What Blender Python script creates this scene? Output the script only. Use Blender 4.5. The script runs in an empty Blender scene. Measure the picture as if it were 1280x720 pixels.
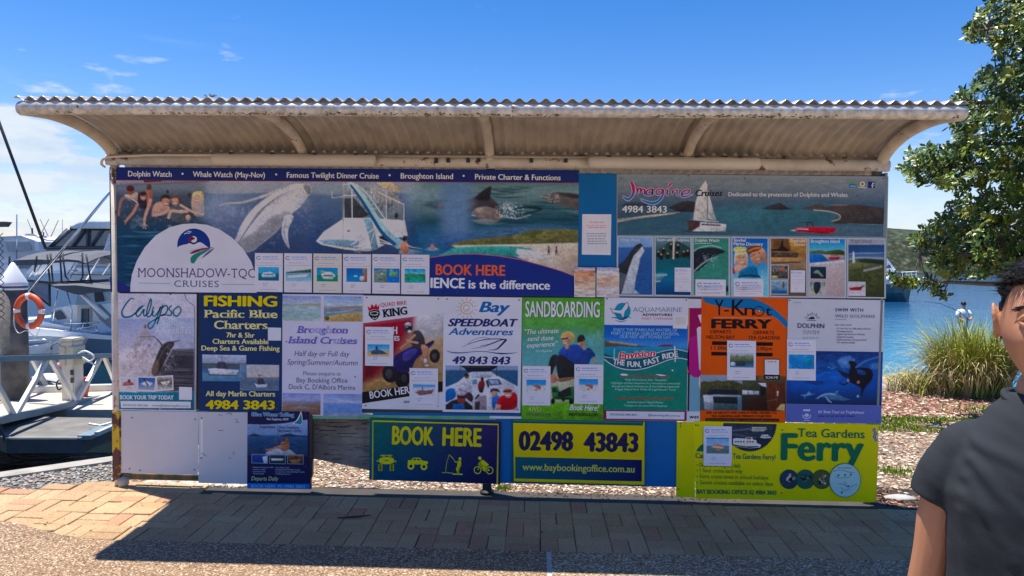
import bpy, bmesh, math, random
import numpy as np
from mathutils import Vector, Matrix
from mathutils.geometry import tessellate_polygon
random.seed(11)
sc = bpy.context.scene
C = sc.collection
PI = math.pi

FOC, PITCH, ROLL, YAW, CH = 880.0, .0471, -.0124, .0335, 1.76
_f = Vector((-math.sin(YAW)*math.cos(PITCH), math.cos(YAW)*math.cos(PITCH), -math.sin(PITCH)))
_r = Vector((math.cos(YAW), math.sin(YAW), 0))
_u = _r.cross(_f)
CR = _r*math.cos(ROLL) - _u*math.sin(ROLL)
CU = _u*math.cos(ROLL) + _r*math.sin(ROLL)
cam = bpy.data.cameras.new('camera'); co = bpy.data.objects.new('camera', cam); C.objects.link(co)
m = Matrix((CR, CU, -_f)).transposed().to_4x4(); m.translation = (0, 0, CH)
co.matrix_world = m
cam.sensor_width = 36; cam.lens = FOC/1280*36; cam.clip_start = .05; cam.clip_end = 8000
sc.camera = co

SUN = Vector((-.235, .105, 1)).normalized()          # towards the sun
EL = math.asin(SUN.z); AZ = math.atan2(SUN.x, SUN.y)
w = bpy.data.worlds.new('World'); sc.world = w; w.use_nodes = True
nt = w.node_tree; nt.nodes.clear(); N = nt.nodes.new; L = nt.links.new
out = N('ShaderNodeOutputWorld'); bg = N('ShaderNodeBackground'); L(bg.outputs[0], out.inputs[0])
sky = N('ShaderNodeTexSky'); sky.sky_type = 'NISHITA'; sky.sun_disc = False
sky.sun_elevation = EL; sky.sun_rotation = AZ; sky.air_density = 1.0; sky.dust_density = .08; sky.ozone_density = 3.0; sky.altitude = 0
hs = N('ShaderNodeHueSaturation'); hs.inputs['Saturation'].default_value = 1.46; hs.inputs['Value'].default_value = 1.2
tn = N('ShaderNodeMix'); tn.data_type = 'RGBA'; tn.blend_type = 'MULTIPLY'; tn.inputs[0].default_value = 1; tn.inputs[7].default_value = (1.08, .95, .985, 1); L(sky.outputs[0], tn.inputs[6]); L(tn.outputs[2], hs.inputs['Color'])
bg.inputs[1].default_value = .092
tc = N('ShaderNodeTexCoord'); sep = N('ShaderNodeSeparateXYZ'); L(tc.outputs['Generated'], sep.inputs[0])
def mth(op, a, b=None, clamp=False):
    n = N('ShaderNodeMath'); n.operation = op; n.use_clamp = clamp
    for i, x in enumerate((a, b)):
        if x is None: continue
        if isinstance(x, (int, float)): n.inputs[i].default_value = x
        else: L(x, n.inputs[i])
    return n.outputs[0]
def ramp(x, a, b):
    n = N('ShaderNodeMapRange'); n.interpolation_type = 'SMOOTHSTEP'; n.inputs[1].default_value = a; n.inputs[2].default_value = b
    L(x, n.inputs[0]); return n.outputs[0]
mp = N('ShaderNodeMapping'); mp.inputs['Scale'].default_value = (4.2, 4.2, 15); L(tc.outputs['Generated'], mp.inputs[0])
nz = N('ShaderNodeTexNoise'); nz.inputs['Scale'].default_value = 2.6; nz.inputs['Detail'].default_value = 9; nz.inputs['Roughness'].default_value = .57
L(mp.outputs[0], nz.inputs['Vector'])
BLOBS = [(*(_f+CR*((x-640)/FOC)+CU*((360-y)/FOC)).normalized(), r0, hh) for x, y, r0, hh in ((18, 176, .075, .19), (-60, 165, .11, .18), (112, 212, .045, .2), (60, 262, .12, .05), (-200, 120, .16, .16))]
xl = ramp(sep.outputs['X'], -.22, -.56)                # more cloud towards the west
zt = ramp(sep.outputs['Z'], .27, .10)
band = mth('MULTIPLY', xl, zt)
blob = None
for (ax, ay, az, r0, hgt) in BLOBS:
    vd = N('ShaderNodeVectorMath'); vd.operation = 'DISTANCE'; vm = N('ShaderNodeVectorMath'); vm.operation = 'MULTIPLY'; L(tc.outputs['Generated'], vm.inputs[0]); vm.inputs[1].default_value = (1, 1, 2.1)
    L(vm.outputs[0], vd.inputs[0]); vd.inputs[1].default_value = (ax, ay, az*2.1); q_ = mth('MULTIPLY', ramp(vd.outputs['Value'], r0, r0*.35), hgt); blob = q_ if blob is None else mth('MAXIMUM', blob, q_)
thr = mth('SUBTRACT', .66, mth('ADD', mth('MULTIPLY', band, .20), blob))
cl = mth('MULTIPLY', mth('SUBTRACT', nz.outputs[0], thr), 6.5, True)
cl = mth('MULTIPLY', cl, ramp(sep.outputs['Z'], .36, .2))
mp2 = N('ShaderNodeMapping'); mp2.inputs['Scale'].default_value = (2.5, 2.5, 22); L(tc.outputs['Generated'], mp2.inputs[0])
nz2 = N('ShaderNodeTexNoise'); nz2.inputs['Scale'].default_value = 1.1; nz2.inputs['Detail'].default_value = 7
L(mp2.outputs[0], nz2.inputs['Vector'])
wisp = mth('MULTIPLY', mth('MULTIPLY', mth('SUBTRACT', nz2.outputs[0], .60), 3.5, True), mth('MULTIPLY', ramp(sep.outputs['X'], -.3, -.6), .8))
cl2 = mth('MAXIMUM', cl, wisp)
cl3 = mth('MULTIPLY', mth('MAXIMUM', cl2, mth('MULTIPLY', ramp(sep.outputs['Z'], .16, .0), .6)), .92)
mixc = N('ShaderNodeMix'); mixc.data_type = 'RGBA'
L(cl3, mixc.inputs[0]); L(hs.outputs[0], mixc.inputs[6])
mixs = N('ShaderNodeMix'); mixs.data_type = 'RGBA'; L(mth('ADD', mth('MULTIPLY', cl, .55), mth('MULTIPLY', ramp(nz.outputs[0], .4, .68), .5)), mixs.inputs[0])
mixs.inputs[6].default_value = (2.9, 4.3, 6.2, 1); mixs.inputs[7].default_value = (5.7, 6.2, 6.7, 1)
L(mixs.outputs[2], mixc.inputs[7])
L(mixc.outputs[2], bg.inputs[0])
sl_ = bpy.data.lights.new('sun', 'SUN'); sl_.energy = 5.0; sl_.angle = math.radians(.53); sl_.color = (1, .955, .88)
so = bpy.data.objects.new('sun', sl_); C.objects.link(so); so.rotation_euler = SUN.to_track_quat('Z', 'Y').to_euler(); so.location = (-2, 1, 9)
vs = sc.view_settings; vs.view_transform = 'Standard'; vs.look = 'None'; vs.gamma = 1; vs.exposure = .64
sc.cycles.max_bounces = 8; sc.cycles.transparent_max_bounces = 12

YB = 5.09                                             # distance of the sign wall
def ray(x, y): return _f*1.0 + CR*((x-640)/FOC) + CU*((360-y)/FOC)
def P(x, y, D=YB):                                    # photo position -> point on a plane parallel to the wall
    d = ray(x, y); t = D/d.y
    return Vector((d.x*t, D, CH+d.z*t))
def G(x, y, z=0.):                                    # photo position -> point at height z
    d = ray(x, y); t = (z-CH)/d.z
    return Vector((d.x*t, d.y*t, z))
def PA(X, Y, D):                                      # the same for arrays
    a = (X-640)/FOC; b = (360-Y)/FOC
    dx = _f.x+CR.x*a+CU.x*b; dy = _f.y+CR.y*a+CU.y*b; dz = _f.z+CR.z*a+CU.z*b
    t = D/dy
    return np.stack([dx*t, np.full_like(dx, 1.)*D, CH+dz*t], -1)
def sl(y): return .0102+(y-209)*2.97e-5               # slope of a level line on the wall

def wloc(o):
    v = Vector((0, 0, 0))
    while o is not None: v = v+o.location; o = o.parent
    return v
def tag(o, label, cat, group=None, kind=None):
    if label:
        o['label'] = label
        if not 4 <= len(label.split()) <= 16: print('LABEL', len(label.split()), label)
    if cat: o['category'] = cat
    if group: o['group'] = group
    if kind: o['kind'] = kind
    return o
def thing(name, label, cat, loc=(0, 0, 0), group=None):
    o = bpy.data.objects.new(name, None); C.objects.link(o); o.location = loc; o.empty_display_size = .1
    return tag(o, label, cat, group)
def link(name, me, parent=None, loc=None):
    o = bpy.data.objects.new(name, me); C.objects.link(o)
    if parent is not None: o.parent = parent
    if loc is not None: o.location = loc
    return o
class MB:
    def __init__(s): s.v = []; s.f = []; s.mi = []; s.k = 0
    def add(s, v, f, k=None):
        n = len(s.v); s.v += [tuple(p) for p in v]; s.f += [tuple(i+n for i in q) for q in f]
        s.mi += [s.k if k is None else k]*len(f); return s
    def box(s, a, b, k=None):
        x0, y0, z0 = a; x1, y1, z1 = b
        v = [(x0,y0,z0),(x1,y0,z0),(x1,y1,z0),(x0,y1,z0),(x0,y0,z1),(x1,y0,z1),(x1,y1,z1),(x0,y1,z1)]
        return s.add(v, [(0,3,2,1),(4,5,6,7),(0,1,5,4),(1,2,6,5),(2,3,7,6),(3,0,4,7)], k)
    def tube(s, pts, r, n=8, k=None, cap=True, up=(0, 0, 1)):
        pts = [Vector(p) for p in pts]; m_ = len(pts); rr = r if isinstance(r, (list, tuple)) else [r]*m_
        vs_ = []; fs = []; last = None
        for i, p in enumerate(pts):
            t = (pts[min(i+1, m_-1)]-pts[max(i-1, 0)]).normalized()
            a = Vector(up) if last is None else last
            if abs(a.dot(t)) > .96: a = Vector((1, 0, 0)) if abs(t.x) < .9 else Vector((0, 1, 0))
            a = (a-t*a.dot(t)).normalized(); b = t.cross(a); last = a
            for j in range(n):
                q = 2*PI*j/n; vs_.append(p+(a*math.cos(q)+b*math.sin(q))*rr[i])
        for i in range(m_-1):
            for j in range(n):
                fs.append((i*n+j, i*n+(j+1) % n, (i+1)*n+(j+1) % n, (i+1)*n+j))
        if cap: fs.append(tuple(range(n))[::-1]); fs.append(tuple((m_-1)*n+j for j in range(n)))
        return s.add(vs_, fs, k)
    def bar(s, p, q, w, h, up=(0, 0, 1), k=None):
        p = Vector(p); q = Vector(q); t = (q-p).normalized(); u = Vector(up); u = (u-t*u.dot(t)).normalized(); b = t.cross(u)
        v = []
        for c in (p, q):
            for i, j in ((-1,-1),(1,-1),(1,1),(-1,1)): v.append(c+b*(w/2*i)+u*(h/2*j))
        return s.add(v, [(0,3,2,1),(4,5,6,7),(0,1,5,4),(1,2,6,5),(2,3,7,6),(3,0,4,7)], k)
    def lathe(s, prof, c=(0, 0, 0), n=16, k=None):
        vs_ = []; fs = []; c = Vector(c)
        for r, z in prof:
            for j in range(n): vs_.append(c+Vector((r*math.cos(2*PI*j/n), r*math.sin(2*PI*j/n), z)))
        for i in range(len(prof)-1):
            for j in range(n): fs.append((i*n+j, i*n+(j+1) % n, (i+1)*n+(j+1) % n, (i+1)*n+j))
        fs.append(tuple(range(n))[::-1]); fs.append(tuple((len(prof)-1)*n+j for j in range(n)))
        return s.add(vs_, fs, k)
    def prism(s, poly, vec, k=None):
        n = len(poly); vec = Vector(vec); a = [Vector(p) for p in poly]; b = [p+vec for p in a]
        tr = [tuple(t) for t in tessellate_polygon([a])]
        f = [t for t in tr]+[tuple(i+n for i in t[::-1]) for t in tr]+[(i, i+n, (i+1) % n+n, (i+1) % n) for i in range(n)]
        return s.add(a+b, f, k)
    def loft(s, rings, k=None, cap=True):
        n = len(rings[0]); fs = []; vs_ = [p for r in rings for p in r]
        for i in range(len(rings)-1):
            for j in range(n): fs.append((i*n+j, i*n+(j+1) % n, (i+1)*n+(j+1) % n, (i+1)*n+j))
        if cap: fs.append(tuple(range(n))[::-1]); fs.append(tuple((len(rings)-1)*n+j for j in range(n)))
        return s.add(vs_, fs, k)
    def build(s, name, mat, parent=None, smooth=False, org=None, bevel=0, fixn=True):
        o_ = wloc(parent) if parent is not None else (Vector(org) if org is not None else Vector((0, 0, 0)))
        me = bpy.data.meshes.new(name)
        me.from_pydata([(p[0]-o_.x, p[1]-o_.y, p[2]-o_.z) for p in s.v], [], s.f)
        ms = mat if isinstance(mat, (list, tuple)) else [mat]
        for q in ms: me.materials.append(q)
        if len(ms) > 1: me.polygons.foreach_set('material_index', s.mi)
        if fixn:
            bm = bmesh.new(); bm.from_mesh(me); bmesh.ops.recalc_face_normals(bm, faces=bm.faces)
            if bevel:
                es = [e for e in bm.edges if len(e.link_faces) == 2 and e.calc_face_angle(0) > .6]
                bmesh.ops.bevel(bm, geom=es, offset=bevel, segments=2, affect='EDGES', clamp_overlap=True)
            bm.to_mesh(me); bm.free()
        if smooth: me.polygons.foreach_set('use_smooth', [True]*len(me.polygons))
        me.update()
        return link(name, me, parent, None if parent is not None else org)

def lin(c):
    c = np.asarray(c, float)/255.
    return np.where(c <= .04045, c/12.92, ((c+.055)/1.055)**2.4)
def mat(name, rgb, rough=.6, metal=0., var=.12, scale=6., bump=0., bscale=60., spec=.5, rust=None, rscale=3., rthr=.62, two=None, coat=0.):
    m_ = bpy.data.materials.new(name); m_.use_nodes = True; t = m_.node_tree; b = t.nodes['Principled BSDF']; nn = t.nodes.new; ll = t.links.new
    b.inputs['Roughness'].default_value = rough; b.inputs['Metallic'].default_value = metal
    b.inputs['Specular IOR Level'].default_value = spec; b.inputs['Coat Weight'].default_value = coat
    g = nn('ShaderNodeNewGeometry')
    n1 = nn('ShaderNodeTexNoise'); n1.inputs['Scale'].default_value = scale; n1.inputs['Detail'].default_value = 6; ll(g.outputs['Position'], n1.inputs['Vector'])
    mr = nn('ShaderNodeMapRange'); mr.inputs[1].default_value = .3; mr.inputs[2].default_value = .7; mr.inputs[3].default_value = 1-var; mr.inputs[4].default_value = 1+var
    ll(n1.outputs[0], mr.inputs[0])
    mx = nn('ShaderNodeVectorMath'); mx.operation = 'SCALE'
    if two is None: mx.inputs[0].default_value = rgb[:3]
    else:
        mm = nn('ShaderNodeMix'); mm.data_type = 'RGBA'; mm.inputs[6].default_value = (*rgb[:3], 1); mm.inputs[7].default_value = (*two[:3], 1)
        n3 = nn('ShaderNodeTexNoise'); n3.inputs['Scale'].default_value = scale*1.9; n3.inputs['Detail'].default_value = 5; ll(g.outputs['Position'], n3.inputs['Vector'])
        r3 = nn('ShaderNodeMapRange'); r3.inputs[1].default_value = .42; r3.inputs[2].default_value = .6; ll(n3.outputs[0], r3.inputs[0]); ll(r3.outputs[0], mm.inputs[0]); ll(mm.outputs[2], mx.inputs[0])
    ll(mr.outputs[0], mx.inputs['Scale']); col = mx.outputs[0]
    if rust is not None:
        n2 = nn('ShaderNodeTexNoise'); n2.inputs['Scale'].default_value = rscale; n2.inputs['Detail'].default_value = 8; n2.inputs['Roughness'].default_value = .65; ll(g.outputs['Position'], n2.inputs['Vector'])
        r2 = nn('ShaderNodeMapRange'); r2.inputs[1].default_value = rthr; r2.inputs[2].default_value = rthr+.035; ll(n2.outputs[0], r2.inputs[0])
        m2 = nn('ShaderNodeMix'); m2.data_type = 'RGBA'; ll(r2.outputs[0], m2.inputs[0]); ll(col, m2.inputs[6]); m2.inputs[7].default_value = (*rust, 1); col = m2.outputs[2]
    ll(col, b.inputs['Base Color'])
    if bump:
        nb = nn('ShaderNodeTexNoise'); nb.inputs['Scale'].default_value = bscale; nb.inputs['Detail'].default_value = 5; ll(g.outputs['Position'], nb.inputs['Vector'])
        bp = nn('ShaderNodeBump'); bp.inputs['Strength'].default_value = bump; bp.inputs['Distance'].default_value = .01; ll(nb.outputs[0], bp.inputs['Height']); ll(bp.outputs[0], b.inputs['Normal'])
    return m_
def vcol_mat(name, rough=.42, spec=.5, var=.05, scale=9., trans=0., grime=0.):
    m_ = mat(name, (1, 1, 1), rough, spec=spec, var=var, scale=scale); t = m_.node_tree
    a = t.nodes.new('ShaderNodeAttribute'); a.attribute_name = 'Col'
    sc_ = [n for n in t.nodes if n.bl_idname == 'ShaderNodeVectorMath'][0]; t.links.new(a.outputs['Color'], sc_.inputs[0])
    return m_
M = {}
M['print'] = vcol_mat('printed_vinyl', .5, .14, .05, 5.)
M['paper'] = vcol_mat('paper', .8, .3, .03, 12.)
M['panel_edge'] = mat('aluminium_composite', (.62, .62, .64), .45, var=.08)
M['screw'] = mat('screw_head', (.10, .10, .11), .4, .6)
M['cream'] = mat('cream_paint', (.60, .53, .44), .5, var=.18, scale=7, bump=.15, bscale=40, rust=(.17, .075, .04), rscale=8, rthr=.60)
M['cream_clean'] = mat('cream_plastic', (.62, .56, .48), .35, var=.08, scale=4)
M['pipe'] = mat('weathered_pipe', (.66, .64, .58), .4, .15, var=.16, scale=14, bump=.1, rust=(.16, .14, .09), rscale=11, rthr=.63, two=(.46, .43, .38))
M['zinc_under'] = mat('weathered_zinc', (.62, .57, .51), .38, .4, var=.10, scale=3, two=(.52, .48, .43))
M['zinc'] = mat('zinc_sheet', (.6, .61, .62), .35, .7, var=.1)
M['black'] = mat('black_metal', (.015, .015, .017), .4)
M['dark'] = mat('dark_backing', (.05, .05, .055), .7)  # even dark colour of the board behind the signs
M['bluepaint'] = mat('blue_painted_board', (.004, .15, .42), .5, spec=.15, var=.08, scale=3)
M['white'] = mat('white_gelcoat', (.88, .87, .85), .25, var=.03, scale=1)
M['glass'] = mat('tinted_glass', (.03, .06, .09), .06, var=.05, spec=.8)
GAIN = 1.36

_T = np.random.RandomState(5).rand(256, 256)
def vn(x, y, seed=0):
    x = x+seed*17.3; y = y+seed*7.7
    xi = np.floor(x).astype(int); yi = np.floor(y).astype(int); fx = x-xi; fy = y-yi
    fx = fx*fx*(3-2*fx); fy = fy*fy*(3-2*fy)
    g = lambda a, b: _T[b & 255, a & 255]
    return (g(xi, yi)*(1-fx)+g(xi+1, yi)*fx)*(1-fy)+(g(xi, yi+1)*(1-fx)+g(xi+1, yi+1)*fx)*fy
def fbm(x, y, seed=0, o=4):
    r = 0; a = .5
    for i in range(o): r = r+a*vn(x*2**i, y*2**i, seed+i); a *= .5
    return r/(1-.5**o)
def smooth(pts, n=5, closed=True):
    pts = [np.array(p, float) for p in pts]; m_ = len(pts); o_ = []
    rng = range(m_) if closed else range(m_-1)
    for i in rng:
        if closed: a, b, c, d = pts[i-1], pts[i], pts[(i+1) % m_], pts[(i+2) % m_]
        else: a, b, c, d = pts[max(i-1, 0)], pts[i], pts[i+1], pts[min(i+2, m_-1)]
        for k in range(n):
            t = k/n; o_.append(.5*((2*b)+(c-a)*t+(2*a-5*b+4*c-d)*t*t+(3*b-a-3*c+d)*t**3))
    if not closed: o_.append(pts[-1])
    return [tuple(float(c_) for c_ in p) for p in o_]
class Z:                                              # reading frame: where a close-up view of the photo starts and its scale
    def __init__(s, x, y, k): s.x, s.y, s.k = x, y, k
    def __call__(s, *a):
        if len(a) == 2 and not hasattr(a[0], '__len__'): return (s.x+a[0]/s.k, s.y+a[1]/s.k)
        pts = a[0] if len(a) == 1 else a
        return [(s.x+p[0]/s.k, s.y+p[1]/s.k) for p in pts]
def quad(x0, y0, x1, y1, lean=0):                     # a level rectangle on the wall
    k0, k1 = sl(y0), sl(y1)
    return [(x0, y0), (x1, y0+(x1-x0)*k0), (x1-lean, y1+(x1-x0)*k1), (x0+lean*.0, y1)]
class Pic:
    def __init__(s, q, step=.95, base=(128, 128, 128)):
        if len(q) == 4 and not hasattr(q[0], '__len__'): q = quad(*q)
        s.q = q = [np.array(p, float) for p in q]
        w_ = max(np.linalg.norm(q[1]-q[0]), np.linalg.norm(q[2]-q[3])); h_ = max(np.linalg.norm(q[3]-q[0]), np.linalg.norm(q[2]-q[1]))
        s.nx = max(2, int(w_/step)); s.ny = max(2, int(h_/step))
        u = np.linspace(0, 1, s.nx+1)[None, :, None]; v = np.linspace(0, 1, s.ny+1)[:, None, None]
        p = (q[0]*(1-u)+q[1]*u)*(1-v)+(q[3]*(1-u)+q[2]*u)*v
        s.X = p[..., 0].ravel(); s.Y = p[..., 1].ravel(); s.c = np.ones((s.X.size, 3))*np.array(base, float)
    def mix(s, i, m_, col): s.c[i] = s.c[i]*(1-m_[:, None])+np.asarray(col, float)*m_[:, None]
    def shade(s, i, m_, x0, y0, x1, y1):
        w_, h_ = x1-x0, y1-y0
        if w_*h_ < 9: return
        x = s.X[i]; y = s.Y[i]; l_ = -.45*((x-x0)/w_-.5)-.75*((y-y0)/h_-.5); q = max(1.2, min(w_, h_)*.22)
        k = 1+.34*l_+(fbm(x/q, y/q, 61, 3)-.5)*.38+(fbm(x/1.1, y/1.1, 63, 2)-.5)*.22
        s.c[i] = s.c[i]*(1+(k-1)*m_)[:, None]
    def box(s, x0, y0, x1, y1): return np.flatnonzero((s.X > x0) & (s.X < x1) & (s.Y > y0) & (s.Y < y1))
    def vgrad(s, stops, x0=-1e9, x1=1e9, y0=-1e9, y1=1e9, fe=22.):
        i = s.box(x0, y0, x1, y1); ys = [a[0] for a in stops]; cs = np.array([a[1] for a in stops], float)
        w_ = np.ones(len(i))
        if x0 > -1e8: w_ *= np.clip((s.X[i]-x0)/fe, 0, 1)
        if x1 < 1e8: w_ *= np.clip((x1-s.X[i])/fe, 0, 1)
        w_ = w_*w_*(3-2*w_)
        s.mix(i, w_, np.stack([np.interp(s.Y[i], ys, cs[:, k]) for k in range(3)], -1)); return s
    def ell(s, cx, cy, rx, ry, col, rot=0, soft=.7, a=1.):
        R = max(rx, ry)+2; i = s.box(cx-R, cy-R, cx+R, cy+R); dx = s.X[i]-cx; dy = s.Y[i]-cy; c_, n_ = math.cos(rot), math.sin(rot)
        d = np.sqrt(((dx*c_+dy*n_)/rx)**2+((-dx*n_+dy*c_)/ry)**2); m_ = np.clip((1-d)*min(rx, ry)/soft+.5, 0, 1)*a
        s.mix(i, m_, col); s.shade(i, m_, cx-rx, cy-ry, cx+rx, cy+ry); return s
    def poly(s, pts, col, soft=.8, a=1., sm=0):
        if sm: pts = smooth(pts, sm)
        p = np.array(pts, float); i = s.box(p[:, 0].min()-2-soft, p[:, 1].min()-2-soft, p[:, 0].max()+2+soft, p[:, 1].max()+2+soft)
        if not len(i): return s
        x = s.X[i]; y = s.Y[i]; d = np.full(len(i), 1e9); ins = np.zeros(len(i), bool); n = len(p)
        for k in range(n):
            ax, ay = p[k-1]; bx, by = p[k]; ex, ey = bx-ax, by-ay; L2 = ex*ex+ey*ey+1e-12
            t = np.clip(((x-ax)*ex+(y-ay)*ey)/L2, 0, 1); d = np.minimum(d, (x-ax-t*ex)**2+(y-ay-t*ey)**2)
            if by != ay: ins ^= ((ay > y) != (by > y)) & (x < (bx-ax)*(y-ay)/(by-ay)+ax)
        d = np.sqrt(d)*np.where(ins, 1, -1); m_ = np.clip(d/soft+.5, 0, 1)*a
        s.mix(i, m_, col); s.shade(i, m_, *p.min(0), *p.max(0)); return s
    def line(s, pts, wd, col, soft=.8, a=1., sm=0):
        if sm: pts = smooth(pts, sm, False)
        p = np.array(pts, float); R = np.max(wd)+2; i = s.box(p[:, 0].min()-R, p[:, 1].min()-R, p[:, 0].max()+R, p[:, 1].max()+R)
        if not len(i): return s
        x = s.X[i]; y = s.Y[i]; d = np.full(len(i), 1e9)
        for k in range(1, len(p)):
            ax, ay = p[k-1]; bx, by = p[k]; ex, ey = bx-ax, by-ay; t = np.clip(((x-ax)*ex+(y-ay)*ey)/(ex*ex+ey*ey+1e-12), 0, 1)
            ww = wd/2 if not hasattr(wd, '__len__') else np.interp((k-1+t)/(len(p)-1), np.linspace(0, 1, len(wd)), wd)/2
            d = np.minimum(d, np.hypot(x-ax-t*ex, y-ay-t*ey)-ww)
        s.mix(i, np.clip(-d/soft+.5, 0, 1)*a, col); return s
    def tex(s, sx, sy, amp, seed=0, box=None, col=None, thr=None):
        i = s.box(*box) if box else np.arange(s.X.size); n = fbm(s.X[i]/sx, s.Y[i]/sy, seed)
        w_ = 1.
        if box:
            x, y = s.X[i], s.Y[i]; fx = np.minimum(x-box[0], box[2]-x)/(box[2]-box[0])*4; fy = np.minimum(y-box[1], box[3]-y)/(box[3]-box[1])*4; w_ = np.clip(fx, 0, 1)*np.clip(fy, 0, 1)
        if col is None: s.c[i] = s.c[i]*(1+(w_*(n-.5))[:, None]*2*amp)
        else: s.mix(i, np.clip((n-thr)/.22, 0, 1)*amp*.8*w_, col)
        return s
    def build(s, name, parent, lay, D=YB, mt=None):
        s.tex(1.5, 1.1, .13, 71); s.tex(9, 5, .05, 73)
        pos = PA(s.X, s.Y, D-lay)-np.array(wloc(parent)); nx, ny = s.nx, s.ny
        me = bpy.data.meshes.new(name); nf = nx*ny
        me.vertices.add(len(pos)); me.vertices.foreach_set('co', pos.ravel())
        j, i = np.meshgrid(np.arange(nx), np.arange(ny)); a = (i*(nx+1)+j).ravel(); f = np.stack([a, a+nx+1, a+nx+2, a+1], -1)
        me.loops.add(nf*4); me.loops.foreach_set('vertex_index', f.ravel().astype(np.int32)); me.polygons.add(nf)
        me.polygons.foreach_set('loop_start', np.arange(0, nf*4, 4, dtype=np.int32)); me.update(calc_edges=True)
        setcol(me, lin(np.clip(s.c, 0, 255))*GAIN); me.materials.append(mt or M['print'])
        return link(name, me, parent)
def setcol(me, c):
    c = np.asarray(c, float); lu = (c@np.array([.3, .59, .11]))[:, None]; c = lu+(c-lu)*1.13
    c = np.clip(c, 0, .88); at = me.color_attributes.new('Col', 'FLOAT_COLOR', 'POINT')
    at.data.foreach_set('color', np.concatenate([c, np.ones((len(c), 1))], 1).astype(np.float32).ravel())
_tc = {}
def glyphs(t, bold, serif=0, space=1.):
    key = (t, bold, serif, space)
    if key in _tc: return _tc[key]
    cu = bpy.data.curves.new('t', 'FONT'); cu.body = t; cu.resolution_u = 3; cu.offset = min(bold, 0); cu.fill_mode = 'FRONT'; cu.space_character = space
    ob = bpy.data.objects.new('t', cu); C.objects.link(ob); me = ob.to_mesh()
    v = np.array([tuple(p.co) for p in me.vertices]) if len(me.vertices) else np.zeros((0, 3)); f = [tuple(p.vertices) for p in me.polygons]
    ob.to_mesh_clear(); bpy.data.objects.remove(ob); bpy.data.curves.remove(cu)
    if serif and len(v):
        from collections import Counter
        cnt = Counter()
        for q in f:
            for k in range(len(q)): cnt[tuple(sorted((q[k-1], q[k])))] += 1
        extra = []
        for (a, b), n in cnt.items():
            if n == 1 and abs(v[a][1]-v[b][1]) < .004 and .04 < abs(v[a][0]-v[b][0]) < .24:
                y = v[a][1]
                if any(abs(y-t_) < .012 for t_ in (0, .682, .449)):
                    x0, x1 = sorted((v[a][0], v[b][0])); up = 1 if y < .3 else -1
                    extra.append((x0-serif, x1+serif, y, y+up*.045))
        vl = [tuple(p) for p in v]
        for x0, x1, y0, y1 in extra:
            n = len(vl); vl += [(x0, y0, 0), (x1, y0, 0), (x1, y1, 0), (x0, y1, 0)]; f.append((n, n+1, n+2, n+3))
        v = np.array(vl)
    e_ = bold*.8
    if e_ > .002 and len(v):
        n = len(v); V = [v]; Fc = list(f)
        for k, (dx, dy) in enumerate(((-e_, 0), (e_, 0), (0, -e_*.45), (0, e_*.45))):
            V.append(v+np.array((dx, dy, 0))); Fc += [tuple(i+n*(k+1) for i in q) for q in f]
        for k, a in enumerate(V): a = a.copy(); a[:, 2] = k*.12; V[k] = a
        v = np.concatenate(V); f = Fc
    _tc[key] = (v, f); return v, f
CAP = None
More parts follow.
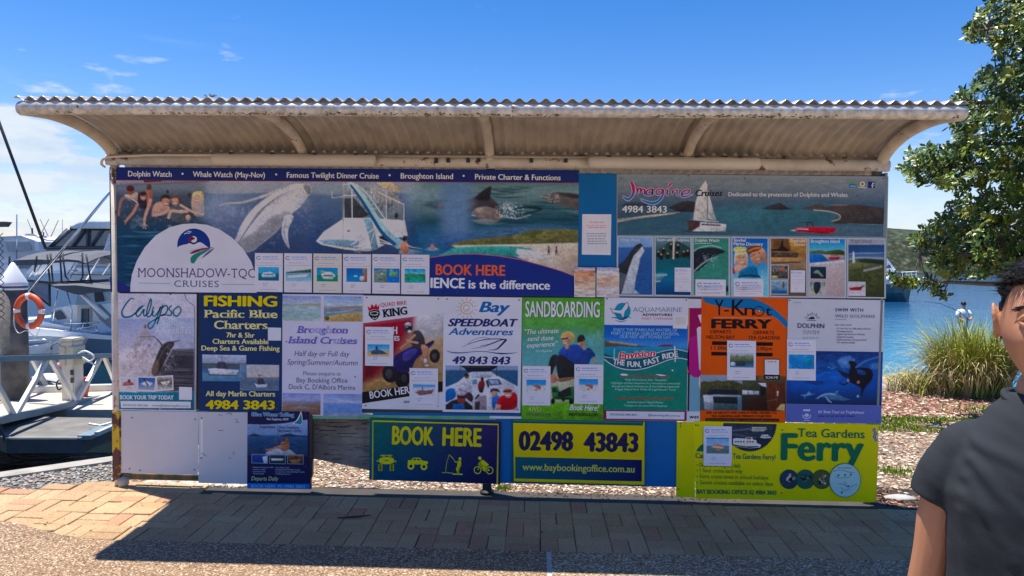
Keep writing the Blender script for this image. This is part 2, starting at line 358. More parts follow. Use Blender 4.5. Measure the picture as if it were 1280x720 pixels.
class Art:
    def __init__(s): s.v = []; s.f = []; s.c = []; s.sub = []
    def _add(s, xy, f, col, l):
        n = len(s.v)
        for (x, y) in xy:
            s.v.append((x, y, l)); s.c.append(col(x, y) if callable(col) else col)
        s.f += [tuple(i+n for i in q) for q in f]; return s
    def poly(s, pts, col, l=0, sm=0):
        if sm: pts = smooth(pts, sm)
        tr = tessellate_polygon([[Vector((p[0], p[1], 0)) for p in pts]])
        return s._add(pts, [tuple(t) for t in tr], col, l)
    def rect(s, x0, y0, x1, y1, col, l=0): return s.poly(quad(x0, y0, x1, y1), col, l)
    def ell(s, cx, cy, rx, ry, col, l=0, a0=0, a1=360, n=28):
        return s.poly([(cx+rx*math.cos(math.radians(a0+(a1-a0)*k/n)), cy+ry*math.sin(math.radians(a0+(a1-a0)*k/n))) for k in range(n+(a1-a0 < 359.9))], col, l)
    def line(s, pts, wd, col, l=0, sm=0):
        if sm: pts = smooth(pts, sm, False)
        n = len(pts); W = [np.interp(k/(n-1), np.linspace(0, 1, len(wd)), wd) if hasattr(wd, '__len__') else wd for k in range(n)]
        xy = []; 
        for k in range(n):
            a = pts[max(k-1, 0)]; b = pts[min(k+1, n-1)]; dx, dy = b[0]-a[0], b[1]-a[1]; q = math.hypot(dx, dy) or 1
            nx, ny = -dy/q*W[k]/2, dx/q*W[k]/2; xy += [(pts[k][0]+nx, pts[k][1]+ny), (pts[k][0]-nx, pts[k][1]-ny)]
        return s._add(xy, [(2*k, 2*k+1, 2*k+3, 2*k+2) for k in range(n-1)], col, l)
    def ring(s, cx, cy, rx, ry, wd, col, l=0, a0=0, a1=360, n=28):
        return s.line([(cx+rx*math.cos(math.radians(a0+(a1-a0)*k/n)), cy+ry*math.sin(math.radians(a0+(a1-a0)*k/n))) for k in range(n+1)], wd, col, l)
    def text(s, t, x0, x1, y, h, col, bold=.01, it=0, serif=0, l=0, dy=None, out_=None, ow=.03, space=1.):
        """one line from x0 to x1, baseline starting at height y, capital height h"""
        if out_ != 'in':
            a = Art(); s.sub.append(a)
            if out_ is not None: a.text(t, x0-h*ow, x1+h*ow, y, h, out_, bold+ow, it, serif, l, dy, 'in', 0, space); l = l+1
            return a.text(t, x0, x1, y, h, col, bold, it, serif, l, dy, 'in', 0, space)
        if False: s.text(t, x0-h*ow, x1+h*ow, y, h, out_, bold+ow, it, serif, l, dy, None, 0, space); l = l+1
        v, f = glyphs(t, bold, serif, space)
        if not len(v): return s
        k = dy/(x1-x0) if dy is not None else sl(y)
        xx = v[:, 0]+v[:, 1]*it; a, b = xx.min(), xx.max(); u = (xx-a)/(b-a)*(x1-x0); hh = v[:, 1]/.682*h
        X = x0+u+hh*k; Y = y+k*u-hh
        n0 = len(s.v); s._add(list(zip(X.tolist(), Y.tolist())), f, col, l)
        for q_ in range(n0, len(s.v)): s.v[q_] = (s.v[q_][0], s.v[q_][1], l+float(v[q_-n0][2]))
        return s
    def greek(s, x0, x1, y, h, col, l=0, seed=0):      # print too small to read: broken strokes
        r = random.Random(seed+int(x0*7+y*3)); x = x0
        while x < x1-1:
            w_ = r.uniform(1.5, 5.5)*h; s.poly([(x, y), (min(x+w_, x1), y+sl(y)*w_), (min(x+w_, x1), y+h), (x, y+h)], col, l); x += w_+h*.7
        return s
    def build(s, name, parent, lay, D=YB, mt=None):
        r_ = None
        for a in s.sub: r_ = a.build('lettering', parent, lay, D, mt)
        if not s.v: return r_
        if s.sub and name == 'lettering': name = 'print'
        v = np.array(s.v); pos = PA(v[:, 0], v[:, 1], D-lay-v[:, 2]*.0007)-np.array(wloc(parent))
        me = bpy.data.meshes.new(name); me.from_pydata(pos.tolist(), [], s.f)
        setcol(me, lin(np.clip(np.array(s.c, float), 0, 255))*GAIN); me.materials.append(mt or M['print']); me.update()
        return link(name, me, parent)
def slab(name, q, col, parent, front, th, mt=None, bevel=0):
    """a flat board: front face `front` metres before the wall plane, th thick"""
    if len(q) == 4 and not hasattr(q[0], '__len__'): q = quad(*q)
    mb = MB(); a = [P(x, y, YB-front) for x, y in q]; mb.prism(a, (0, th, 0))
    if mt is None:
        o = mb.build(name, M['print'], parent); me = o.data
        c = lin(np.array([col]*len(me.vertices), float))*GAIN; setcol(me, c); return o
    return mb.build(name, mt, parent, bevel=bevel)
def screws(parent, pts, front, r=.0055):
    for x, y in pts:
        p = P(x, y, YB-front); mb = MB()
        n = 8; ring = lambda R, dy: [p+Vector((R*math.cos(2*PI*k/n), dy, R*math.sin(2*PI*k/n))) for k in range(n)]
        mb.loft([ring(r, .001), ring(r, -.002), ring(r*.6, -.0035)]); mb.build('screw', M['screw'], parent)
def pointmat(name, stops, scale, rough=.85, bump=.5, dark=.35, var=.15, vscale=2., big=None):
    """pebbly or chippy surface: cells of mixed colours with dark joints"""
    m_ = bpy.data.materials.new(name); m_.use_nodes = True; t = m_.node_tree; b = t.nodes['Principled BSDF']; nn = t.nodes.new; ll = t.links.new
    b.inputs['Roughness'].default_value = rough; b.inputs['Specular IOR Level'].default_value = .3
    g = nn('ShaderNodeNewGeometry'); vo = nn('ShaderNodeTexVoronoi'); vo.inputs['Scale'].default_value = scale; ll(g.outputs['Position'], vo.inputs['Vector'])
    sp = nn('ShaderNodeSeparateColor'); ll(vo.outputs['Color'], sp.inputs[0])
    cr = nn('ShaderNodeValToRGB'); e = cr.color_ramp.elements
    while len(e) < len(stops): e.new(.5)
    for i, (p_, c_) in enumerate(stops): e[i].position = p_; e[i].color = (*c_, 1)
    ll(sp.outputs[0], cr.inputs[0])
    r = nn('ShaderNodeMapRange'); r.inputs[1].default_value = .1; r.inputs[2].default_value = .62; r.inputs[3].default_value = 1; r.inputs[4].default_value = dark; ll(vo.outputs['Distance'], r.inputs[0])
    n1 = nn('ShaderNodeTexNoise'); n1.inputs['Scale'].default_value = vscale; n1.inputs['Detail'].default_value = 6; ll(g.outputs['Position'], n1.inputs['Vector'])
    mr = nn('ShaderNodeMapRange'); mr.inputs[1].default_value = .3; mr.inputs[2].default_value = .7; mr.inputs[3].default_value = 1-var; mr.inputs[4].default_value = 1+var; ll(n1.outputs[0], mr.inputs[0])
    mu = nn('ShaderNodeMath'); mu.operation = 'MULTIPLY'; ll(r.outputs[0], mu.inputs[0]); ll(mr.outputs[0], mu.inputs[1])
    sc1 = nn('ShaderNodeVectorMath'); sc1.operation = 'SCALE'; ll(cr.outputs[0], sc1.inputs[0]); ll(mu.outputs[0], sc1.inputs['Scale']); ll(sc1.outputs[0], b.inputs['Base Color'])
    bp = nn('ShaderNodeBump'); bp.inputs['Strength'].default_value = bump; bp.inputs['Distance'].default_value = .006; bp.invert = True; ll(vo.outputs['Distance'], bp.inputs['Height']); ll(bp.outputs[0], b.inputs['Normal'])
    return m_
def watermat(name, a, b_, rough, sc1, bump, near=None):
    m_ = bpy.data.materials.new(name); m_.use_nodes = True; t = m_.node_tree; b = t.nodes['Principled BSDF']; nn = t.nodes.new; ll = t.links.new
    g = nn('ShaderNodeNewGeometry'); n1 = nn('ShaderNodeTexNoise'); n1.inputs['Scale'].default_value = .12; n1.inputs['Detail'].default_value = 4; ll(g.outputs['Position'], n1.inputs['Vector'])
    sx = nn('ShaderNodeSeparateXYZ'); ll(g.outputs['Position'], sx.inputs[0])
    s1 = nn('ShaderNodeMapRange'); s1.inputs[1].default_value = 42; s1.inputs[2].default_value = 15; ll(sx.outputs[1], s1.inputs[0])
    s2 = nn('ShaderNodeMapRange'); s2.inputs[1].default_value = -1; s2.inputs[2].default_value = 6; ll(sx.outputs[0], s2.inputs[0])
    mu = nn('ShaderNodeMath'); mu.operation = 'MULTIPLY'; ll(s1.outputs[0], mu.inputs[0]); ll(s2.outputs[0], mu.inputs[1])
    ad = nn('ShaderNodeMath'); ad.operation = 'MULTIPLY_ADD'; ll(n1.outputs[0], ad.inputs[0]); ad.inputs[1].default_value = .35; ll(mu.outputs[0], ad.inputs[2]); ad.use_clamp = True
    mm = nn('ShaderNodeMix'); mm.data_type = 'RGBA'; mm.inputs[6].default_value = (*a, 1); mm.inputs[7].default_value = (*b_, 1); ll(ad.outputs[0], mm.inputs[0])
    m3 = nn('ShaderNodeMix'); m3.data_type = 'RGBA'; ll(s2.outputs[0], m3.inputs[0]); m3.inputs[6].default_value = (.006, .012, .014, 1); ll(mm.outputs[2], m3.inputs[7]); ll(m3.outputs[2], b.inputs['Base Color'])  # west water base colour near black, carrying the shade and dark reflections there
    b.inputs['Roughness'].default_value = rough; b.inputs['IOR'].default_value = 1.33
    mp_ = nn('ShaderNodeMapping'); mp_.inputs['Scale'].default_value = (.6, 1.0, 1); mp_.inputs['Rotation'].default_value = (0, 0, .2); ll(g.outputs['Position'], mp_.inputs[0])
    n2 = nn('ShaderNodeTexNoise'); n2.inputs['Scale'].default_value = sc1; n2.inputs['Detail'].default_value = 5; n2.inputs['Roughness'].default_value = .6; ll(mp_.outputs[0], n2.inputs['Vector'])
    bp = nn('ShaderNodeBump'); bp.inputs['Strength'].default_value = bump; bp.inputs['Distance'].default_value = .12; ll(n2.outputs[0], bp.inputs['Height']); ll(bp.outputs[0], b.inputs['Normal'])
    return m_
WZ = -.95
M['water'] = watermat('sea_water', (.006, .06, .19), (.03, .19, .29), .08, 1.6, .55)
M['gravel'] = pointmat('leaf_litter_gravel', [(0, (.12, .06, .035)), (.3, (.42, .27, .17)), (.65, (.55, .41, .28)), (1, (.66, .56, .45))], 42, bump=.9, dark=.3, var=.2)
M['redmulch'] = pointmat('red_mulch', [(0, (.15, .05, .035)), (.4, (.36, .15, .10)), (.8, (.46, .24, .16)), (1, (.55, .40, .30))], 30, bump=.8, dark=.35)
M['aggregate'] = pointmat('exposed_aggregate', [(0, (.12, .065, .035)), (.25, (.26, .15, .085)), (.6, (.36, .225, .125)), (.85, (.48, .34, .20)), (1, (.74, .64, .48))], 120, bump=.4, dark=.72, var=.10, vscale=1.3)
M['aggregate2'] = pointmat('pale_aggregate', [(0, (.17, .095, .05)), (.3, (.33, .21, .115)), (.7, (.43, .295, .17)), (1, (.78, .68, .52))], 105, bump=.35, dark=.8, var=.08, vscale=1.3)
M['rubble'] = pointmat('grey_rubble', [(0, (.12, .115, .10)), (.4, (.27, .26, .235)), (1, (.42, .40, .36))], 26, bump=1., dark=.25, var=.2)
M['concrete'] = mat('pale_concrete', (.50, .45, .37), .85, var=.16, scale=3, bump=.25, bscale=60)
M['joint'] = mat('sand_joint', (.06, .05, .04), .95, var=.2)

def sheet(name, pts, z, mt, th=None, kind='structure', parent=None):
    mb = MB(); a = [Vector((p[0], p[1], z)) for p in pts]
    if th: mb.prism(a, (0, 0, -th))
    else: mb.add(a, [tuple(t) for t in tessellate_polygon([a])])
    o = mb.build(name, mt, parent, fixn=bool(th))
    if not th:
        me = o.data
        if me.polygons[0].normal.z < 0: me.flip_normals()
    if kind: o['kind'] = kind
    return o
o = MB(); o.add([(-4500, -60, WZ), (4500, -60, WZ), (4500, 6500, WZ), (-4500, 6500, WZ)], [(0, 1, 2, 3)])
o = o.build('sea_water', M['water'], fixn=False); o['kind'] = 'structure'
shore = [(-14, -3.0), (-6.5, 3.50), (-4.2, 5.34), (-3.55, 5.86), (-2.5, 6.6), (-1, 7.7), (2, 8.9), (4.8, 9.7), (6.6, 10.0), (8.2, 10.6), (11, 11.8), (16, 15), (60, 30)]
land = [(-14, -14)]+shore+[(60, -14)]
g = sheet('ground', [(x, y) for x, y in land], -.03, M['gravel'], 2.2)
def hill(name, cx, cy, rx, ry, h, col, seed):
    nx, ny = 60, 10; vs_ = []; fs = []
    for j in range(ny+1):
        for i in range(nx+1):
            u = i/nx*2-1; v = j/ny*2-1; e = max(0, 1-u*u)**.6*max(0, 1-v*v)**.5
            z = WZ-.5+e*h*(.55+.45*fbm(np.array(u*3.), np.array(v*2.), seed, 3)*1.4)
            vs_.append((cx+u*rx, cy+v*ry, float(z)))
    for j in range(ny):
        for i in range(nx): a = j*(nx+1)+i; fs.append((a, a+1, a+nx+2, a+nx+1))
    mb = MB(); mb.add(vs_, fs); o = mb.build(name, col, smooth=False, fixn=False); o['kind'] = 'structure'; return o
M['bushland'] = pointmat('distant_bushland', [(0, (.02, .035, .012)), (.5, (.05, .075, .03)), (.9, (.10, .12, .06)), (1, (.18, .17, .11))], 1.1, bump=1., dark=.35, var=.3, vscale=.03)
hill('hills', 95, 175, 120, 40, 12, M['bushland'], 3)
hill('hills', -130, 620, 330, 60, 9, M['bushland'], 9)

pav_front = 4.105
jx0 = G(683, 694).x; jx1 = G(689, 694).x; jb = G(686, 720).x
lw = [(-14, -14), (jx0, -14), (jx0, pav_front), (-2.40, pav_front), (-2.62, 4.10), (-2.86, 4.15), (-3.10, 4.24), (-3.33, 4.33), (-3.62, 4.40), (-4.1, 4.42), (-14, -2.2)]
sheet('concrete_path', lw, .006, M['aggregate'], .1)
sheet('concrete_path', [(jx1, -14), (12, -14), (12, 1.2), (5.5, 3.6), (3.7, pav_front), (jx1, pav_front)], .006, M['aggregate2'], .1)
sheet('joint_strip', [(jx0, -14), (jx1, -14), (jx1, pav_front), (jx0, pav_front)], .0035, mat('joint_sealant', (.42, .42, .40), .6, var=.2, scale=20))
ql = [(-14, -3.0), (-6.5, 3.50), (-4.2, 5.34), (-3.55, 5.86), (-2.5, 6.6), (-1, 7.7)]
def off(pts, d):
    r = []
    for i, p in enumerate(pts):
        a = pts[max(i-1, 0)]; b = pts[min(i+1, len(pts)-1)]; dx, dy = b[0]-a[0], b[1]-a[1]; q = math.hypot(dx, dy); r.append((p[0]+dy/q*d, p[1]-dx/q*d))
    return r
sheet('quay_lip', ql+off(ql, .16)[::-1], .0, mat('grey_concrete', (.36, .33, .28), .9, var=.25, scale=5, bump=.5, bscale=40), .4)
sheet('rubble_belt', off(ql, .16)+off(ql, .66)[::-1], -.022, M['rubble'])

def stone_mesh(seed, n=1):
    r = random.Random(seed); bm = bmesh.new(); bmesh.ops.create_icosphere(bm, subdivisions=1, radius=1)
    for v in bm.verts: v.co *= r.uniform(.7, 1.15)
    vs_ = [tuple(v.co) for v in bm.verts]; fs = [tuple(v.index for v in f.verts) for f in bm.faces]; bm.free(); return vs_, fs
stones = [stone_mesh(i) for i in range(5)]
def scatter(name, n, where, size, mt, seed, flat=.5, z=0):
    r = random.Random(seed); mb = MB(); ms = mt if isinstance(mt, list) else [mt]
    for _ in range(n):
        x, y = where(r); vs_, fs = stones[r.randrange(5)]; s_ = size*r.uniform(.5, 1.5); a = r.random()*6.3; c_, n_ = math.cos(a), math.sin(a); e = r.uniform(.6, 1.4)
        zz = z+s_*flat*.3
        mb.add([(x+(v[0]*c_-v[1]*n_*e)*s_, y+(v[0]*n_+v[1]*c_*e)*s_, zz+v[2]*s_*flat) for v in vs_], fs, r.randrange(len(ms)))
    o = mb.build(name, ms if len(ms) > 1 else ms[0], fixn=False); o['kind'] = 'stuff'; return o
def along(pts, d0, d1):
    def f(r):
        i = r.randrange(1, len(pts)); t = r.random(); a = pts[i-1]; b = pts[i]; dx, dy = b[0]-a[0], b[1]-a[1]; q = math.hypot(dx, dy); d = r.uniform(d0, d1)
        return a[0]+dx*t+dy/q*d, a[1]+dy*t-dx/q*d
    return f
sg = [mat('stone_grey', (.24, .235, .215), .9, var=.25, scale=20), mat('stone_pale', (.40, .37, .32), .9, var=.2, scale=20), mat('stone_brown', (.30, .22, .16), .9, var=.25, scale=20)]
scatter('rubble_stones', 2600, along(ql[1:5], .14, .66), .011, sg, 4, .6, -.018)
def inbox(x0, y0, x1, y1): return lambda r: (r.uniform(x0, x1), r.uniform(y0, y1))
scatter('gravel_stones', 700, inbox(-2.95, 5.16, -2.1, 5.45), .026, [sg[1], mat('stone_cream', (.62, .50, .38), .9, var=.2, scale=20)], 6, .7, -.02)
lit = [mat('leaf_red', (.40, .19, .12), .8, var=.25, scale=9), mat('leaf_tan', (.58, .44, .29), .8, var=.25, scale=9), mat('leaf_cream', (.72, .62, .48), .8, var=.2, scale=9), mat('leaf_dark', (.13, .07, .045), .8, var=.25, scale=9)]
def litter(name, n, where, size, mats_, seed, z=-.028, up=.012):
    r = random.Random(seed); mb = MB()
    for _ in range(n):
        x, y = where(r); s_ = size*r.uniform(.5, 1.4); a = r.random()*6.3; c_, n_ = math.cos(a)*s_, math.sin(a)*s_; w_ = r.uniform(.2, .45); h = r.uniform(.2, 1)*up
        p = [(-1, 0, r.uniform(0, h)), (0, -w_, r.uniform(0, h*.5)), (1, 0, r.uniform(0, h)), (0, w_, h*1.2)]
        mb.add([(x+q[0]*c_-q[1]*n_, y+q[0]*n_+q[1]*c_, z+q[2]+.002) for q in p], [(0, 1, 2), (0, 2, 3)], r.randrange(len(mats_)))
    o = mb.build(name, mats_, fixn=False); o['kind'] = 'stuff'; return o
litter('leaf_litter', 9000, inbox(2.2, 5.35, 7.5, 8.3), .022, [lit[0], lit[1], lit[1], lit[2], lit[2]], 3)
litter('leaf_litter', 6500, inbox(-2.4, 5.24, 2.5, 6.5), .017, [lit[1], lit[2], lit[2], lit[0], mat('leaf_pale', (.74, .60, .50), .8, var=.1)], 31)
litter('dark_mulch', 2600, lambda r: (lambda t: (2.45+t*1.2+r.uniform(-.12, .22), 5.32-t*.75+r.uniform(-.12, .16)))(r.random()), .024, [lit[3], lit[3], mat('leaf_black', (.03, .02, .015), .8), lit[0]], 5, z=-.02)
sheet('mulch_bed', [(2.30, 5.10), (2.50, 5.60), (3.1, 5.45), (4.3, 4.55), (4.1, 4.0), (3.5, 4.1)], -.022, mat('dark_soil', (.035, .025, .018), .95, var=.3, scale=20, bump=.8))
sheet('red_mulch_bed', [(1.5, 8.0), (3.2, 8.25), (4.6, 8.1), (7.2, 8.1), (10.5, 8.6), (10.8, 11.4), (8.2, 10.45), (6.6, 9.9), (4.8, 9.6), (2, 8.8)], -.024, M['redmulch'])
litter('red_mulch_chips', 6500, lambda r: (r.uniform(3.2, 8.), r.uniform(8.05, 9.7)), .03, [lit[0], lit[0], lit[3], lit[1], lit[2]], 8)
litter('fallen_leaves', 260, lambda r: (r.uniform(-.1, 1.5), 5.22-abs(r.gauss(0, .07))), .014, [lit[3], mat('leaf_rust', (.16, .07, .04), .8), lit[3]], 41, z=.0)
litter('fallen_leaves', 90, inbox(-3.4, 3.2, 2.6, 5.1), .010, [lit[3], lit[1]], 43, z=.004)
M['grass'] = vcol_mat('grass_blades', .7, .3, .1, 5)
def blades(name, n, where, hgt, seed, cols, z=-.03, wd=.004, kind='stuff', parent=None, lean=.5, org=None):
    r = random.Random(seed); vs_ = []; fs = []; cs = []
    for _ in range(n):
        x, y = where(r); h = hgt*r.uniform(.5, 1.25); a = r.random()*6.3; l = h*r.uniform(.1, lean); dx, dy = math.cos(a)*l, math.sin(a)*l; b = r.random()*6.3; wx, wy = math.cos(b)*wd, math.sin(b)*wd
        n0 = len(vs_); vs_ += [(x-wx, y-wy, z), (x+wx, y+wy, z), (x+dx*.4+wx*.7, y+dy*.4+wy*.7, z+h*.6), (x+dx*.4-wx*.7, y+dy*.4-wy*.7, z+h*.6), (x+dx, y+dy, z+h)]
        fs += [(n0, n0+1, n0+2, n0+3), (n0+3, n0+2, n0+4)]; c_ = np.array(cols[r.randrange(len(cols))])*r.uniform(.75, 1.25); cs += [c_]*5
    mb = MB(); mb.add(vs_, fs); o = mb.build(name, M['grass'], parent, fixn=False, org=org); setcol(o.data, np.array(cs)); 
    if kind: o['kind'] = kind
    return o
gc = [(.13, .22, .02), (.20, .31, .03), (.28, .33, .05), (.10, .17, .02)]
def gpatch(r):
    while True:
        x, y = r.uniform(2.8, 7.6), r.uniform(7.35, 8.05)
        if float(fbm(np.array(x*1.1), np.array(y*1.6), 4, 3)) > .40-.08*(abs(x-4.6) < .9): return x, y
blades('grass', 13000, gpatch, .04, 3, gc)
blades('grass', 260, lambda r: (3.05+r.gauss(0, .10), 5.95+r.gauss(0, .06)), .04, 5, gc)
blades('grass', 700, lambda r: (5.6+r.gauss(0, .32), 8.35+r.gauss(0, .12)), .10, 6, gc)
blades('grass', 120, lambda r: (-.22+r.gauss(0, .05), 5.3+r.gauss(0, .03)), .03, 7, gc)
def rock(x, y, z, sx, sy, sz, seed, label, mt, group=None, grp='shore rocks'):
    r = random.Random(seed); bm = bmesh.new(); bmesh.ops.create_icosphere(bm, subdivisions=3, radius=1)
    for v in bm.verts:
        n_ = .82+.36*float(fbm(np.array(v.co.x*1.3+seed), np.array(v.co.y*1.3+v.co.z), seed, 3)); v.co = Vector((v.co.x*sx*n_, v.co.y*sy*n_, v.co.z*sz*n_))
    me = bpy.data.meshes.new('rock'); bm.to_mesh(me); bm.free(); me.materials.append(mt); me.polygons.foreach_set('use_smooth', [True]*len(me.polygons))
    o = link('rock', me, None, (x, y, z)); tag(o, label, 'rock', grp); return o
rk = mat('sandstone_rock', (.44, .36, .27), .9, var=.25, scale=5, bump=.6, bscale=20)
pt = G(1137, 478, 0)
rock(pt.x, pt.y, -.12, .62, .4, .26, 3, 'low olive brown rock lying at the water edge left of the tussock', mat('mossy_rock', (.30, .27, .17), .9, var=.3, scale=6, bump=.5, bscale=20))
pt = G(1110, 481, 0); rock(pt.x, pt.y, -.06, .2, .2, .16, 5, 'small pale pink rock at the water edge close behind the board', rk)
pt = G(1103, 487, 0); rock(pt.x-.2, pt.y+.1, -.1, .3, .2, .15, 8, 'grey brown rock half hidden behind the right end of the board', rk)
pt = G(1122, 627, 0); rock(pt.x+.08, pt.y+.12, -.02, .12, .05, .03, 9, 'flat pale stone lying between the dark mulch and the leaf litter', mat('flat_stone', (.40, .38, .35), .8, var=.15, scale=9), grp='loose stones')

paving = bpy.data.objects.new('brick_paving', None); C.objects.link(paving); paving.location = (0, 4.6, 0); paving['kind'] = 'structure'
sheet('joint_bed', [(-4.4, 4.05), (-3.2, 3.98), (-2, 4.06), (3.7, 4.06), (4.3, 4.35), (2.62, 5.18), (2.0, 5.2), (-3.3, 5.2), (-4.1, 5.0), (-4.6, 4.6)], -.016, M['joint'])
def pavermat():
    m_ = mat('sandy_brick_paver', (.58, .40, .20), .85, var=.16, scale=1.4, bump=.35, bscale=140, spec=.2); t = m_.node_tree
    oi = t.nodes.new('ShaderNodeObjectInfo'); sc_ = [n for n in t.nodes if n.bl_idname == 'ShaderNodeVectorMath'][0]
    cr = t.nodes.new('ShaderNodeValToRGB'); e = cr.color_ramp.elements; e.new(.5); e.new(.9)
    for i, (p_, c_) in enumerate([(0, (.42, .265, .135)), (.45, (.48, .325, .18)), (.8, (.45, .285, .155)), (1, (.43, .225, .135))]): e[i].position = p_; e[i].color = (*c_, 1)
    t.links.new(oi.outputs['Random'], cr.inputs[0])
    g = [n for n in t.nodes if n.bl_idname == 'ShaderNodeNewGeometry'][0]; n2 = t.nodes.new('ShaderNodeTexNoise'); n2.inputs['Scale'].default_value = 90; n2.inputs['Detail'].default_value = 3; t.links.new(g.outputs['Position'], n2.inputs['Vector'])
    r = t.nodes.new('ShaderNodeMapRange'); r.inputs[1].default_value = .35; r.inputs[2].default_value = .65; r.inputs[3].default_value = .78; r.inputs[4].default_value = 1.16; t.links.new(n2.outputs[0], r.inputs[0])
    s2 = t.nodes.new('ShaderNodeVectorMath'); s2.operation = 'SCALE'; t.links.new(cr.outputs[0], s2.inputs[0]); t.links.new(r.outputs[0], s2.inputs['Scale']); t.links.new(s2.outputs[0], sc_.inputs[0])
    return m_
M['paver'] = pavermat()
def brick_mesh(lx, ly, h=.05, b=.004):
    mb = MB(); r = lambda dx, dy, z: [(-lx/2+dx, -ly/2+dy, z), (lx/2-dx, -ly/2+dy, z), (lx/2-dx, ly/2-dy, z), (-lx/2+dx, ly/2-dy, z)]
    mb.loft([r(0, 0, -h), r(0, 0, -b), r(b, b, 0)])
    me = bpy.data.meshes.new('brick'); me.from_pydata(mb.v, [], mb.f); me.materials.append(M['paver']); bm = bmesh.new(); bm.from_mesh(me); bmesh.ops.recalc_face_normals(bm, faces=bm.faces); bm.to_mesh(me); bm.free(); return me
PB = .2165; bh = brick_mesh(PB-.0035, PB/2-.0035); bv = brick_mesh(PB/2-.0035, PB-.0035)
rp = random.Random(3); X0 = -.165; Y0 = 4.112
allowed = [(-4.3, 4.30), (-3.5, 4.26), (-3.0, 4.12), (-2.4, 4.02), (3.66, 4.02), (4.2, 4.3), (2.52, 5.22), (-3.15, 5.22), (-3.9, 5.02), (-4.5, 4.72)]
def inside(x, y, p):
    c_ = False
    for k in range(len(p)):
        ax, ay = p[k-1]; bx, by = p[k]
        if (ay > y) != (by > y) and x < (bx-ax)*(y-ay)/(by-ay)+ax: c_ = not c_
    return c_
nb = 0
for j in range(0, 6):
    for i in range(-21, 20):
        if j == 5: pass
        cx, cy = X0+(i+.5)*PB, Y0+(j+.5)*PB
        horiz = (i+j) % 2 == 0
        for q in (-1, 1):
            bx, by = (cx, cy+q*PB/4) if horiz else (cx+q*PB/4, cy)
            if j == 5 and (by > Y0+5*PB+PB*.3 or not horiz): continue
            if not inside(bx, by, allowed) or nb >= 298: continue
            o = link('brick', bh if horiz else bv, paving); lf = max(0, -2.2-bx)
            o.location = (bx+rp.gauss(0, .0012), by-4.6+rp.gauss(0, .0012), rp.gauss(0, .0009)-.001+(rp.uniform(-.008, .005) if lf > 0 else 0))
            o.rotation_euler = (rp.gauss(0, .004)+(rp.gauss(0, .012) if lf else 0), rp.gauss(0, .004)+(rp.gauss(0, .012) if lf else 0), rp.gauss(0, .004)); nb += 1
print('bricks', nb)
tw = MB(); a = G(422, 648.5); b = G(464, 646); tw.tube([a+Vector((0, 0, .006)), (a+b)/2+Vector((0, -.008, .009)), b+Vector((0, 0, .012))], [.004, .007, .003], 6)
tag(tw.build('twig', mat('twig_bark', (.04, .03, .025), .9), org=a), 'dark bent twig lying on the shaded pavers', 'twig')
KX0, KX1 = -3.128, 2.462
kiosk = thing('sign_kiosk', 'long open noticeboard shelter with curved corrugated roof on rusty cream posts', 'noticeboard', (-.33, YB, 0))
prof = [(4.105, 2.650), (4.20, 2.662), (4.33, 2.668), (4.5, 2.667), (4.7, 2.648), (4.88, 2.608), (5.03, 2.55), (5.14, 2.478), (5.205, 2.41), (5.25, 2.364)]
prof = smooth(prof, 3, False)
RX0, RX1 = P(22.5, 133, 4.135).x, P(1206.5, 137, 4.135).x; nw = 12; pitch = .0762; ncr = int((RX1-RX0+.008)/pitch*nw); mb = MB(); vs_ = []; fs = []
amp = .0115
for j, (y, z) in enumerate(prof):
    a = prof[max(j-1, 0)]; b = prof[min(j+1, len(prof)-1)]; ty, tz = b[0]-a[0], b[1]-a[1]; q = math.hypot(ty, tz); ny, nz_ = -tz/q, ty/q
    for i in range(ncr+1):
        x = RX0-.004+i*pitch/nw; s_ = math.sin(2*PI*i/nw)*amp*(1+.08*math.sin(i*.31)); vs_.append((x, y+ny*s_, z+nz_*s_))
W_ = ncr+1
for j in range(len(prof)-1):
    for i in range(ncr): a = j*W_+i; fs.append((a, a+1, a+W_+1, a+W_))
mb.add(vs_, fs); o = mb.build('corrugated_roof', M['zinc_under'], kiosk, smooth=True, fixn=False)
sd = o.modifiers.new('th', 'SOLIDIFY'); sd.thickness = .0012; sd.offset = 0
mb = MB(); R = .0395; zc = 2.599; yc = 4.135
pts = [(RX0, yc, zc), (RX0+.012, yc, zc), (RX0+.026, yc, zc)]; rr = [R*.6, R*.88, R]
n = 40
for i in range(1, n): pts.append((RX0+.026+(RX1-RX0-.03)*i/n, yc, zc)); rr.append(R)
pts += [(RX1-.012, yc, zc), (RX1, yc, zc)]; rr += [R, R*.93]
mb.tube(pts, rr, 22); mb.build('edge_pipe', M['pipe'], kiosk, smooth=True)
ms_ = mat('mould_stain', (.13, .12, .075), .9, var=.3, scale=30); rs_ = random.Random(9)
mb = MB()
for _ in range(620):
    x = rs_.uniform(RX0+.25, RX1-.05)
    if float(fbm(np.array(x*2.2), np.array(3.), 2, 3)) < .44: continue
    a = math.radians(rs_.gauss(232, 9)); s_ = rs_.uniform(.002, .0075); p = Vector((x, yc+math.cos(a)*R, zc+math.sin(a)*R)); vs2, f2 = stones[rs_.randrange(5)]
    mb.add([(p.x+v[0]*s_*1.6, p.y+v[1]*s_*.45, p.z+v[2]*s_*.8) for v in vs2], f2)
o = mb.build('moss', ms_, kiosk, fixn=False); o['kind'] = 'stuff'
rib = smooth([(4.15, 2.596), (4.35, 2.614), (4.52, 2.614), (4.71, 2.594), (4.885, 2.550), (5.02, 2.487), (5.07, 2.42)], 4, False)
def xat(x, y, D): return P(x, y, D).x
ribx = [KX0+.045, xat(378, 186, 5.03), xat(612, 188, 5.03), xat(860, 190, 5.03), KX1-.045]
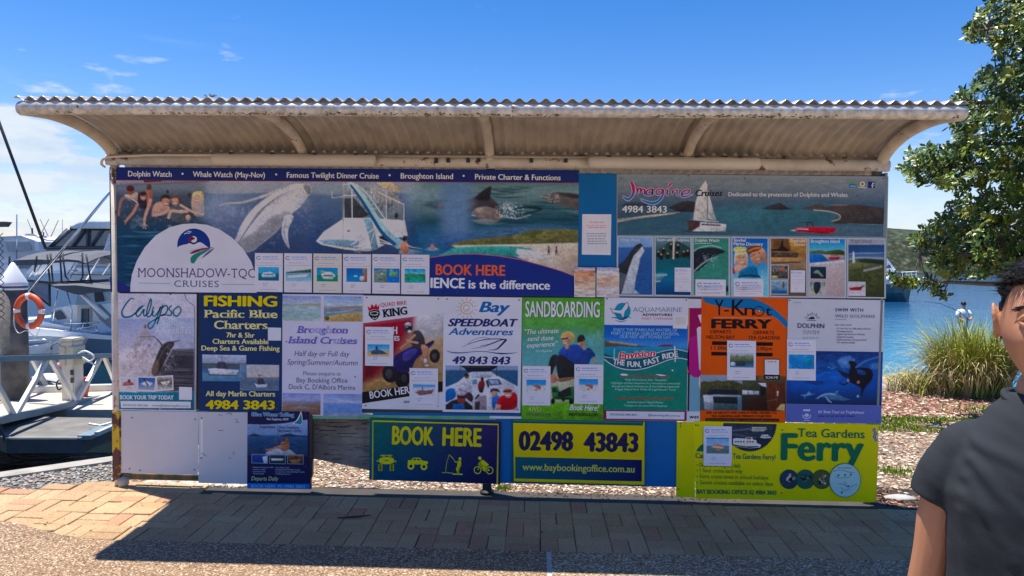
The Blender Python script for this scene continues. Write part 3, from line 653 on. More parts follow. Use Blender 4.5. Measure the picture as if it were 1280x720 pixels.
for k, x in enumerate(ribx):
    mb = MB(); mb.tube([(x, y, z) for y, z in rib], .040 if k in (0, 4) else .034, 14); mb.build('rib', M['cream'], kiosk, smooth=True)
    mb = MB(); mb.box((x-.045, 5.03, 2.375), (x+.045, 5.075, 2.44)); mb.build('bracket', M['cream'], kiosk, bevel=.004)
zb = 2.418
mb = MB(); mb.tube([(KX0+.0, 5.065, zb), (KX1-.0, 5.065, zb)], .040, 16); mb.build('beam', M['cream'], kiosk, smooth=True)
mb = MB(); mb.box((KX0+.02, 5.10, 2.44), (KX1-.02, 5.13, 2.485)); mb.build('roof_purlin', mat('rusty_purlin', (.34, .27, .21), .8, var=.3, rust=(.12, .055, .03), rscale=11, rthr=.55), kiosk)
for a, b in ((265, 470), (735, 951)):
    xa, xb = xat(a, 199, 4.99), xat(b, 199, 4.99); mb = MB(); n = 12; rings = []
    for x, s_ in ((xa, .6), (xa+.012, .93), (xa+.035, 1), (xb-.035, 1), (xb-.012, .93), (xb, .6)):
        rings.append([(x, 4.995+.042*s_*math.cos(2*PI*k/n)*(1 if math.cos(2*PI*k/n) < 0 else .6), zb-.003+.043*s_*math.sin(2*PI*k/n)) for k in range(n)])
    mb.loft(rings); f = mb.build('light_fitting', M['cream_clean'], kiosk, smooth=False, bevel=0)
    f.data.polygons.foreach_set('use_smooth', [True]*len(f.data.polygons))
    for t in (.12, .37, .63, .88):
        mb = MB(); x = xa+(xb-xa)*t; mb.box((x-.012, 4.965, zb+.036), (x+.012, 5.03, zb+.046)); mb.build('clip', M['black'], f)
mb = MB(); mb.tube(smooth([(KX0-.012, 5.05, 2.36), (KX0-.02, 5.02, 2.385), (KX0+.03, 5.01, 2.425), (KX0+.25, 5.01, 2.438), (-2.75, 5.01, 2.444), (-2.2, 5.01, 2.447)], 5, False), .009, 8)
mb.build('conduit', M['cream_clean'], kiosk, smooth=True)
mb = MB(); mb.tube([(xat(470, 193, 5.01), 5.015, 2.452), (xat(735, 195, 5.01), 5.015, 2.452)], .009, 8); mb.build('conduit', mat('grey_conduit', (.40, .35, .29), .6), kiosk, smooth=True)
for x in (300, 585, 598, 664, 707, 560, 545):
    p = P(x, 201, 5.02); mb = MB(); mb.box((p.x-.012, 5.012, p.z-.018+.01*random.random()), (p.x+.014, 5.03, p.z+.02)); mb.build('clip', M['black'], kiosk)
edge = mat('steel_frame', (.16, .17, .17), .5, .3, var=.2)
def kbox(name, x0, y0, x1, y1, d0, d1, mt, bevel=0):
    a = P(x0, y0, YB); b = P(x1, y1, YB); mb = MB(); mb.box((a.x, YB+d0, b.z), (b.x, YB+d1, a.z)); return mb.build(name, mt, kiosk, bevel=bevel)
a = P(139, 213, YB); b = P(1107, 520, YB)
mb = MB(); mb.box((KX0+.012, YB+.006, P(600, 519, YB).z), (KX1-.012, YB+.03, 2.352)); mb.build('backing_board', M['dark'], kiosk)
mb = MB(); mb.box((KX1-.010, YB-.012, .02), (KX1+.006, YB+.055, 2.37)); mb.build('end_trim', mat('end_trim_paint', (.20, .25, .25), .5), kiosk)
mb = MB(); mb.box((KX0-.004, YB-.004, P(150, 513, YB).z), (KX0+.008, YB+.04, 2.345)); mb.build('end_trim', M['panel_edge'], kiosk)
mb = MB(); mb.box((KX1-.06, YB+.03, -.02), (KX1-.012, YB+.09, 2.4)); mb.build('post', edge, kiosk)
mb = MB(); mb.box((ribx[2]-.03, YB+.034, -.02), (ribx[2]+.03, YB+.09, 2.38)); mb.lathe([(.052, -.02), (.052, .004), (.035, .02), (.034, .1)], (ribx[2], YB+.06, 0), 14); mb.build('post', M['black'], kiosk)
flake = mat('flaking_yellow_paint', (.62, .42, .02), .55, var=.15, rust=(.10, .03, .03), rscale=9, rthr=.50)
camo = mat('camouflage_rail', (.05, .07, .03), .6, two=(.22, .12, .05), scale=6, rust=(.55, .40, .03), rscale=6, rthr=.60)
l0 = P(141, 513, YB); l1 = P(152, 600, YB)
mb = MB(); mb.box((l0.x, YB-.02, l1.z), (l1.x+.005, YB+.04, l0.z)); mb.build('post_sleeve', flake, kiosk, bevel=.006)
mb = MB(); mb.tube([(l0.x+.035, YB+.01, -.02), (l0.x+.035, YB+.01, 2.40)], .030, 12); mb.build('post', M['cream'], kiosk, smooth=True)
mb = MB(); a = P(152, 593.5, YB); b = P(250, 601.5, YB); mb.box((a.x+.004, YB+.0, b.z), (b.x, YB+.03, a.z+.01)); mb.build('bottom_rail', camo, kiosk, bevel=.003)
mb = MB(); vs2, f2 = stones[1]; mb.add([(l0.x+.075+v[0]*.045, YB+.0+v[1]*.05, .03+v[2]*.055) for v in vs2], f2); mb.build('foot', M['concrete'], kiosk, smooth=True)
for q in ([(466, 515), (846, 521), (846, 609), (464, 600)],):
    slab('blue_board', q, None, kiosk, .0, .012, M['bluepaint'])
slab('lath', [(387, 518), (620, 520.5), (620, 524.5), (387, 523.5)], None, kiosk, .006, .012, mat('green_lath', (.12, .42, .22), .6, two=(.22, .45, .36), scale=5))
slab('lath', [(612, 520), (652, 520.8), (652, 523.6), (612, 523)], None, kiosk, .009, .012, mat('white_lath', (.8, .8, .78), .5))
ply = mat('weathered_plywood', (.22, .185, .155), .9, two=(.30, .26, .22), scale=4, var=.25, bump=.7, bscale=30)
q = [(386, 519), (466, 521), (466, 589), (386, 572)]
mb = MB(); a = [P(x, y, YB+.16) for x, y in q]; mb.prism(a, (0, .018, 0)); pw = mb.build('plywood_panel', ply, kiosk)
mb = MB()
rr_ = random.Random(4)
for k in range(46):
    x = rr_.uniform(387, 460); y = rr_.uniform(523, 570+(x-386)*.2); l_ = rr_.uniform(4, 26); e = min(x+l_, 465)
    mb.prism([P(x, y, YB+.159), P(e, y+rr_.uniform(-.7, .7), YB+.159), P(e, y+.5, YB+.159), P(x, y+.7, YB+.159)], (0, .0006, 0))
o = mb.build('crack', mat('ply_crack', (.06, .05, .045), .9), pw); o['kind'] = 'stuff'
mb = MB(); p = P(263, 121, 4.2); rr_ = random.Random(2)
for k in range(9): mb.tube([(p.x, p.y, 2.66), (p.x+rr_.uniform(-.02, .02), p.y, 2.68), (p.x+rr_.uniform(-.035, .035), p.y+rr_.uniform(-.02, .02), 2.69+rr_.uniform(0, .012))], [.0015, .0015, .004], 4)
tag(mb.build('dry_weed', mat('dry_weed', (.16, .13, .10), .9), org=(p.x, p.y, 2.66)), 'tiny dry weed sprouting on top of the roof edge, left part', 'weed')
SG = 'advertising signs screwed to the kiosk'
def sign(label, q, col, front=.010, th=.005, name='sign', cat='sign', group=SG, mt=None, scr=()):
    if len(q) == 4 and not hasattr(q[0], '__len__'): q = quad(*q)
    b = P((q[2][0]+q[3][0])/2, (q[2][1]+q[3][1])/2, YB-front)
    r = thing(name, label, cat, b, group); r['front'] = front
    slab('panel', q, col, r, front, th, mt)
    if scr: screws(r, scr, front+.0005)
    return r
PG = 'white paper notices fixed over the signs'
WHT = (206, 204, 214)
def sheet_pic(p, kind, x0, y0, x1, y1):
    h = y1-y0; w_ = x1-x0; X = lambda u: x0+u*w_; Y = lambda v: y0+v*h
    if kind == 'ferry':      # pale ship on turquoise water
        p.vgrad([(y0, (70, 170, 215)), (Y(.45), (60, 150, 190)), (Y(.5), (25, 110, 130)), (y1, (20, 95, 120))]); p.poly([(X(.15), Y(.62)), (X(.25), Y(.4)), (X(.6), Y(.36)), (X(.85), Y(.55)), (X(.8), Y(.75)), (X(.2), Y(.75))], (200, 215, 225)); p.line([(X(.3), Y(.55)), (X(.7), Y(.55))], 1.2, (70, 90, 110))
    elif kind == 'speed':
        p.vgrad([(y0, (200, 210, 220)), (Y(.4), (185, 200, 210)), (Y(.5), (90, 150, 175)), (y1, (150, 190, 200))]); p.poly([(X(0), Y(.35)), (X(.3), Y(.28)), (X(.7), Y(.2)), (X(1), Y(.12)), (X(1), Y(.4)), (X(0), Y(.42))], (70, 95, 80)); p.poly([(X(.05), Y(.6)), (X(.9), Y(.5)), (X(.8), Y(.7)), (X(.1), Y(.75))], (215, 225, 230))
    elif kind == 'boat2':
        p.vgrad([(y0, (30, 130, 190)), (Y(.5), (40, 150, 180)), (Y(.55), (20, 120, 110)), (y1, (25, 130, 100))]); p.poly([(X(.2), Y(.5)), (X(.35), Y(.3)), (X(.7), Y(.32)), (X(.9), Y(.6)), (X(.75), Y(.85)), (X(.3), Y(.8))], (205, 215, 200)); p.line([(X(.35), Y(.58)), (X(.75), Y(.6))], 1.6, (60, 90, 90)); p.ell(X(.3), Y(.3), 3, 1.5, (150, 170, 110))
    elif kind == 'whale':
        p.vgrad([(y0, (20, 100, 175)), (y1, (15, 125, 175))]); p.poly([(X(.75), Y(0)), (X(1), Y(0)), (X(1), Y(1)), (X(.7), Y(1)), (X(.8), Y(.5))], (120, 110, 100)); p.ell(X(.88), Y(.7), 2, 4, (190, 90, 70)); p.ell(X(.45), Y(.6), 2.5, 1.2, (160, 200, 215)); p.ell(X(.75), Y(.75), 3, 3, (190, 190, 185))
    elif kind == 'aerial':
        p.vgrad([(y0, (30, 115, 190)), (y1, (20, 105, 180))]); p.poly([(X(0), Y(.2)), (X(.5), Y(0)), (X(.5), Y(1)), (X(0), Y(1))], (120, 140, 125)); p.tex(2, 2, .5, 4, (x0, y0, X(.5), y1)); p.poly([(X(.62), Y(.1)), (X(.7), Y(.05)), (X(.8), Y(.3)), (X(.9), Y(.15)), (X(.95), Y(.55)), (X(.6), Y(.6))], (110, 170, 120))
    elif kind == 'coast':
        p.vgrad([(y0, (40, 140, 200)), (Y(.35), (100, 180, 210)), (Y(.4), (70, 130, 80)), (Y(.7), (40, 140, 110)), (y1, (60, 160, 170))]); p.tex(3, 1.5, .35, 6)
    elif kind == 'quad':
        p.vgrad([(y0, (40, 130, 190)), (Y(.5), (120, 180, 210)), (Y(.55), (190, 165, 120)), (y1, (200, 175, 130))]); p.poly([(X(.15), Y(.6)), (X(.4), Y(.4)), (X(.7), Y(.55)), (X(.9), Y(.8)), (X(.2), Y(.85))], (60, 75, 95)); p.ell(X(.42), Y(.3), 1.4, 2.4, (50, 50, 55))
    elif kind == 'sandtoy':
        p.vgrad([(y0, (60, 130, 185)), (Y(.25), (110, 170, 205)), (Y(.3), (205, 190, 195)), (y1, (210, 205, 215))]); p.poly([(X(.1), Y(.65)), (X(.3), Y(.45)), (X(.6), Y(.5)), (X(.95), Y(.4)), (X(.85), Y(.75)), (X(.3), Y(.9))], (120, 90, 90)); p.line([(X(.42), Y(.25)), (X(.44), Y(.5))], 1, (60, 50, 60))
    elif kind == 'dune':
        p.vgrad([(y0, (40, 130, 195)), (Y(.42), (70, 150, 205)), (Y(.5), (205, 195, 185)), (y1, (210, 203, 200))]); p.poly([(X(.3), Y(.5)), (X(.5), Y(.35)), (X(.75), Y(.5)), (X(.7), Y(.8)), (X(.45), Y(.6))], (150, 105, 95)); p.ell(X(.5), Y(.8), 2, 1, (150, 100, 80))
    elif kind == 'river':
        p.vgrad([(y0, (170, 195, 215)), (Y(.25), (120, 125, 90)), (Y(.5), (90, 95, 70)), (Y(.6), (50, 75, 75)), (y1, (75, 125, 160))]); p.tex(2, 2, .4, 8, (x0, y0, x1, Y(.5))); p.poly([(X(.25), Y(.55)), (X(.65), Y(.55)), (X(.65), Y(.9)), (X(.25), Y(.9))], (45, 60, 60)); p.ell(X(.12), Y(.75), 3, 2.5, (200, 210, 225))
    elif kind == 'cruiser':
        p.vgrad([(y0, (110, 165, 215)), (Y(.5), (150, 180, 205)), (Y(.55), (90, 120, 115)), (y1, (85, 110, 100))]); p.poly([(X(.2), Y(.6)), (X(.35), Y(.35)), (X(.6), Y(.4)), (X(.8), Y(.55)), (X(.75), Y(.8)), (X(.45), Y(.8))], (190, 130, 110)); p.line([(X(.3), Y(.58)), (X(.72), Y(.66))], 1.4, (220, 215, 210))
    elif kind == 'snorkel':
        p.vgrad([(y0, (30, 130, 190)), (y1, (15, 115, 180))]); p.tex(3, 1.6, .7, 9, None, (150, 205, 225), .62); p.ell(X(.78), Y(.5), 5, 3.5, (30, 130, 140))
    p.tex(1.8, 1.2, .12, 13)
def notice(label, x0, y0, x1, y1, kind=None, pr=None, front=.0165, tone=WHT, extra=None, D=YB):
    k = sl(y0); q = [(x0, y0), (x1, y0+(x1-x0)*k), (x1-.3, y1+(x1-x0)*sl(y1)), (x0-.2, y1)]
    b = P((x0+x1)/2, y1, YB-front); r = thing('paper_notice', label, 'notice', b, PG)
    c = lin(np.array([tone]*8, float))*GAIN
    o = slab('sheet', q, tone, r, front, .0015); o.data.materials.clear(); o.data.materials.append(M['paper'])
    w_ = x1-x0; h = y1-y0; A = Art(); s = w_/35.
    A.ring(x0+4.6*s, y0+6.2*s, 2.5*s, 1.9*s, .8*s, (70, 105, 150), 0, 20, 330, 12)
    A.greek(x0+9*s, x1-7*s, y0+4.4*s, 1.1*s, (120, 140, 190)); A.greek(x0+10*s, x1-5*s, y0+7.2*s, .9*s, (135, 150, 200))
    A.greek(x0+6*s, x1-9*s, y0+12.*s, .7*s, (160, 160, 175)); A.greek(x0+2*s, x1-2*s, y0+15.*s, .7*s, (190, 160, 165))
    if kind is None:
        for t in (.42, .5, .58): A.greek(x0+2*s, x1-3*s, y0+h*t, .7*s, (160, 160, 180))
    A.greek(x0+w_*.28, x0+w_*.45, y1-10.5*s, .7*s, (140, 140, 155)); A.greek(x0+w_*.28, x0+w_*.42, y1-8*s, .7*s, (140, 140, 155)); A.greek(x0+w_*.2, x1-w_*.2, y1-3*s, .6*s, (150, 150, 165))
    A.build('lettering', r, front+.0004, mt=M['paper'])
    if kind:
        u0, v0, u1, v1 = pr or (.12, .36, .86, .71)
        a = (x0+w_*u0, y0+h*v0, x0+w_*u1, y0+h*v1); p = Pic(a, .75); sheet_pic(p, kind, *a); p.build('picture', r, front+.0004, mt=M['paper'])
    return r
SK = (188, 140, 118)

q = [(136.8, 208.8), (724, 212.6), (721.5, 370.8), (138.4, 365)]
b1 = sign('long cruise banner with navy header, whale, slide boat and dolphins, top left of the board', q, (30, 42, 100), .010, .004, scr=[(141, 212), (141.5, 361), (279, 364), (558, 214), (571, 366), (722, 217)])
def ytop(x): return 224.6+(x-137)*.0059+.3
p = Pic([(137.2, 224.6), (723.8, 228.2), (721.7, 370.2), (138.4, 364.4)], .95)
p.vgrad([(224, (158, 164, 178)), (240, (150, 158, 174)), (242.5, (96, 116, 146)), (275, (74, 96, 134)), (310, (52, 70, 106)), (370, (40, 55, 85))])
p.vgrad([(224, (128, 132, 142)), (236, (112, 122, 134)), (246, (70, 82, 96)), (275, (52, 66, 82)), (285, (34, 66, 88)), (300, (26, 64, 90)), (365, (22, 62, 92))], 110, 268)
p.vgrad([(224, (168, 172, 182)), (241, (160, 166, 178)), (243, (110, 130, 158)), (275, (96, 114, 146)), (320, (66, 84, 120))], 256, 325)
z = Z(130, 225, 9.6)
for s_ in range(26):     # swell lines left
    y = 287+s_*3.0+random.uniform(-1, 1); x = random.uniform(137, 190); p.line([(x, y), (x+20, y+random.uniform(-1.5, 1.5)), (x+random.uniform(30, 60), y)], [0, 1.8, 0], random.choice([(70, 120, 145), (12, 34, 52), (14, 40, 60), (95, 140, 160)]), 1.4, .75, 4)
p.tex(5, 1.7, .22, 2, (137, 284, 215, 365)); p.tex(3, 2.5, .9, 3, (137, 236, 262, 284), (135, 150, 160), .60); p.tex(9, 5, .8, 5, (150, 270, 250, 290), (150, 165, 172), .56)
p.line(z((70, 90), (300, 62), (700, 45), (1248, 15)), 1.0, (90, 92, 100), 1, .8); p.poly(z((90, 0), (690, 0), (690, 20), (460, 32), (95, 60)), (150, 142, 152), 1.2); p.poly(z((470, 0), (690, 0), (690, 18), (480, 28)), (90, 40, 50))
def arm(pts, w_, c=SK): p.line(z(pts), [w_, w_*.85, w_*.6], c, .8, 1, 3)
arm([(300, 190), (215, 230), (185, 330), (175, 420)], 4.4, (150, 112, 100)); p.poly(z((240, 180), (330, 170), (400, 150), (410, 250), (330, 260)), (190, 165, 148), 1, 1, 3); p.poly(z((280, 205), (400, 280), (340, 260)), (40, 44, 60)); p.line(z((270, 190), (400, 270)), 1.3, (215, 205, 200))
p.ell(*z(320, 125), 4.6, 5.6, (150, 85, 75)); p.ell(*z(315, 100), 5.0, 3.8, (78, 44, 42)); 
p.poly(z((410, 170), (440, 150), (500, 150), (520, 330), (440, 330), (405, 270)), (48, 40, 52), 1, 1, 3); p.ell(*z(470, 200), 3.6, 4.9, (185, 125, 110)); p.ell(*z(468, 165), 4.6, 2.6, (60, 40, 42)); p.line(z((455, 218), (485, 222)), 1, (235, 225, 220))
arm([(400, 290), (350, 390), (290, 460), (262, 500)], 3.9); p.line(z((262, 500), (235, 495)), 1, SK); p.line(z((262, 500), (255, 530)), 1, SK)
p.poly(z((510, 110), (575, 100), (580, 320), (520, 330)), (150, 98, 84), 1, 1, 2); p.ell(*z(540, 85), 3.2, 4.0, (92, 62, 56)); arm([(555, 240), (530, 330), (490, 450), (485, 530)], 4.4, (200, 158, 140))
for e in ((445, 550), (470, 580), (500, 585), (520, 550)): p.line(z((485, 525), e), 1.1, (205, 165, 148))
p.poly(z((600, 300), (700, 260), (800, 340), (780, 400), (600, 440), (570, 420)), (192, 150, 132), 1, 1, 3); p.ell(*z(745, 245), 5.2, 7.0, (192, 138, 116)); p.poly(z((680, 200), (740, 170), (785, 190), (790, 230), (740, 215), (700, 230), (690, 260)), (56, 42, 40), .8, 1, 2); p.line(z((725, 282), (765, 288)), 1.2, (238, 230, 225)); p.ell(*z(762, 140), 1.8, 2.4, (60, 60, 70))
p.line(z((600, 420), (700, 400), (770, 360)), 3.6, (205, 165, 148), .8, 1, 3)
p.poly(z((780, 420), (800, 330), (900, 320), (1000, 370), (960, 520), (820, 480)), (88, 92, 92), 2, .8, 3); p.ell(*z(855, 250), 4.6, 6.4, (205, 150, 130)); p.poly(z((810, 210), (850, 175), (910, 200), (930, 290), (900, 280), (880, 215), (820, 225)), (100, 70, 58), .8, 1, 2); p.line(z((838, 280), (875, 278)), 1.2, (240, 232, 228))
p.line(z((775, 450), (810, 370), (900, 380), (1000, 375)), 3.6, (208, 168, 150), .8, 1, 3); p.ell(*z(930, 380), 3.4, 2.2, (212, 176, 156))
p.ell(*z(1010, 450), 3.2, 3.6, (200, 160, 135)); p.poly(z((1050, 230), (1180, 250), (1200, 420), (1080, 420)), (190, 160, 145), 1.2, .9, 3); p.ell(*z(1120, 210), 4.8, 6.6, (205, 150, 132)); p.poly(z((1060, 170), (1110, 135), (1185, 150), (1200, 280), (1160, 260), (1150, 190), (1090, 180), (1060, 250)), (205, 180, 130), .8, 1, 3); p.line(z((1100, 245), (1135, 245)), 1.1, (240, 232, 228)); p.ell(*z(1025, 180), 2.4, 3.2, (70, 55, 55)); p.line(z((920, 300), (1060, 380), (1190, 410)), 3.0, (206, 172, 152), .8, 1, 3)
p.ell(196, 262, 1, 1, (60, 60, 60), 0, 1, .0)
p.ell(272, 262, 26, 18, (150, 165, 185), 0, 16, .55); p.tex(4, 3, .5, 7, (255, 235, 330, 300), (190, 200, 210), .60)
z = Z(310, 200, 4.236)
p.line([(273, 257), (285, 254), (303, 253), (330, 245), (350, 238)], [1, 2.5, 3, 6], (190, 190, 190), 1, .95, 4); p.ell(293, 272, 22, 9, (120, 135, 165), 0, 5, .4)
body = [(288, 312), (295, 297), (301, 282), (314, 263), (332, 248), (350, 238), (364, 231), (376, 229.5), (388, 231.5), (389, 241), (382, 249), (375, 259), (362, 270), (351, 284), (341, 294), (327, 305), (312, 315)]
p.poly(body, (206, 206, 210), 1.2, 1, 3)
p.poly([(294, 310), (304, 298), (320, 288), (338, 272), (352, 266), (362, 266), (350, 284), (336, 298), (314, 314)], (110, 112, 120), 4, .6, 3)
for k in range(13):      # throat grooves
    t = k/12; p.line([(372-t*18, 236+t*17), (345-t*18, 247+t*14), (318-t*10, 275+t*12), (300-t*2, 300+t*4)], [.3, .8, .7], (120, 124, 135), .8, .55, 4)
p.tex(2.2, 2.2, .6, 11, (292, 270, 368, 318), (160, 165, 172), .57)
p.tex(2.5, 2.5, .12, 12, (300, 228, 390, 290)); p.poly([(378, 231), (387, 232), (388.5, 240), (385, 243)], (96, 96, 102), 1.2, .7, 2); p.tex(1.6, 1.6, .7, 14, (366, 229, 390, 252), (60, 62, 72), .6)
p.poly([(356, 270), (364, 268), (367, 272), (361, 285), (360, 298), (362, 311), (356, 303), (352, 292), (353, 280)], (196, 198, 204), .9, 1, 3); p.line([(358, 274), (355, 290), (360, 306)], [.4, 1.2, .4], (110, 116, 132), .8, .7, 3)
p.tex(5, 4, .6, 15, (362, 240, 408, 300), (150, 162, 185), .56); p.ell(380, 254, 14, 8, (160, 172, 190), .5, 7, .45)
p.vgrad([(224, (150, 164, 176)), (241, (140, 156, 170)), (246, (92, 116, 146)), (300, (46, 70, 110)), (370, (38, 60, 98))], 380, 440)
p.vgrad([(224, (150, 164, 170)), (245, (120, 146, 156)), (275, (50, 86, 110)), (300, (30, 72, 112)), (324, (28, 66, 105))], 500, 600)
p.tex(6, 1.8, .16, 16, (362, 262, 560, 320))
z = Z(310, 200, 4.236)
def zp(pts, c, so=.8, a=1, sm=0): p.poly(z(pts), c, so, a, sm)
def zl(pts, w_, c, so=.8, a=1, sm=0): p.line(z(pts), w_, c, so, a, sm)
zp([(500, 120), (650, 118), (815, 230), (826, 320), (500, 310)], (128, 140, 148)); p.tex(2, 3, .5, 17, (428, 228, 505, 274)); zp([(680, 118), (760, 118), (815, 165), (740, 172)], (196, 176, 140)); zp([(640, 140), (760, 150), (820, 235), (700, 225)], (150, 150, 150)); p.tex(1.2, 2.2, .7, 18, (460, 229, 505, 256), (225, 225, 225), .55)
zp([(500, 205), (560, 200), (640, 290), (600, 310), (510, 305)], (58, 64, 70)); 
zp([(400, 380), (505, 310), (670, 308), (830, 320), (846, 400), (800, 410), (660, 480), (590, 490), (390, 450), (360, 430)], (222, 220, 218)); zp([(372, 425), (500, 420), (590, 430), (580, 470), (400, 446)], (120, 152, 168)); zl([(385, 452), (500, 475), (640, 488), (720, 460)], 1.2, (70, 60, 55))
zp([(610, 310), (655, 310), (690, 470), (655, 480), (640, 400)], (120, 156, 172)); zl([(545, 450), (620, 400), (690, 345)], 1.4, (225, 225, 225)); zl([(560, 460), (650, 440), (670, 380)], 1.0, (225, 225, 225)); zp([(695, 405), (730, 395), (770, 450), (700, 445)], (30, 40, 50)); p.ell(*z(532, 376), 1.6, 1, (40, 40, 40))
zl([(505, 115), (507, 310)], 1.0, (230, 230, 230)); zl([(550, 150), (551, 305)], 1.2, (235, 235, 235)); zl([(732, 170), (732, 310)], .9, (225, 225, 225)); zl([(825, 230), (826, 320)], .9, (225, 225, 225)); zl([(500, 190), (600, 185)], 1, (230, 230, 230)); zl([(690, 170), (822, 235)], 1.2, (225, 225, 225)); zl([(500, 130), (560, 125)], .9, (225, 225, 225)); zl([(445, 165), (445, 200), (505, 195)], .8, (215, 215, 215)); zl([(500, 308), (690, 308)], .8, (225, 225, 225))
for x in range(600, 825, 22): zl([(x, 170+(x-600)*.25), (x, 195+(x-600)*.25)], .6, (225, 225, 225), .8, .8)
zl([(700, 420), (770, 450), (700, 435)], 1.4, (230, 230, 232)); p.ell(*z(590, 290), 1.6, 2.2, (70, 60, 60)); p.ell(*z(785, 295), 2.4, 3.6, (40, 50, 60))
slide = [(530, 128), (560, 122), (620, 190), (690, 300), (760, 390), (830, 435), (800, 470), (770, 455), (700, 380), (640, 280), (580, 190)]
zp(slide, (160, 208, 220), .8, 1, 3); zl([(545, 135), (590, 195), (650, 290), (710, 385), (775, 445)], [2.6, 3.6, 4.0, 4.6], (40, 86, 130), .8, 1, 4); zl([(575, 130), (640, 190), (710, 290), (780, 375), (835, 425)], 1.4, (200, 225, 232), .8, 1, 4)
zp([(800, 480), (845, 470), (925, 480), (925, 500), (800, 500)], (170, 185, 195), 2, .7)
p.ell(*z(828, 416), 2.6, 3.2, (52, 34, 34)); zp([(808, 440), (840, 432), (852, 460), (848, 492), (812, 492)], (190, 130, 105), 1, 1, 2); zl([(840, 450), (870, 462), (925, 470)], 1.3, (205, 195, 190)); 
zl([(503, 100), (505, 480)], .5, (70, 72, 80), .6, .6)
z = Z(500, 200, 4.236)
p.vgrad([(226, (88, 116, 122)), (240, (112, 140, 142)), (258, (70, 104, 112)), (275, (34, 72, 84)), (284, (44, 86, 112)), (300, (50, 98, 140)), (318, (45, 100, 130))], 512, 760)
p.ell(530, 250, 26, 22, (128, 150, 165), 0, 20, .5)
for s_ in range(60):
    y = random.uniform(231, 285); x = random.uniform(520, 715); p.line([(x, y), (x+18, y+1.5), (x+40, y)], [0, random.uniform(1, 3), 0], random.choice([(18, 50, 60), (24, 62, 72), (130, 155, 155), (20, 48, 58), (98, 130, 132)]), 1.8, .55, 4)
p.ell(560, 252, 36, 16, (120, 145, 158), 0, 14, .5)
zp([(120, 240), (210, 210), (330, 205), (420, 200), (380, 290), (250, 270)], (60, 84, 92), 3, .8, 3)
zp([(188, 248), (240, 215), (320, 208), (388, 206), (425, 170), (484, 138), (478, 190), (500, 215), (540, 262), (530, 290), (440, 290), (370, 275), (260, 262)], (66, 62, 66), 1, 1, 3)
zp([(190, 246), (240, 218), (330, 214), (400, 225), (380, 250), (330, 262), (240, 258)], (106, 98, 98), 3, .8, 3); zp([(390, 205), (440, 165), (482, 140), (474, 200), (460, 215)], (40, 38, 44), 1.2, 1, 2)
zp([(378, 285), (400, 258), (450, 246), (510, 262), (545, 300), (520, 325), (450, 318), (400, 300)], (124, 112, 108), 1, 1, 3); p.ell(*z(425, 268), 5, 3, (176, 160, 150), .3, 3, .8); zl([(378, 290), (400, 296)], 1, (210, 200, 190)); zp([(375, 320), (450, 312), (520, 325), (450, 338)], (150, 150, 145), 2, .7, 2)
p.tex(1.6, 1.6, 1, 19, (620, 252, 662, 277), (215, 222, 222), .52); p.tex(1.3, 1.3, 1, 29, (617, 250, 645, 275), (225, 228, 228), .5)
p.ell(*z(590, 320), 16, 3, (30, 60, 70), 0, 3, .6); zl([(600, 262), (680, 250), (750, 262), (650, 285)], [1, 3, 1], (14, 40, 48), 1, .8, 3); zl([(560, 300), (620, 310), (690, 290)], 1.2, (190, 200, 198), 1, .8, 3)
zp([(740, 195), (800, 178), (830, 170), (948, 185), (948, 262), (900, 250), (850, 240), (790, 215)], (92, 86, 84), 1, 1, 3); zp([(825, 172), (948, 182), (948, 205), (860, 190)], (58, 54, 58), 1.5, 1, 2); p.tex(1.8, 1.8, .8, 21, (683, 240, 702, 256), (190, 196, 190), .5); zl([(740, 192), (790, 200)], 1.4, (150, 152, 150))
z = Z(500, 200, 4.236)
p.vgrad([(286, (100, 130, 165)), (305, (50, 88, 140)), (318, (40, 90, 130))], 540, 600)
p.tex(4, 1.6, .18, 22, (505, 288, 580, 325)); p.ell(650, 290, 60, 8, (88, 112, 140), -.05, 7, .5)
zp([(270, 445), (380, 420), (500, 410), (620, 395), (700, 372), (800, 368), (948, 372), (948, 450), (600, 452), (300, 458)], (104, 104, 62), 1.2, 1, 2); p.tex(7, 2, .35, 23, (565, 285, 724, 308)); zp([(640, 400), (660, 378), (700, 370), (760, 376), (720, 395)], (78, 84, 50), 1.5, .8, 2)
zp([(275, 452), (600, 446), (948, 438), (948, 640), (730, 560), (560, 490), (300, 470)], (196, 184, 166), 1.5, 1); zp([(300, 462), (560, 455), (690, 470), (720, 500), (620, 510), (430, 505), (200, 515), (260, 480)], (66, 148, 140), 2, 1, 2); zp([(620, 470), (760, 490), (830, 510), (760, 530), (640, 515)], (222, 216, 208), 2, .9, 2); zp([(820, 500), (948, 470), (948, 620), (850, 560)], (180, 160, 140), 4, .6)
p.tex(3, 1.2, .08, 24, (570, 300, 724, 350))
for x in (788, 828): p.ell(*z(x, 462), 1.0, 1.4, (70, 45, 40)); zl([(x, 470), (x, 485)], 2.3, (150, 95, 75)); zl([(x-3, 485), (x-5, 502)], .9, (110, 70, 60)); zl([(x+3, 485), (x+4, 502)], .9, (110, 70, 60)); zl([(x, 480), (x, 487)], 2.4, (60, 50, 70))
p.ell(*z(172, 455), 2.2, 2.2, (190, 110, 80)); zl([(150, 468), (172, 460), (196, 470)], 1.2, (210, 150, 130)); p.ell(*z(172, 475), 8, 1.6, (150, 170, 185), 0, 1.5, .7)
p.build('picture', b1, .0112)
A = Art()
A.poly([(137, 346), (163, 359), (163, 364.6), (138.3, 364.3)], (34, 44, 108), 0)
arc = [z(60, 560), z(160, 518), z(280, 502), z(400, 500), z(520, 510), z(640, 530), z(760, 562), z(860, 592), z(925, 618), (721.7, 370), (500, 368)]
A.poly([(x, y-.9) for x, y in arc], (190, 96, 96), 1); A.poly(arc, (28, 44, 116), 2)
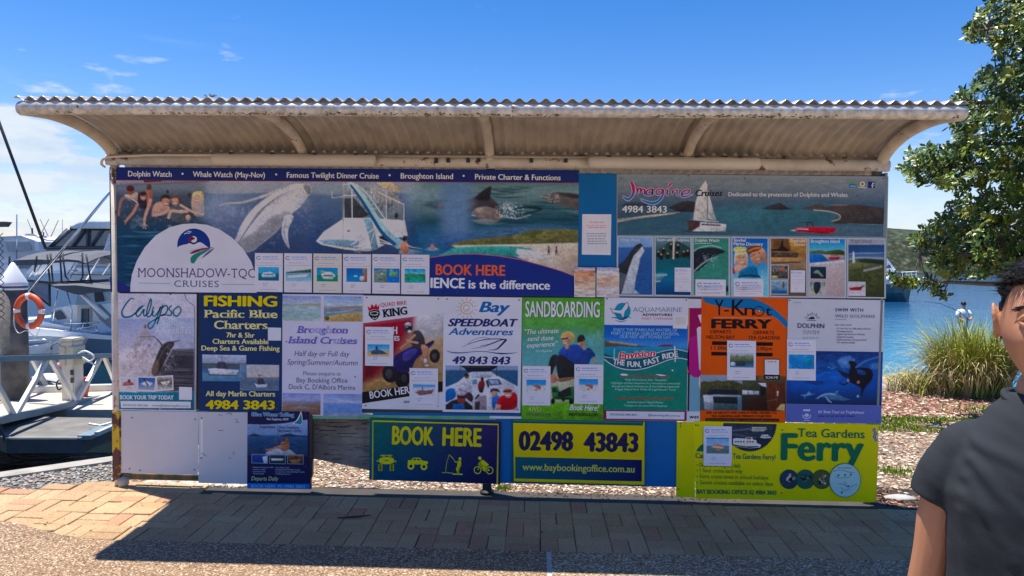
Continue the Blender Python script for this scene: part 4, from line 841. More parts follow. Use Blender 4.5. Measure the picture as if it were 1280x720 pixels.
A.line([(137.2, 224.9), (723.8, 228.4)], 1.0, (120, 40, 70), 3)
A.build('border', b1, .0122)
A = Art(); wt = (222, 220, 228)
for t, a, b, y in (('Dolphin Watch', 160, 214.6, 220.4), ('Whale Watch (May-Nov)', 241, 331.2, 221), ('Famous Twilight Dinner Cruise', 358.4, 473.4, 222), ('Broughton Island', 500.8, 566.3, 223.1), ('Private Charter & Functions', 593.7, 700.8, 224.2)): A.text(t, a, b, y, 6.7, wt, .025)
for x, y in ((228.2, 217.3), (345.2, 218), (487, 219), (579.6, 219.8)): A.ell(x, y, 1.3, 1.3, wt, 0, n=12)
A.text('BOOK HERE', 544.5, 631.5, 343.3, 12.8, (205, 98, 72), .045, l=1, out_=(60, 50, 90), ow=.02)
A.text('IENCE', 538, 581, 359.6, 12.2, wt, .05); A.text('is the difference', 585.5, 687.5, 360.4, 10.6, wt, .04)
A.build('lettering', b1, .0145)
A = Art(); dome = [(163, 364.8), (163, 357), (165, 343), (171, 326), (181, 309), (195, 294), (212, 284), (228, 280), (243, 279.3), (259, 281), (275, 287), (290, 297), (304, 311), (314, 327), (319.5, 343), (321, 366)]
A.poly(dome, (204, 203, 216), 0, 0); dm = A.build('emblem', b1, .0149)
A = Art(); z = Z(130, 200, 4.235)
c0 = z(475, 450); A.poly([(c0[0]+20.6*math.cos(math.radians(a)), c0[1]+20.6*math.sin(math.radians(a))*1.0) for a in range(168, 373, 6)]+[z(520, 440), z(490, 455), z(450, 470)], (26, 50, 122), 0)
A.ell(*z(475, 420), 4.0, 4.0, (232, 222, 190), 1); A.ell(*z(466, 426), 4.6, 4.6, (124, 30, 62), 2, 150, 330, 14); A.poly(z((400, 455), (440, 445), (455, 440), (475, 448), (500, 436), (520, 440), (545, 462), (500, 462), (450, 475), (388, 475)), (204, 203, 216), 3, 2)
A.poly(z((455, 492), (490, 475), (530, 466), (580, 463), (520, 478), (470, 496)), (120, 40, 70), 3, 2); A.poly(z((462, 545), (458, 520), (480, 498), (530, 478), (565, 470), (510, 505), (490, 525), (478, 545)), (44, 122, 110), 4, 2); A.poly(z((516, 522), (535, 500), (560, 480), (586, 465), (560, 490), (530, 512)), (60, 56, 120), 5, 2); A.line(z((452, 483), (530, 466)), [.3, 1, .3], (120, 50, 80), 5)
A.line(z((425, 392), (440, 385), (447, 390), (462, 378)), .9, (220, 222, 235), 2); A.line(z((440, 380), (452, 376), (465, 382)), .7, (220, 222, 235), 2)
A.build('logo', dm, .0153)
A = Art(); A.text('MOONSHADOW-TQC', 172, 319, 346.3, 11.3, lambda x, y: (86, 52, 104), -.004, serif=.055, dy=.9)
A.text('CRUISES', 217.6, 273.5, 358.4, 7.8, (62, 78, 112), .002, serif=.05, dy=.5, space=1.1); A.line([(173, 353.8), (213.5, 354.4)], .6, (120, 130, 150)); A.line([(276.5, 355.4), (318, 355.8)], .6, (120, 130, 150))
A.build('lettering', dm, .0153)
xs = [(318.6, 353.6, 316.2, 364.6, 'ferry', 'with a pale ferry picture'), (355.2, 390, 316.4, 365.2, 'speed', 'with a grey speedboat picture'), (391.8, 427.2, 316.8, 365.8, 'boat2', 'yellowed, with a small boat on green water'), (428.8, 463.8, 317.4, 366.4, 'whale', 'with people at a rail over blue water'), (465.4, 500.2, 317.6, 366.8, 'aerial', 'with a split aerial view of coast and islands'), (501.6, 536.8, 318, 367.6, 'coast', 'with a green coastline picture, beside BOOK HERE')]
for a, b, c_, d, k, t in xs: notice('white notice '+t+', one of the row', a, c_, b, d, k, (.06, .36, .98, .72) if k in ('speed', 'aerial') else None, tone=(204, 200, 190) if k == 'boat2' else WHT)

b2 = sign('plain blue painted board between the two top banners', [(723.6, 216.6), (770.4, 217.1), (769.6, 333.6), (722.9, 333.2)], (14, 104, 172), .012, .006, name='blue_board', cat='board', mt=M['bluepaint'], group='plain boards of the kiosk')
r = thing('paper_notice', 'laminated notice with faded pink heading on the blue board', 'notice', P(745, 318, YB-.02), PG)
slab('sheet', [(727.8, 267.6), (764.2, 267.8), (763.4, 318.8), (727.2, 318.2)], (206, 205, 208), r, .0195, .002)
A = Art()
for y, a, b, c_ in ((277, 737, 756, (214, 150, 160)), (281, 733, 759, (214, 170, 180)), (283.6, 735, 757, (220, 150, 150))): A.greek(a, b, y, 1.5, c_)
for y in (291.5, 294.5, 298, 301, 304): A.greek(733+(y*7 % 3), 759-(y*5 % 4), y, 1.0, (130, 128, 135))
A.build('lettering', r, .0199)
for x0_, x1_, t, tone in ((718.2, 744, 'left', (200, 178, 160)), (746, 773.8, 'right', (186, 176, 178))):
    r = thing('brochure_holder', 'small sand coloured tour brochure in a clear holder, '+t+' of two under the blue board', 'brochure holder', P((x0_+x1_)/2, 371, YB-.03), 'brochure holders')
    p = Pic([(x0_, 333.9), (x1_, 334.2), (x1_-.3, 371.3), (x0_-.3, 371)], .8); p.vgrad([(334, (120, 140, 190) if t == 'right' else (150, 150, 175)), (337.5, (200, 190, 200)), (339, (196, 130, 100) if t == 'left' else (205, 200, 200)), (352, (198, 160, 132)), (362, tone), (371, (196, 185, 178))]); p.tex(7, 2.0, .35, 31 if t == 'left' else 37); p.tex(2, 1, .8, 35, None, (150, 120, 110), .68); p.tex(5, 2, .8, 36, None, (214, 206, 200), .62)
    slab('card', [(x0_, 333.9), (x1_, 334.2), (x1_-.3, 371.3), (x0_-.3, 371)], (190, 185, 180), r, .026, .006); p.build('picture', r, .0266)
    A = Art(); A.line([(x0_, 341), (x0_, 371), (x1_-.2, 371.4), (x1_, 341)], .7, (225, 225, 225)); A.build('clear_pocket', r, .0275)

q = [(770.8, 217.2), (1110.6, 220.6), (1107.4, 373.4), (770, 370.6)]
b3 = sign('grey framed cruise banner with pink script heading over islands, above the seven small posters', q, (132, 140, 148), .010, .004, scr=[(776, 223), (860.5, 219.6), (931, 222.8), (1104, 223), (1071.5, 245)])
p = Pic([(772.3, 221), (1108.4, 223.6), (1106.2, 296), (771.8, 293.6)], .95)
p.vgrad([(221, (128, 137, 143)), (236, (112, 124, 134)), (246, (92, 106, 120)), (256, (66, 90, 108)), (275, (56, 92, 108)), (296, (62, 92, 106))]); p.ell(960, 272, 95, 16, (62, 112, 122), 0, 14, .6); p.ell(1060, 290, 60, 8, (90, 106, 116), 0, 8, .5)
p.tex(14, 2.2, .08, 41); z = Z(765, 215, 8.47)
p.poly(z((40, 470), (60, 380), (150, 325), (260, 320), (380, 350), (420, 420), (200, 460)), (70, 84, 100), 3, .6, 2); p.poly(z((105, 350), (200, 318), (300, 325), (420, 355), (300, 362), (120, 362)), (52, 54, 66), 1, .8, 2)
p.poly(z((600, 378), (660, 345), (720, 320), (790, 305), (880, 318), (1016, 350), (1016, 420), (720, 422), (650, 400)), (50, 46, 50), 1, 1, 2)
p.poly(z((40, 500), (200, 485), (400, 455), (600, 435), (720, 425), (640, 445), (400, 480), (200, 505), (45, 535)), (196, 184, 160), .9); p.line(z((45, 510), (240, 495), (420, 475)), .9, (90, 82, 72), 1, .7)
z = Z(900, 200, 4)
p.poly(z((210, 245), (250, 228), (300, 213), (340, 238), (362, 246), (300, 250)), (54, 50, 56), 1, 1, 1); p.poly(z((400, 245), (430, 235), (490, 220), (530, 236), (600, 222), (680, 222), (833, 240), (833, 322), (700, 322), (570, 318), (556, 300), (600, 290), (590, 270), (540, 252), (470, 250)), (64, 58, 56), 1, 1, 1)
p.line(z((470, 250), (540, 256), (590, 270), (602, 285), (590, 298), (560, 305)), 1.4, (190, 184, 168), 1, .9, 3); p.tex(2.5, 1.4, .7, 43, (1030, 262, 1107, 279), (120, 108, 96), .58); p.ell(*z(600, 225), 12, 1, (130, 125, 120), 0, 1, .7); p.line(z((640, 318), (833, 325)), .8, (150, 150, 150), 1, .6)
p.poly(z((372, 340), (440, 335), (583, 338), (575, 358), (540, 370), (380, 358)), (178, 28, 48), .8, 1, 0); p.line(z((435, 335), (440, 312), (458, 312), (468, 332)), 1.1, (40, 36, 46)); p.line(z((390, 313), (460, 310)), .9, (50, 46, 56)); p.line(z((372, 352), (540, 366)), .8, (110, 14, 30)); p.line(z((385, 344), (440, 346)), 1.2, (225, 200, 205)); p.ell(*z(370, 352), 4, 1, (190, 200, 205), 0, 1, .8); p.line(z((400, 368), (560, 372)), 1.4, (60, 70, 80), 1.5, .6)
z = Z(715, 200, 4)
p.poly(z((668, 103), (678, 125), (676, 306), (606, 296), (618, 210), (640, 140)), (208, 206, 200), .8); p.poly(z((680, 150), (720, 300), (680, 296)), (190, 190, 188), .8); p.line(z((677, 105), (677, 310)), .7, (120, 120, 125)); p.poly(z((575, 340), (610, 335), (640, 310), (745, 318), (772, 322), (766, 356), (600, 358)), (212, 212, 212), .8); p.poly(z((570, 300), (640, 305), (640, 330), (600, 355), (575, 355), (585, 325)), (70, 50, 50), 1); p.tex(1.2, 1.2, .9, 45, (857, 275, 902, 284), (120, 50, 50), .55); p.line(z((606, 298), (730, 308)), 1, (230, 230, 230)); p.line(z((650, 323), (740, 326)), 1.6, (50, 50, 60)); p.line(z((555, 356), (700, 364)), 1.4, (40, 60, 70), 1, .8)
p.build('picture', b3, .0112)
A = Art(); z = Z(765, 215, 8.47); wt = (228, 226, 228)
def grad(x, y): t = min(1, max(0, (y-236)/14)); a = np.array((184, 28, 92)); b = np.array((24, 112, 176)); return tuple(a*(1-t)+b*t)
scr = [([(205, 105), (225, 160), (228, 210), (205, 265), (170, 290), (135, 275), (112, 250)], [2.6, 3.0, 2.6, 2.2, 2.6, 1.8, .6]), ([(262, 165), (268, 200), (262, 240)], [1.2, 1.8, 1.2]), ([(262, 200), (290, 172), (305, 185), (300, 225)], [.6, 2, 1.6]), ([(302, 205), (330, 180), (345, 195), (342, 230), (360, 240)], [.6, 1.8, 1]),
       ([(440, 190), (400, 180), (365, 210), (375, 240), (410, 240), (435, 205)], [1.6, 1.6, 1.8, 1.6, 1]), ([(430, 180), (425, 225), (450, 240)], [1.2, 1.6, .8]), ([(540, 190), (500, 180), (468, 205), (475, 235), (510, 232), (540, 195)], [1.6, 1.4, 1.6, 1.4, 1]), ([(545, 185), (535, 250), (490, 310), (430, 330), (360, 315), (300, 285)], [1.4, 2, 2.4, 2.8, 2.2, .5]),
       ([(628, 120), (598, 158)], [2.6, 1.4]), ([(575, 185), (590, 190), (582, 235), (605, 240)], [.8, 2, 1]), ([(632, 190), (640, 205), (634, 245)], [1, 1.8, 1]), ([(640, 220), (675, 190), (690, 200), (690, 240), (715, 250)], [.5, 1.8, .8]), ([(740, 235), (800, 225), (822, 200), (790, 190), (745, 215), (735, 245), (770, 262), (860, 235)], [1, 1.2, 1.6, 1.6, 1.8, 1.8, 1.6, .3])]
for pts, w_ in scr: A.line(z(pts), [x*1.25+1.3 for x in w_], (196, 190, 212), 0, 5); A.line(z(pts), [x*1.25 for x in w_], grad, 1, 5)
z = Z(715, 200, 4)
A.text('Cruises', 869, 903.5, 245, 7.6, (16, 16, 20), .045, it=.25, dy=.0, out_=(170, 172, 176), ow=.02); A.text('4984 3843', 777.5, 833.5, 265.4, 8.2, wt, .028, dy=.3); A.text('Dedicated to the protection of Dolphins and Whales', 910.5, 1059.5, 245.2, 5.0, wt, .014, dy=.9)
A.build('lettering', b3, .0122)
A = Art(); z = Z(900, 200, 4)
A.poly(z((740, 108), (774, 108), (774, 141), (740, 141)), (36, 44, 98), 0); A.line(z((762, 139), (762, 122), (764, 116), (771, 116)), 1.15, (230, 230, 235), 1); A.line(z((756, 127), (770, 127)), 1.0, (230, 230, 235), 1)
A.poly(z((645, 108), (683, 110), (683, 138), (645, 137)), (48, 104, 150), 0); A.poly(z((645, 108), (683, 110), (683, 122), (660, 118), (645, 122)), (98, 146, 92), 1); A.line(z((650, 130), (680, 131)), .8, (170, 190, 210), 1)
A.ell(*z(712, 120), 3.4, 3.4, (202, 196, 170), 0, n=16); A.ell(*z(712, 120), 1.9, 1.9, (120, 130, 70), 1, n=12); A.line(z((692, 136), (732, 139)), 1.2, (190, 190, 180), 0)
A.build('logo', b3, .0122)
def poster(label, x0, y0, x1, y1, fr=(176, 184, 190), back=(120, 140, 160)):
    r = thing('poster', label, 'poster', P((x0+x1)/2, y1, YB-.014), 'seven small tour posters under the pink script heading')
    slab('panel', quad(x0, y0, x1, y1), fr, r, .0135, .003); p = Pic(quad(x0+1.4, y0+1.4, x1-1.5, y1-1.5), .8, back); return r, p
r, p = poster('small blue poster of a black and white whale rising from the sea', 771.4, 295, 816.8, 369.4); z = Z(765, 290, 8.47)
p.vgrad([(295, (130, 165, 200)), (308, (122, 154, 196)), (310, (56, 98, 152)), (330, (44, 84, 140)), (368, (42, 82, 136))]); p.tex(5, 1.2, .2, 51, (772, 309, 816, 369))
p.poly(z((60, 360), (140, 290), (200, 200), (250, 140), (300, 118), (320, 135), (340, 190), (330, 240), (300, 250), (280, 370), (240, 530), (230, 655), (80, 655), (60, 600)), (38, 42, 50), .8, 1, 1); p.poly(z((320, 150), (345, 200), (320, 240), (300, 270), (280, 380), (250, 500), (230, 655), (100, 655), (150, 480), (180, 380), (230, 250), (280, 200)), (184, 192, 198), 1, 1, 1)
for k in range(8): p.line(z((60+k*14, 420+k*5), (90+k*12, 560), (70+k*14, 650)), .8, (150, 158, 165), .8, .7)
p.tex(1.6, 1.6, .6, 53, (790, 304, 806, 322), (120, 122, 122), .58); p.poly(z((230, 655), (240, 610), (290, 650)), (170, 180, 190), 1)
p.build('picture', r, .0141); A = Art(); A.text('Whale Watch', 775, 800, 301.5, 3.6, (196, 206, 222), .01); A.greek(775, 793, 303.2, .7, (150, 160, 180)); A.build('lettering', r, .0149)
r, p = poster('small teal poster of swimmers on a boom net and a dolphin', 818.2, 295.4, 864.6, 369.8)
p.vgrad([(295, (110, 140, 152)), (310, (66, 98, 108)), (322, (30, 82, 92)), (338, (24, 98, 110)), (350, (14, 100, 140)), (369, (10, 52, 96))]); p.poly(z((470, 200), (640, 80), (680, 80), (840, 180), (830, 280), (740, 270), (660, 280), (560, 270), (480, 230)), (36, 66, 62), 1, 1, 0)
for x, y in ((490, 220), (545, 185), (590, 240), (625, 140), (700, 150), (760, 220), (800, 210), (690, 230), (520, 250)): p.ell(*z(x, y+18), 2.4, 3.4, (22, 22, 26)); p.ell(*z(x, y-12), 1.1, 1.1, (196, 150, 130))
p.line(z((655, 60), (650, 280)), 2.2, (206, 196, 176)); p.poly(z((455, 440), (560, 435), (590, 455), (540, 480), (520, 510), (455, 525)), (80, 130, 140), 1, 1, 2); p.poly(z((455, 455), (560, 448), (585, 456), (500, 476)), (150, 180, 178), 1, .9, 2); p.line(z((455, 525), (510, 520)), 1.2, (190, 205, 200)); p.tex(1.4, 1.4, .4, 55, (820, 305, 863, 324), (150, 160, 155), .66)
p.build('picture', r, .0141); A = Art(); A.text('Swim with Dolphins', 821, 861.8, 301.4, 3.6, (216, 222, 226), .015); A.build('lettering', r, .0149)
r, p = poster('small green poster of a dolphin cutting through clear green water', 865.6, 295.8, 912.2, 370.2); z = Z(865, 290, 8.47)
p.vgrad([(295, (62, 128, 112)), (330, (58, 124, 108)), (369, (66, 132, 118))]); p.tex(6, 3, .10, 57); z = Z(715, 200, 4)
p.poly(z((608, 460), (660, 440), (720, 440), (768, 458), (740, 470), (700, 490), (660, 530), (610, 560)), (26, 30, 38), .9, 1, 2); p.tex(2.2, 1.6, .9, 59, (868, 312, 902, 338), (176, 200, 196), .58); p.line(z((610, 455), (640, 438), (700, 428), (745, 440)), 1.2, (180, 205, 198), 1, .8, 3); p.line(z((612, 555), (650, 520), (700, 490)), 1.6, (186, 205, 200), 1, .8, 3); p.ell(*z(776, 645), 1.6, 4, (20, 24, 30))
p.build('picture', r, .0141); A = Art(); A.text('Dolphin Watch', 868.6, 899, 302, 3.8, (226, 228, 228), .02); A.greek(868.6, 890, 303.8, .7, (190, 210, 205)); A.build('lettering', r, .0149)
r, p = poster('small blue poster of two smiling children wearing snorkel masks', 914.2, 296.2, 961, 370.8); z = Z(880, 290, 8.47)
p.vgrad([(296, (26, 86, 160)), (318, (40, 120, 186)), (335, (70, 150, 190)), (350, (120, 190, 205)), (370, (110, 185, 195))]); p.tex(3, 3, .7, 61, (915, 318, 960, 370), (190, 220, 224), .60)
p.ell(*z(392, 285), 7.8, 10.5, (198, 148, 122)); p.poly(z((325, 230), (360, 200), (440, 200), (465, 260), (460, 360), (440, 340), (440, 250), (340, 250), (335, 340), (320, 330)), (206, 190, 150), 1, 1, 2); p.poly(z((310, 180), (345, 158), (440, 160), (452, 195), (420, 212), (330, 215)), (198, 188, 90), .8, 1, 2); p.line(z((335, 195), (430, 192)), 2, (226, 224, 180)); p.poly(z((330, 350), (440, 355), (470, 400), (380, 440), (320, 430)), (200, 160, 140), 1, 1, 2)
p.ell(*z(560, 250), 8.6, 11, (196, 140, 112)); p.poly(z((600, 160), (650, 200), (672, 330), (640, 330), (620, 220)), (176, 130, 100), 1, 1, 2); p.poly(z((455, 180), (500, 150), (590, 145), (600, 180), (560, 200), (510, 215), (470, 235)), (104, 56, 36), .8, 1, 2); p.line(z((475, 200), (530, 175), (585, 168)), 2.2, (196, 128, 60)); p.ell(*z(530, 240), .9, .7, (40, 40, 50)); p.ell(*z(590, 225), .9, .7, (40, 40, 50)); p.line(z((560, 290), (590, 280)), 1, (235, 215, 210)); p.ell(*z(370, 272), .8, .7, (50, 50, 50)); p.ell(*z(412, 270), .8, .7, (50, 50, 50)); p.line(z((375, 325), (415, 320)), 1.3, (240, 225, 220))
p.poly(z((370, 470), (380, 420), (430, 380), (500, 362), (560, 370), (570, 440), (590, 480), (480, 485)), (14, 106, 150), 1, 1, 2); p.line(z((370, 475), (480, 455), (590, 475)), 2.2, (10, 60, 80)); p.poly(z((290, 370), (320, 380), (330, 450), (290, 430)), (150, 60, 70), 1)
p.build('picture', r, .0141); A = Art(); A.text('Snorkel', 917, 932, 302, 3.9, (228, 232, 236), .03); A.text('Marine Discovery', 917, 953.5, 306.6, 3.9, (228, 232, 236), .03, dy=.5); A.build('lettering', r, .0149)
r, p = poster('small amber poster of a dinner boat at dusk with two inset pictures', 962.2, 296.6, 1009.4, 371.2)
p.vgrad([(296, (128, 92, 54)), (314, (134, 98, 56)), (330, (140, 116, 88)), (345, (112, 92, 76)), (370, (98, 78, 64))]); p.poly(z((720, 60), (900, 60), (920, 200), (820, 180), (740, 190)), (96, 68, 42), 2, .9); p.poly(z((890, 60), (1090, 60), (1080, 240), (960, 200), (925, 195)), (182, 134, 70), 2, .9); p.poly(z((705, 180), (780, 185), (810, 150), (830, 60), (840, 150), (900, 195), (900, 205), (710, 200)), (34, 26, 22), 1); p.poly(z((710, 215), (1000, 222), (990, 268), (720, 270)), (58, 46, 38), 1); p.tex(1.3, 1.5, .9, 63, (964, 314, 1000, 322), (190, 170, 140), .56); p.poly(z((705, 268), (1030, 270), (1020, 318), (720, 330)), (166, 128, 84), 1); p.line(z((720, 328), (1020, 318)), 1.2, (60, 44, 34)); p.tex(5, 1.4, .12, 64)
p.build('picture', r, .0141)
def inset(parent, zf, a, b, c_, d, fn, border=(196, 200, 204), front=.0146, nm='inset_picture'):
    x0, y0 = zf(a, b); x1, y1 = zf(c_, d); A = Art(); A.rect(x0, y0, x1, y1, border); fo = A.build(nm, parent, front); p = Pic(quad(x0+.8, y0+.8, x1-.8, y1-.8), .75); fn(p, x0, y0, x1, y1); p.build('picture', fo, front+.0006); return fo
def f_food(p, x0, y0, x1, y1): p.vgrad([(y0, (120, 120, 120)), (y1, (60, 52, 46))]); p.tex(2, 2, .9, 65, None, (30, 26, 24), .45); p.tex(1.8, 1.8, .9, 66, None, (200, 190, 160), .64); p.ell((x0+x1)/2+3, y0+6, 3, 2, (180, 90, 70)); p.ell(x0+5, y1-3, 4, 1.6, (206, 200, 110))
def f_dusk(p, x0, y0, x1, y1): p.vgrad([(y0, (130, 160, 180)), (y0+9, (120, 150, 168)), (y1, (40, 80, 110))]); p.tex(3, 2, .3, 67); p.ell(x1-6, y0+6, 1.4, 4, (96, 80, 50)); p.poly([(x0+2, y1-4), (x1-3, y1-5), (x1-4, y1-1), (x0+2, y1-1)], (30, 90, 140))
inset(r, z, 706, 345, 896, 500, f_food); inset(r, z, 706, 508, 892, 660, f_dusk)
A = Art(); A.text('Seafood', 988.5, 1006.5, 302.8, 4.0, (214, 206, 190), .02, dy=.1); A.text('Dinner', 992.5, 1006.8, 307.4, 3.9, (214, 206, 190), .02, dy=.1); A.build('lettering', r, .0155)
r, p = poster('small beach poster with blue sky, white sand and two wildlife insets', 1010.4, 297, 1057.6, 371.8); z = Z(1000, 290, 8.47)
p.vgrad([(297, (30, 104, 170)), (306, (60, 150, 190)), (314, (100, 180, 196)), (317.5, (60, 130, 170)), (324, (30, 96, 160)), (328, (190, 180, 180)), (345, (176, 160, 158)), (371, (168, 150, 150))]); p.poly(z((95, 205), (200, 190), (280, 205), (350, 190), (430, 185), (470, 205), (470, 245), (330, 245), (200, 228), (100, 235)), (84, 92, 52), 1, 1, 1); p.poly(z((320, 205), (420, 190), (470, 210), (470, 245), (350, 240)), (56, 66, 38), 1.4, 1, 1)
p.poly(z((95, 240), (280, 235), (330, 300), (240, 315), (100, 330)), (30, 96, 170), 1.4); p.poly(z((230, 235), (470, 245), (470, 290), (300, 300)), (186, 160, 140), 1.4, .8); p.poly(z((305, 265), (420, 262), (415, 295), (315, 295)), (150, 40, 56), .9); p.line(z((320, 250), (400, 248)), 1, (150, 90, 90)); p.poly(z((95, 335), (300, 315), (470, 290), (470, 345), (95, 350)), (206, 200, 200), 1.6)
p.build('picture', r, .0141)
def f_turtle(p, x0, y0, x1, y1): p.vgrad([(y0, (110, 130, 140)), (y0+2.5, (20, 44, 66)), (y1, (14, 34, 52))]); p.poly([(x0+4, y0+9), (x0+9, y0+5), (x0+13, y0+8), (x1-4, y1-4), (x1-7, y1-3), (x0+10, y0+9.5)], (120, 140, 110), .8, 1, 2)
def f_bird(p, x0, y0, x1, y1): p.vgrad([(y0, (150, 155, 150)), (y1, (176, 176, 164))]); p.tex(3, 3, .6, 68, None, (60, 66, 66), .5); p.poly([(x0+7, y0+1), (x0+14, y0+3), (x0+13, y0+11), (x0+8, y1-1), (x0+5, y0+8)], (28, 38, 50), .8, 1, 2); p.ell(x0+3.5, y1-3, 2, 1.6, (196, 186, 100))
inset(r, z, 105, 358, 283, 500, f_turtle, (176, 176, 180)); inset(r, z, 100, 518, 276, 668, f_bird, (176, 176, 180))
A = Art(); A.text('Broughton Island', 1013.5, 1049.5, 303.3, 4.0, (220, 226, 232), .025, dy=.2); A.build('lettering', r, .0149)
r, p = poster('small poster of a white lighthouse on a green headland with a red boat inset', 1059, 297.4, 1107, 372.4)
p.vgrad([(297, (150, 156, 164)), (305.5, (150, 156, 164)), (306.5, (36, 66, 108)), (316, (44, 82, 128)), (322, (90, 118, 145)), (326, (84, 92, 70)), (335, (72, 80, 44)), (372, (48, 56, 30))])
p.line(z((510, 235), (640, 225), (780, 225), (890, 220)), [1, 2, 1], (160, 172, 186), 1.2, .7, 3); p.line(z((520, 290), (640, 270), (890, 280)), 1.6, (170, 178, 186), 1.2, .8, 3); p.poly(z((600, 290), (700, 280), (885, 300), (885, 345), (760, 330), (640, 320)), (38, 48, 34), 1.4, 1, 1); p.poly(z((510, 330), (620, 320), (740, 345), (700, 370), (520, 400)), (100, 104, 66), 2, .9, 1); p.tex(2.5, 2, .45, 69, (1060, 328, 1107, 372))
for k in range(9): x, y = z(680+k*22, 408-k*5); p.poly([(x-1.2, y), (x, y-1.8), (x+1.4, y-.6), (x+1.2, y+1.6), (x-1.2, y+1.8)], (150, 148, 150), .7)
p.poly(z((553, 330), (560, 225), (576, 222), (584, 330)), (206, 208, 212), .7); p.ell(*z(566, 216), 1, 1.4, (190, 190, 196)); p.build('picture', r, .0141)
def f_red(p, x0, y0, x1, y1): p.vgrad([(y0, (190, 190, 192)), (y1, (200, 188, 190))]); p.poly([(x0+1, y0+8), (x0+8, y0+7), (x1-3, y0+6), (x1-6, y0+11), (x0+3, y0+11)], (150, 36, 48), .8); p.line([(x1-7, y0+8), (x1-2, y0+5)], 1.2, (40, 30, 34))
inset(r, z, 508, 524, 694, 676, f_red, (190, 188, 192)); A = Art(); A.text('Fingal Island', 1063, 1090, 303.3, 4.2, (122, 118, 130), .02, it=.2, dy=.2); A.build('lettering', r, .0149)
notice('small white notice on the poster of swimmers and dolphin', 843.4, 334.4, 864, 364.6, None, front=.018)
notice('white notice low on the green dolphin poster, wider than tall', 869.4, 349, 907.4, 369.6, None, front=.018)
notice('white notice below the two snorkelling children, wider than tall', 917.2, 348.2, 954.4, 370.2, None, front=.018)
notice('narrow white notice on the amber dinner cruise poster', 988.4, 337.8, 1006.4, 365.4, None, front=.018)
z = Z(130, 360, 4.5)
b = sign('pale fishing adventures sign with teal handwritten heading and a leaping marlin', [(139, 366.6), (245.6, 367.6), (244.8, 514.2), (140.6, 512.4)], (200, 198, 206), .010, .004, scr=[(146, 369), (213, 368), (144, 433), (148, 443), (145, 507), (241, 508)])
p = Pic([z(78, 30), z(510, 40), z(508, 688), z(78, 682)], .9)
p.vgrad([(366, (200, 196, 206)), (396, (198, 194, 206)), (400, (150, 160, 190)), (415, (168, 172, 196)), (435, (186, 184, 198)), (470, (205, 198, 202)), (490, (190, 180, 180))]); p.tex(9, 4, .07, 71, (140, 366, 245, 400)); p.poly([z(250, 165), z(510, 165), z(510, 345), z(420, 345), z(300, 250)], (176, 184, 206), 5, .6)
p.poly(z((385, 345), (508, 342), (508, 580), (300, 580), (300, 480), (340, 430)), (64, 62, 70), 2.5, 1, 0); p.poly(z((80, 360), (200, 330), (300, 330), (310, 500), (80, 500)), (196, 184, 184), 5, .7)
for k in range(34): y = 437+k*1.7; p.line([(214+random.uniform(-8, 5), y), (225, y+random.uniform(-1, 1)), (242, y+.4)], [0, random.uniform(.6, 1.4), .2], random.choice([(110, 108, 116), (34, 34, 42), (130, 128, 134), (28, 28, 36)]), 1, .7, 3)
p.tex(2.6, 2.6, .9, 72, (150, 415, 203, 470), (120, 96, 88), .60); p.tex(4, 3, .8, 73, (150, 440, 222, 480), (214, 206, 206), .57); p.tex(1.8, 1.8, .8, 74, (164, 424, 196, 450), (96, 74, 66), .64)
p.poly(z((200, 230), (228, 205), (245, 215), (240, 235), (285, 275), (270, 300), (230, 290), (170, 360), (165, 340)), (160, 148, 146), 1.5, .6); p.ell(*z(232, 215), 2, 2.6, (120, 110, 100)); p.line(z((215, 250), (205, 300)), .8, (150, 140, 140)); p.line(z((245, 250), (262, 300)), .8, (150, 140, 140)); p.line(z((205, 275), (285, 272)), 1.0, (110, 100, 98))
p.poly(z((275, 490), (268, 460), (290, 400), (310, 350), (322, 328), (350, 305), (380, 300), (395, 310), (392, 325), (375, 350), (350, 400), (325, 450), (300, 493)), (52, 46, 48), .9, 1, 2); p.poly(z((275, 490), (272, 450), (300, 400), (310, 440), (295, 492)), (120, 100, 84), 2, .8, 2); p.line(z((385, 305), (430, 292)), [1.6, .4], (50, 44, 46)); p.line(z((325, 320), (305, 295), (282, 275)), [1.8, .7], (48, 44, 46), .8, 1, 2); p.line(z((300, 420), (330, 360), (365, 320)), 1.2, (100, 98, 104), 1.2, .7, 3)
p.tex(2, 2, .9, 75, (200, 425, 226, 480), (210, 204, 204), .63)
p.poly(z((78, 585), (430, 585), (508, 580), (508, 690), (78, 684)), (14, 112, 134), .8)
p.build('picture', b, .0112)
def framed(parent, pts, fn, front=.0124):
    A = Art(); A.poly(pts, (206, 202, 204), 0); fo = A.build('inset_picture', parent, front)
    c_ = (sum(q[0] for q in pts)/4, sum(q[1] for q in pts)/4); pp = [(c_[0]+(x-c_[0])*.86, c_[1]+(y-c_[1])*.84) for x, y in pts]; p = Pic(pp, .7); ys = [q[1] for q in pp]; xs_ = [q[0] for q in pp]; fn(p, min(xs_), min(ys), max(xs_), max(ys)); p.build('picture', fo, front+.0006)
def f_a(p, x0, y0, x1, y1): p.vgrad([(y0, (180, 186, 196)), (y1, (196, 190, 192))]); p.ell((x0+x1)/2, y0+8, 7, 4, (150, 86, 88)); p.ell((x0+x1)/2+1, y0+3.5, 1.8, 2.2, (90, 50, 46)); p.line([(x0+3, y0+11), (x1-3, y0+10)], 2, (206, 200, 204))
def f_b(p, x0, y0, x1, y1): p.vgrad([(y0, (40, 84, 150)), (y0+5, (60, 100, 160)), (y1, (170, 170, 180))]); p.poly([(x0+3, y0+8), (x0+9, y0+4), (x1-3, y0+7), (x1-7, y0+11), (x0+8, y0+10)], (206, 206, 210)); p.line([(x0+7, y0+2), (x0+12, y0+10)], 1.4, (40, 36, 44))
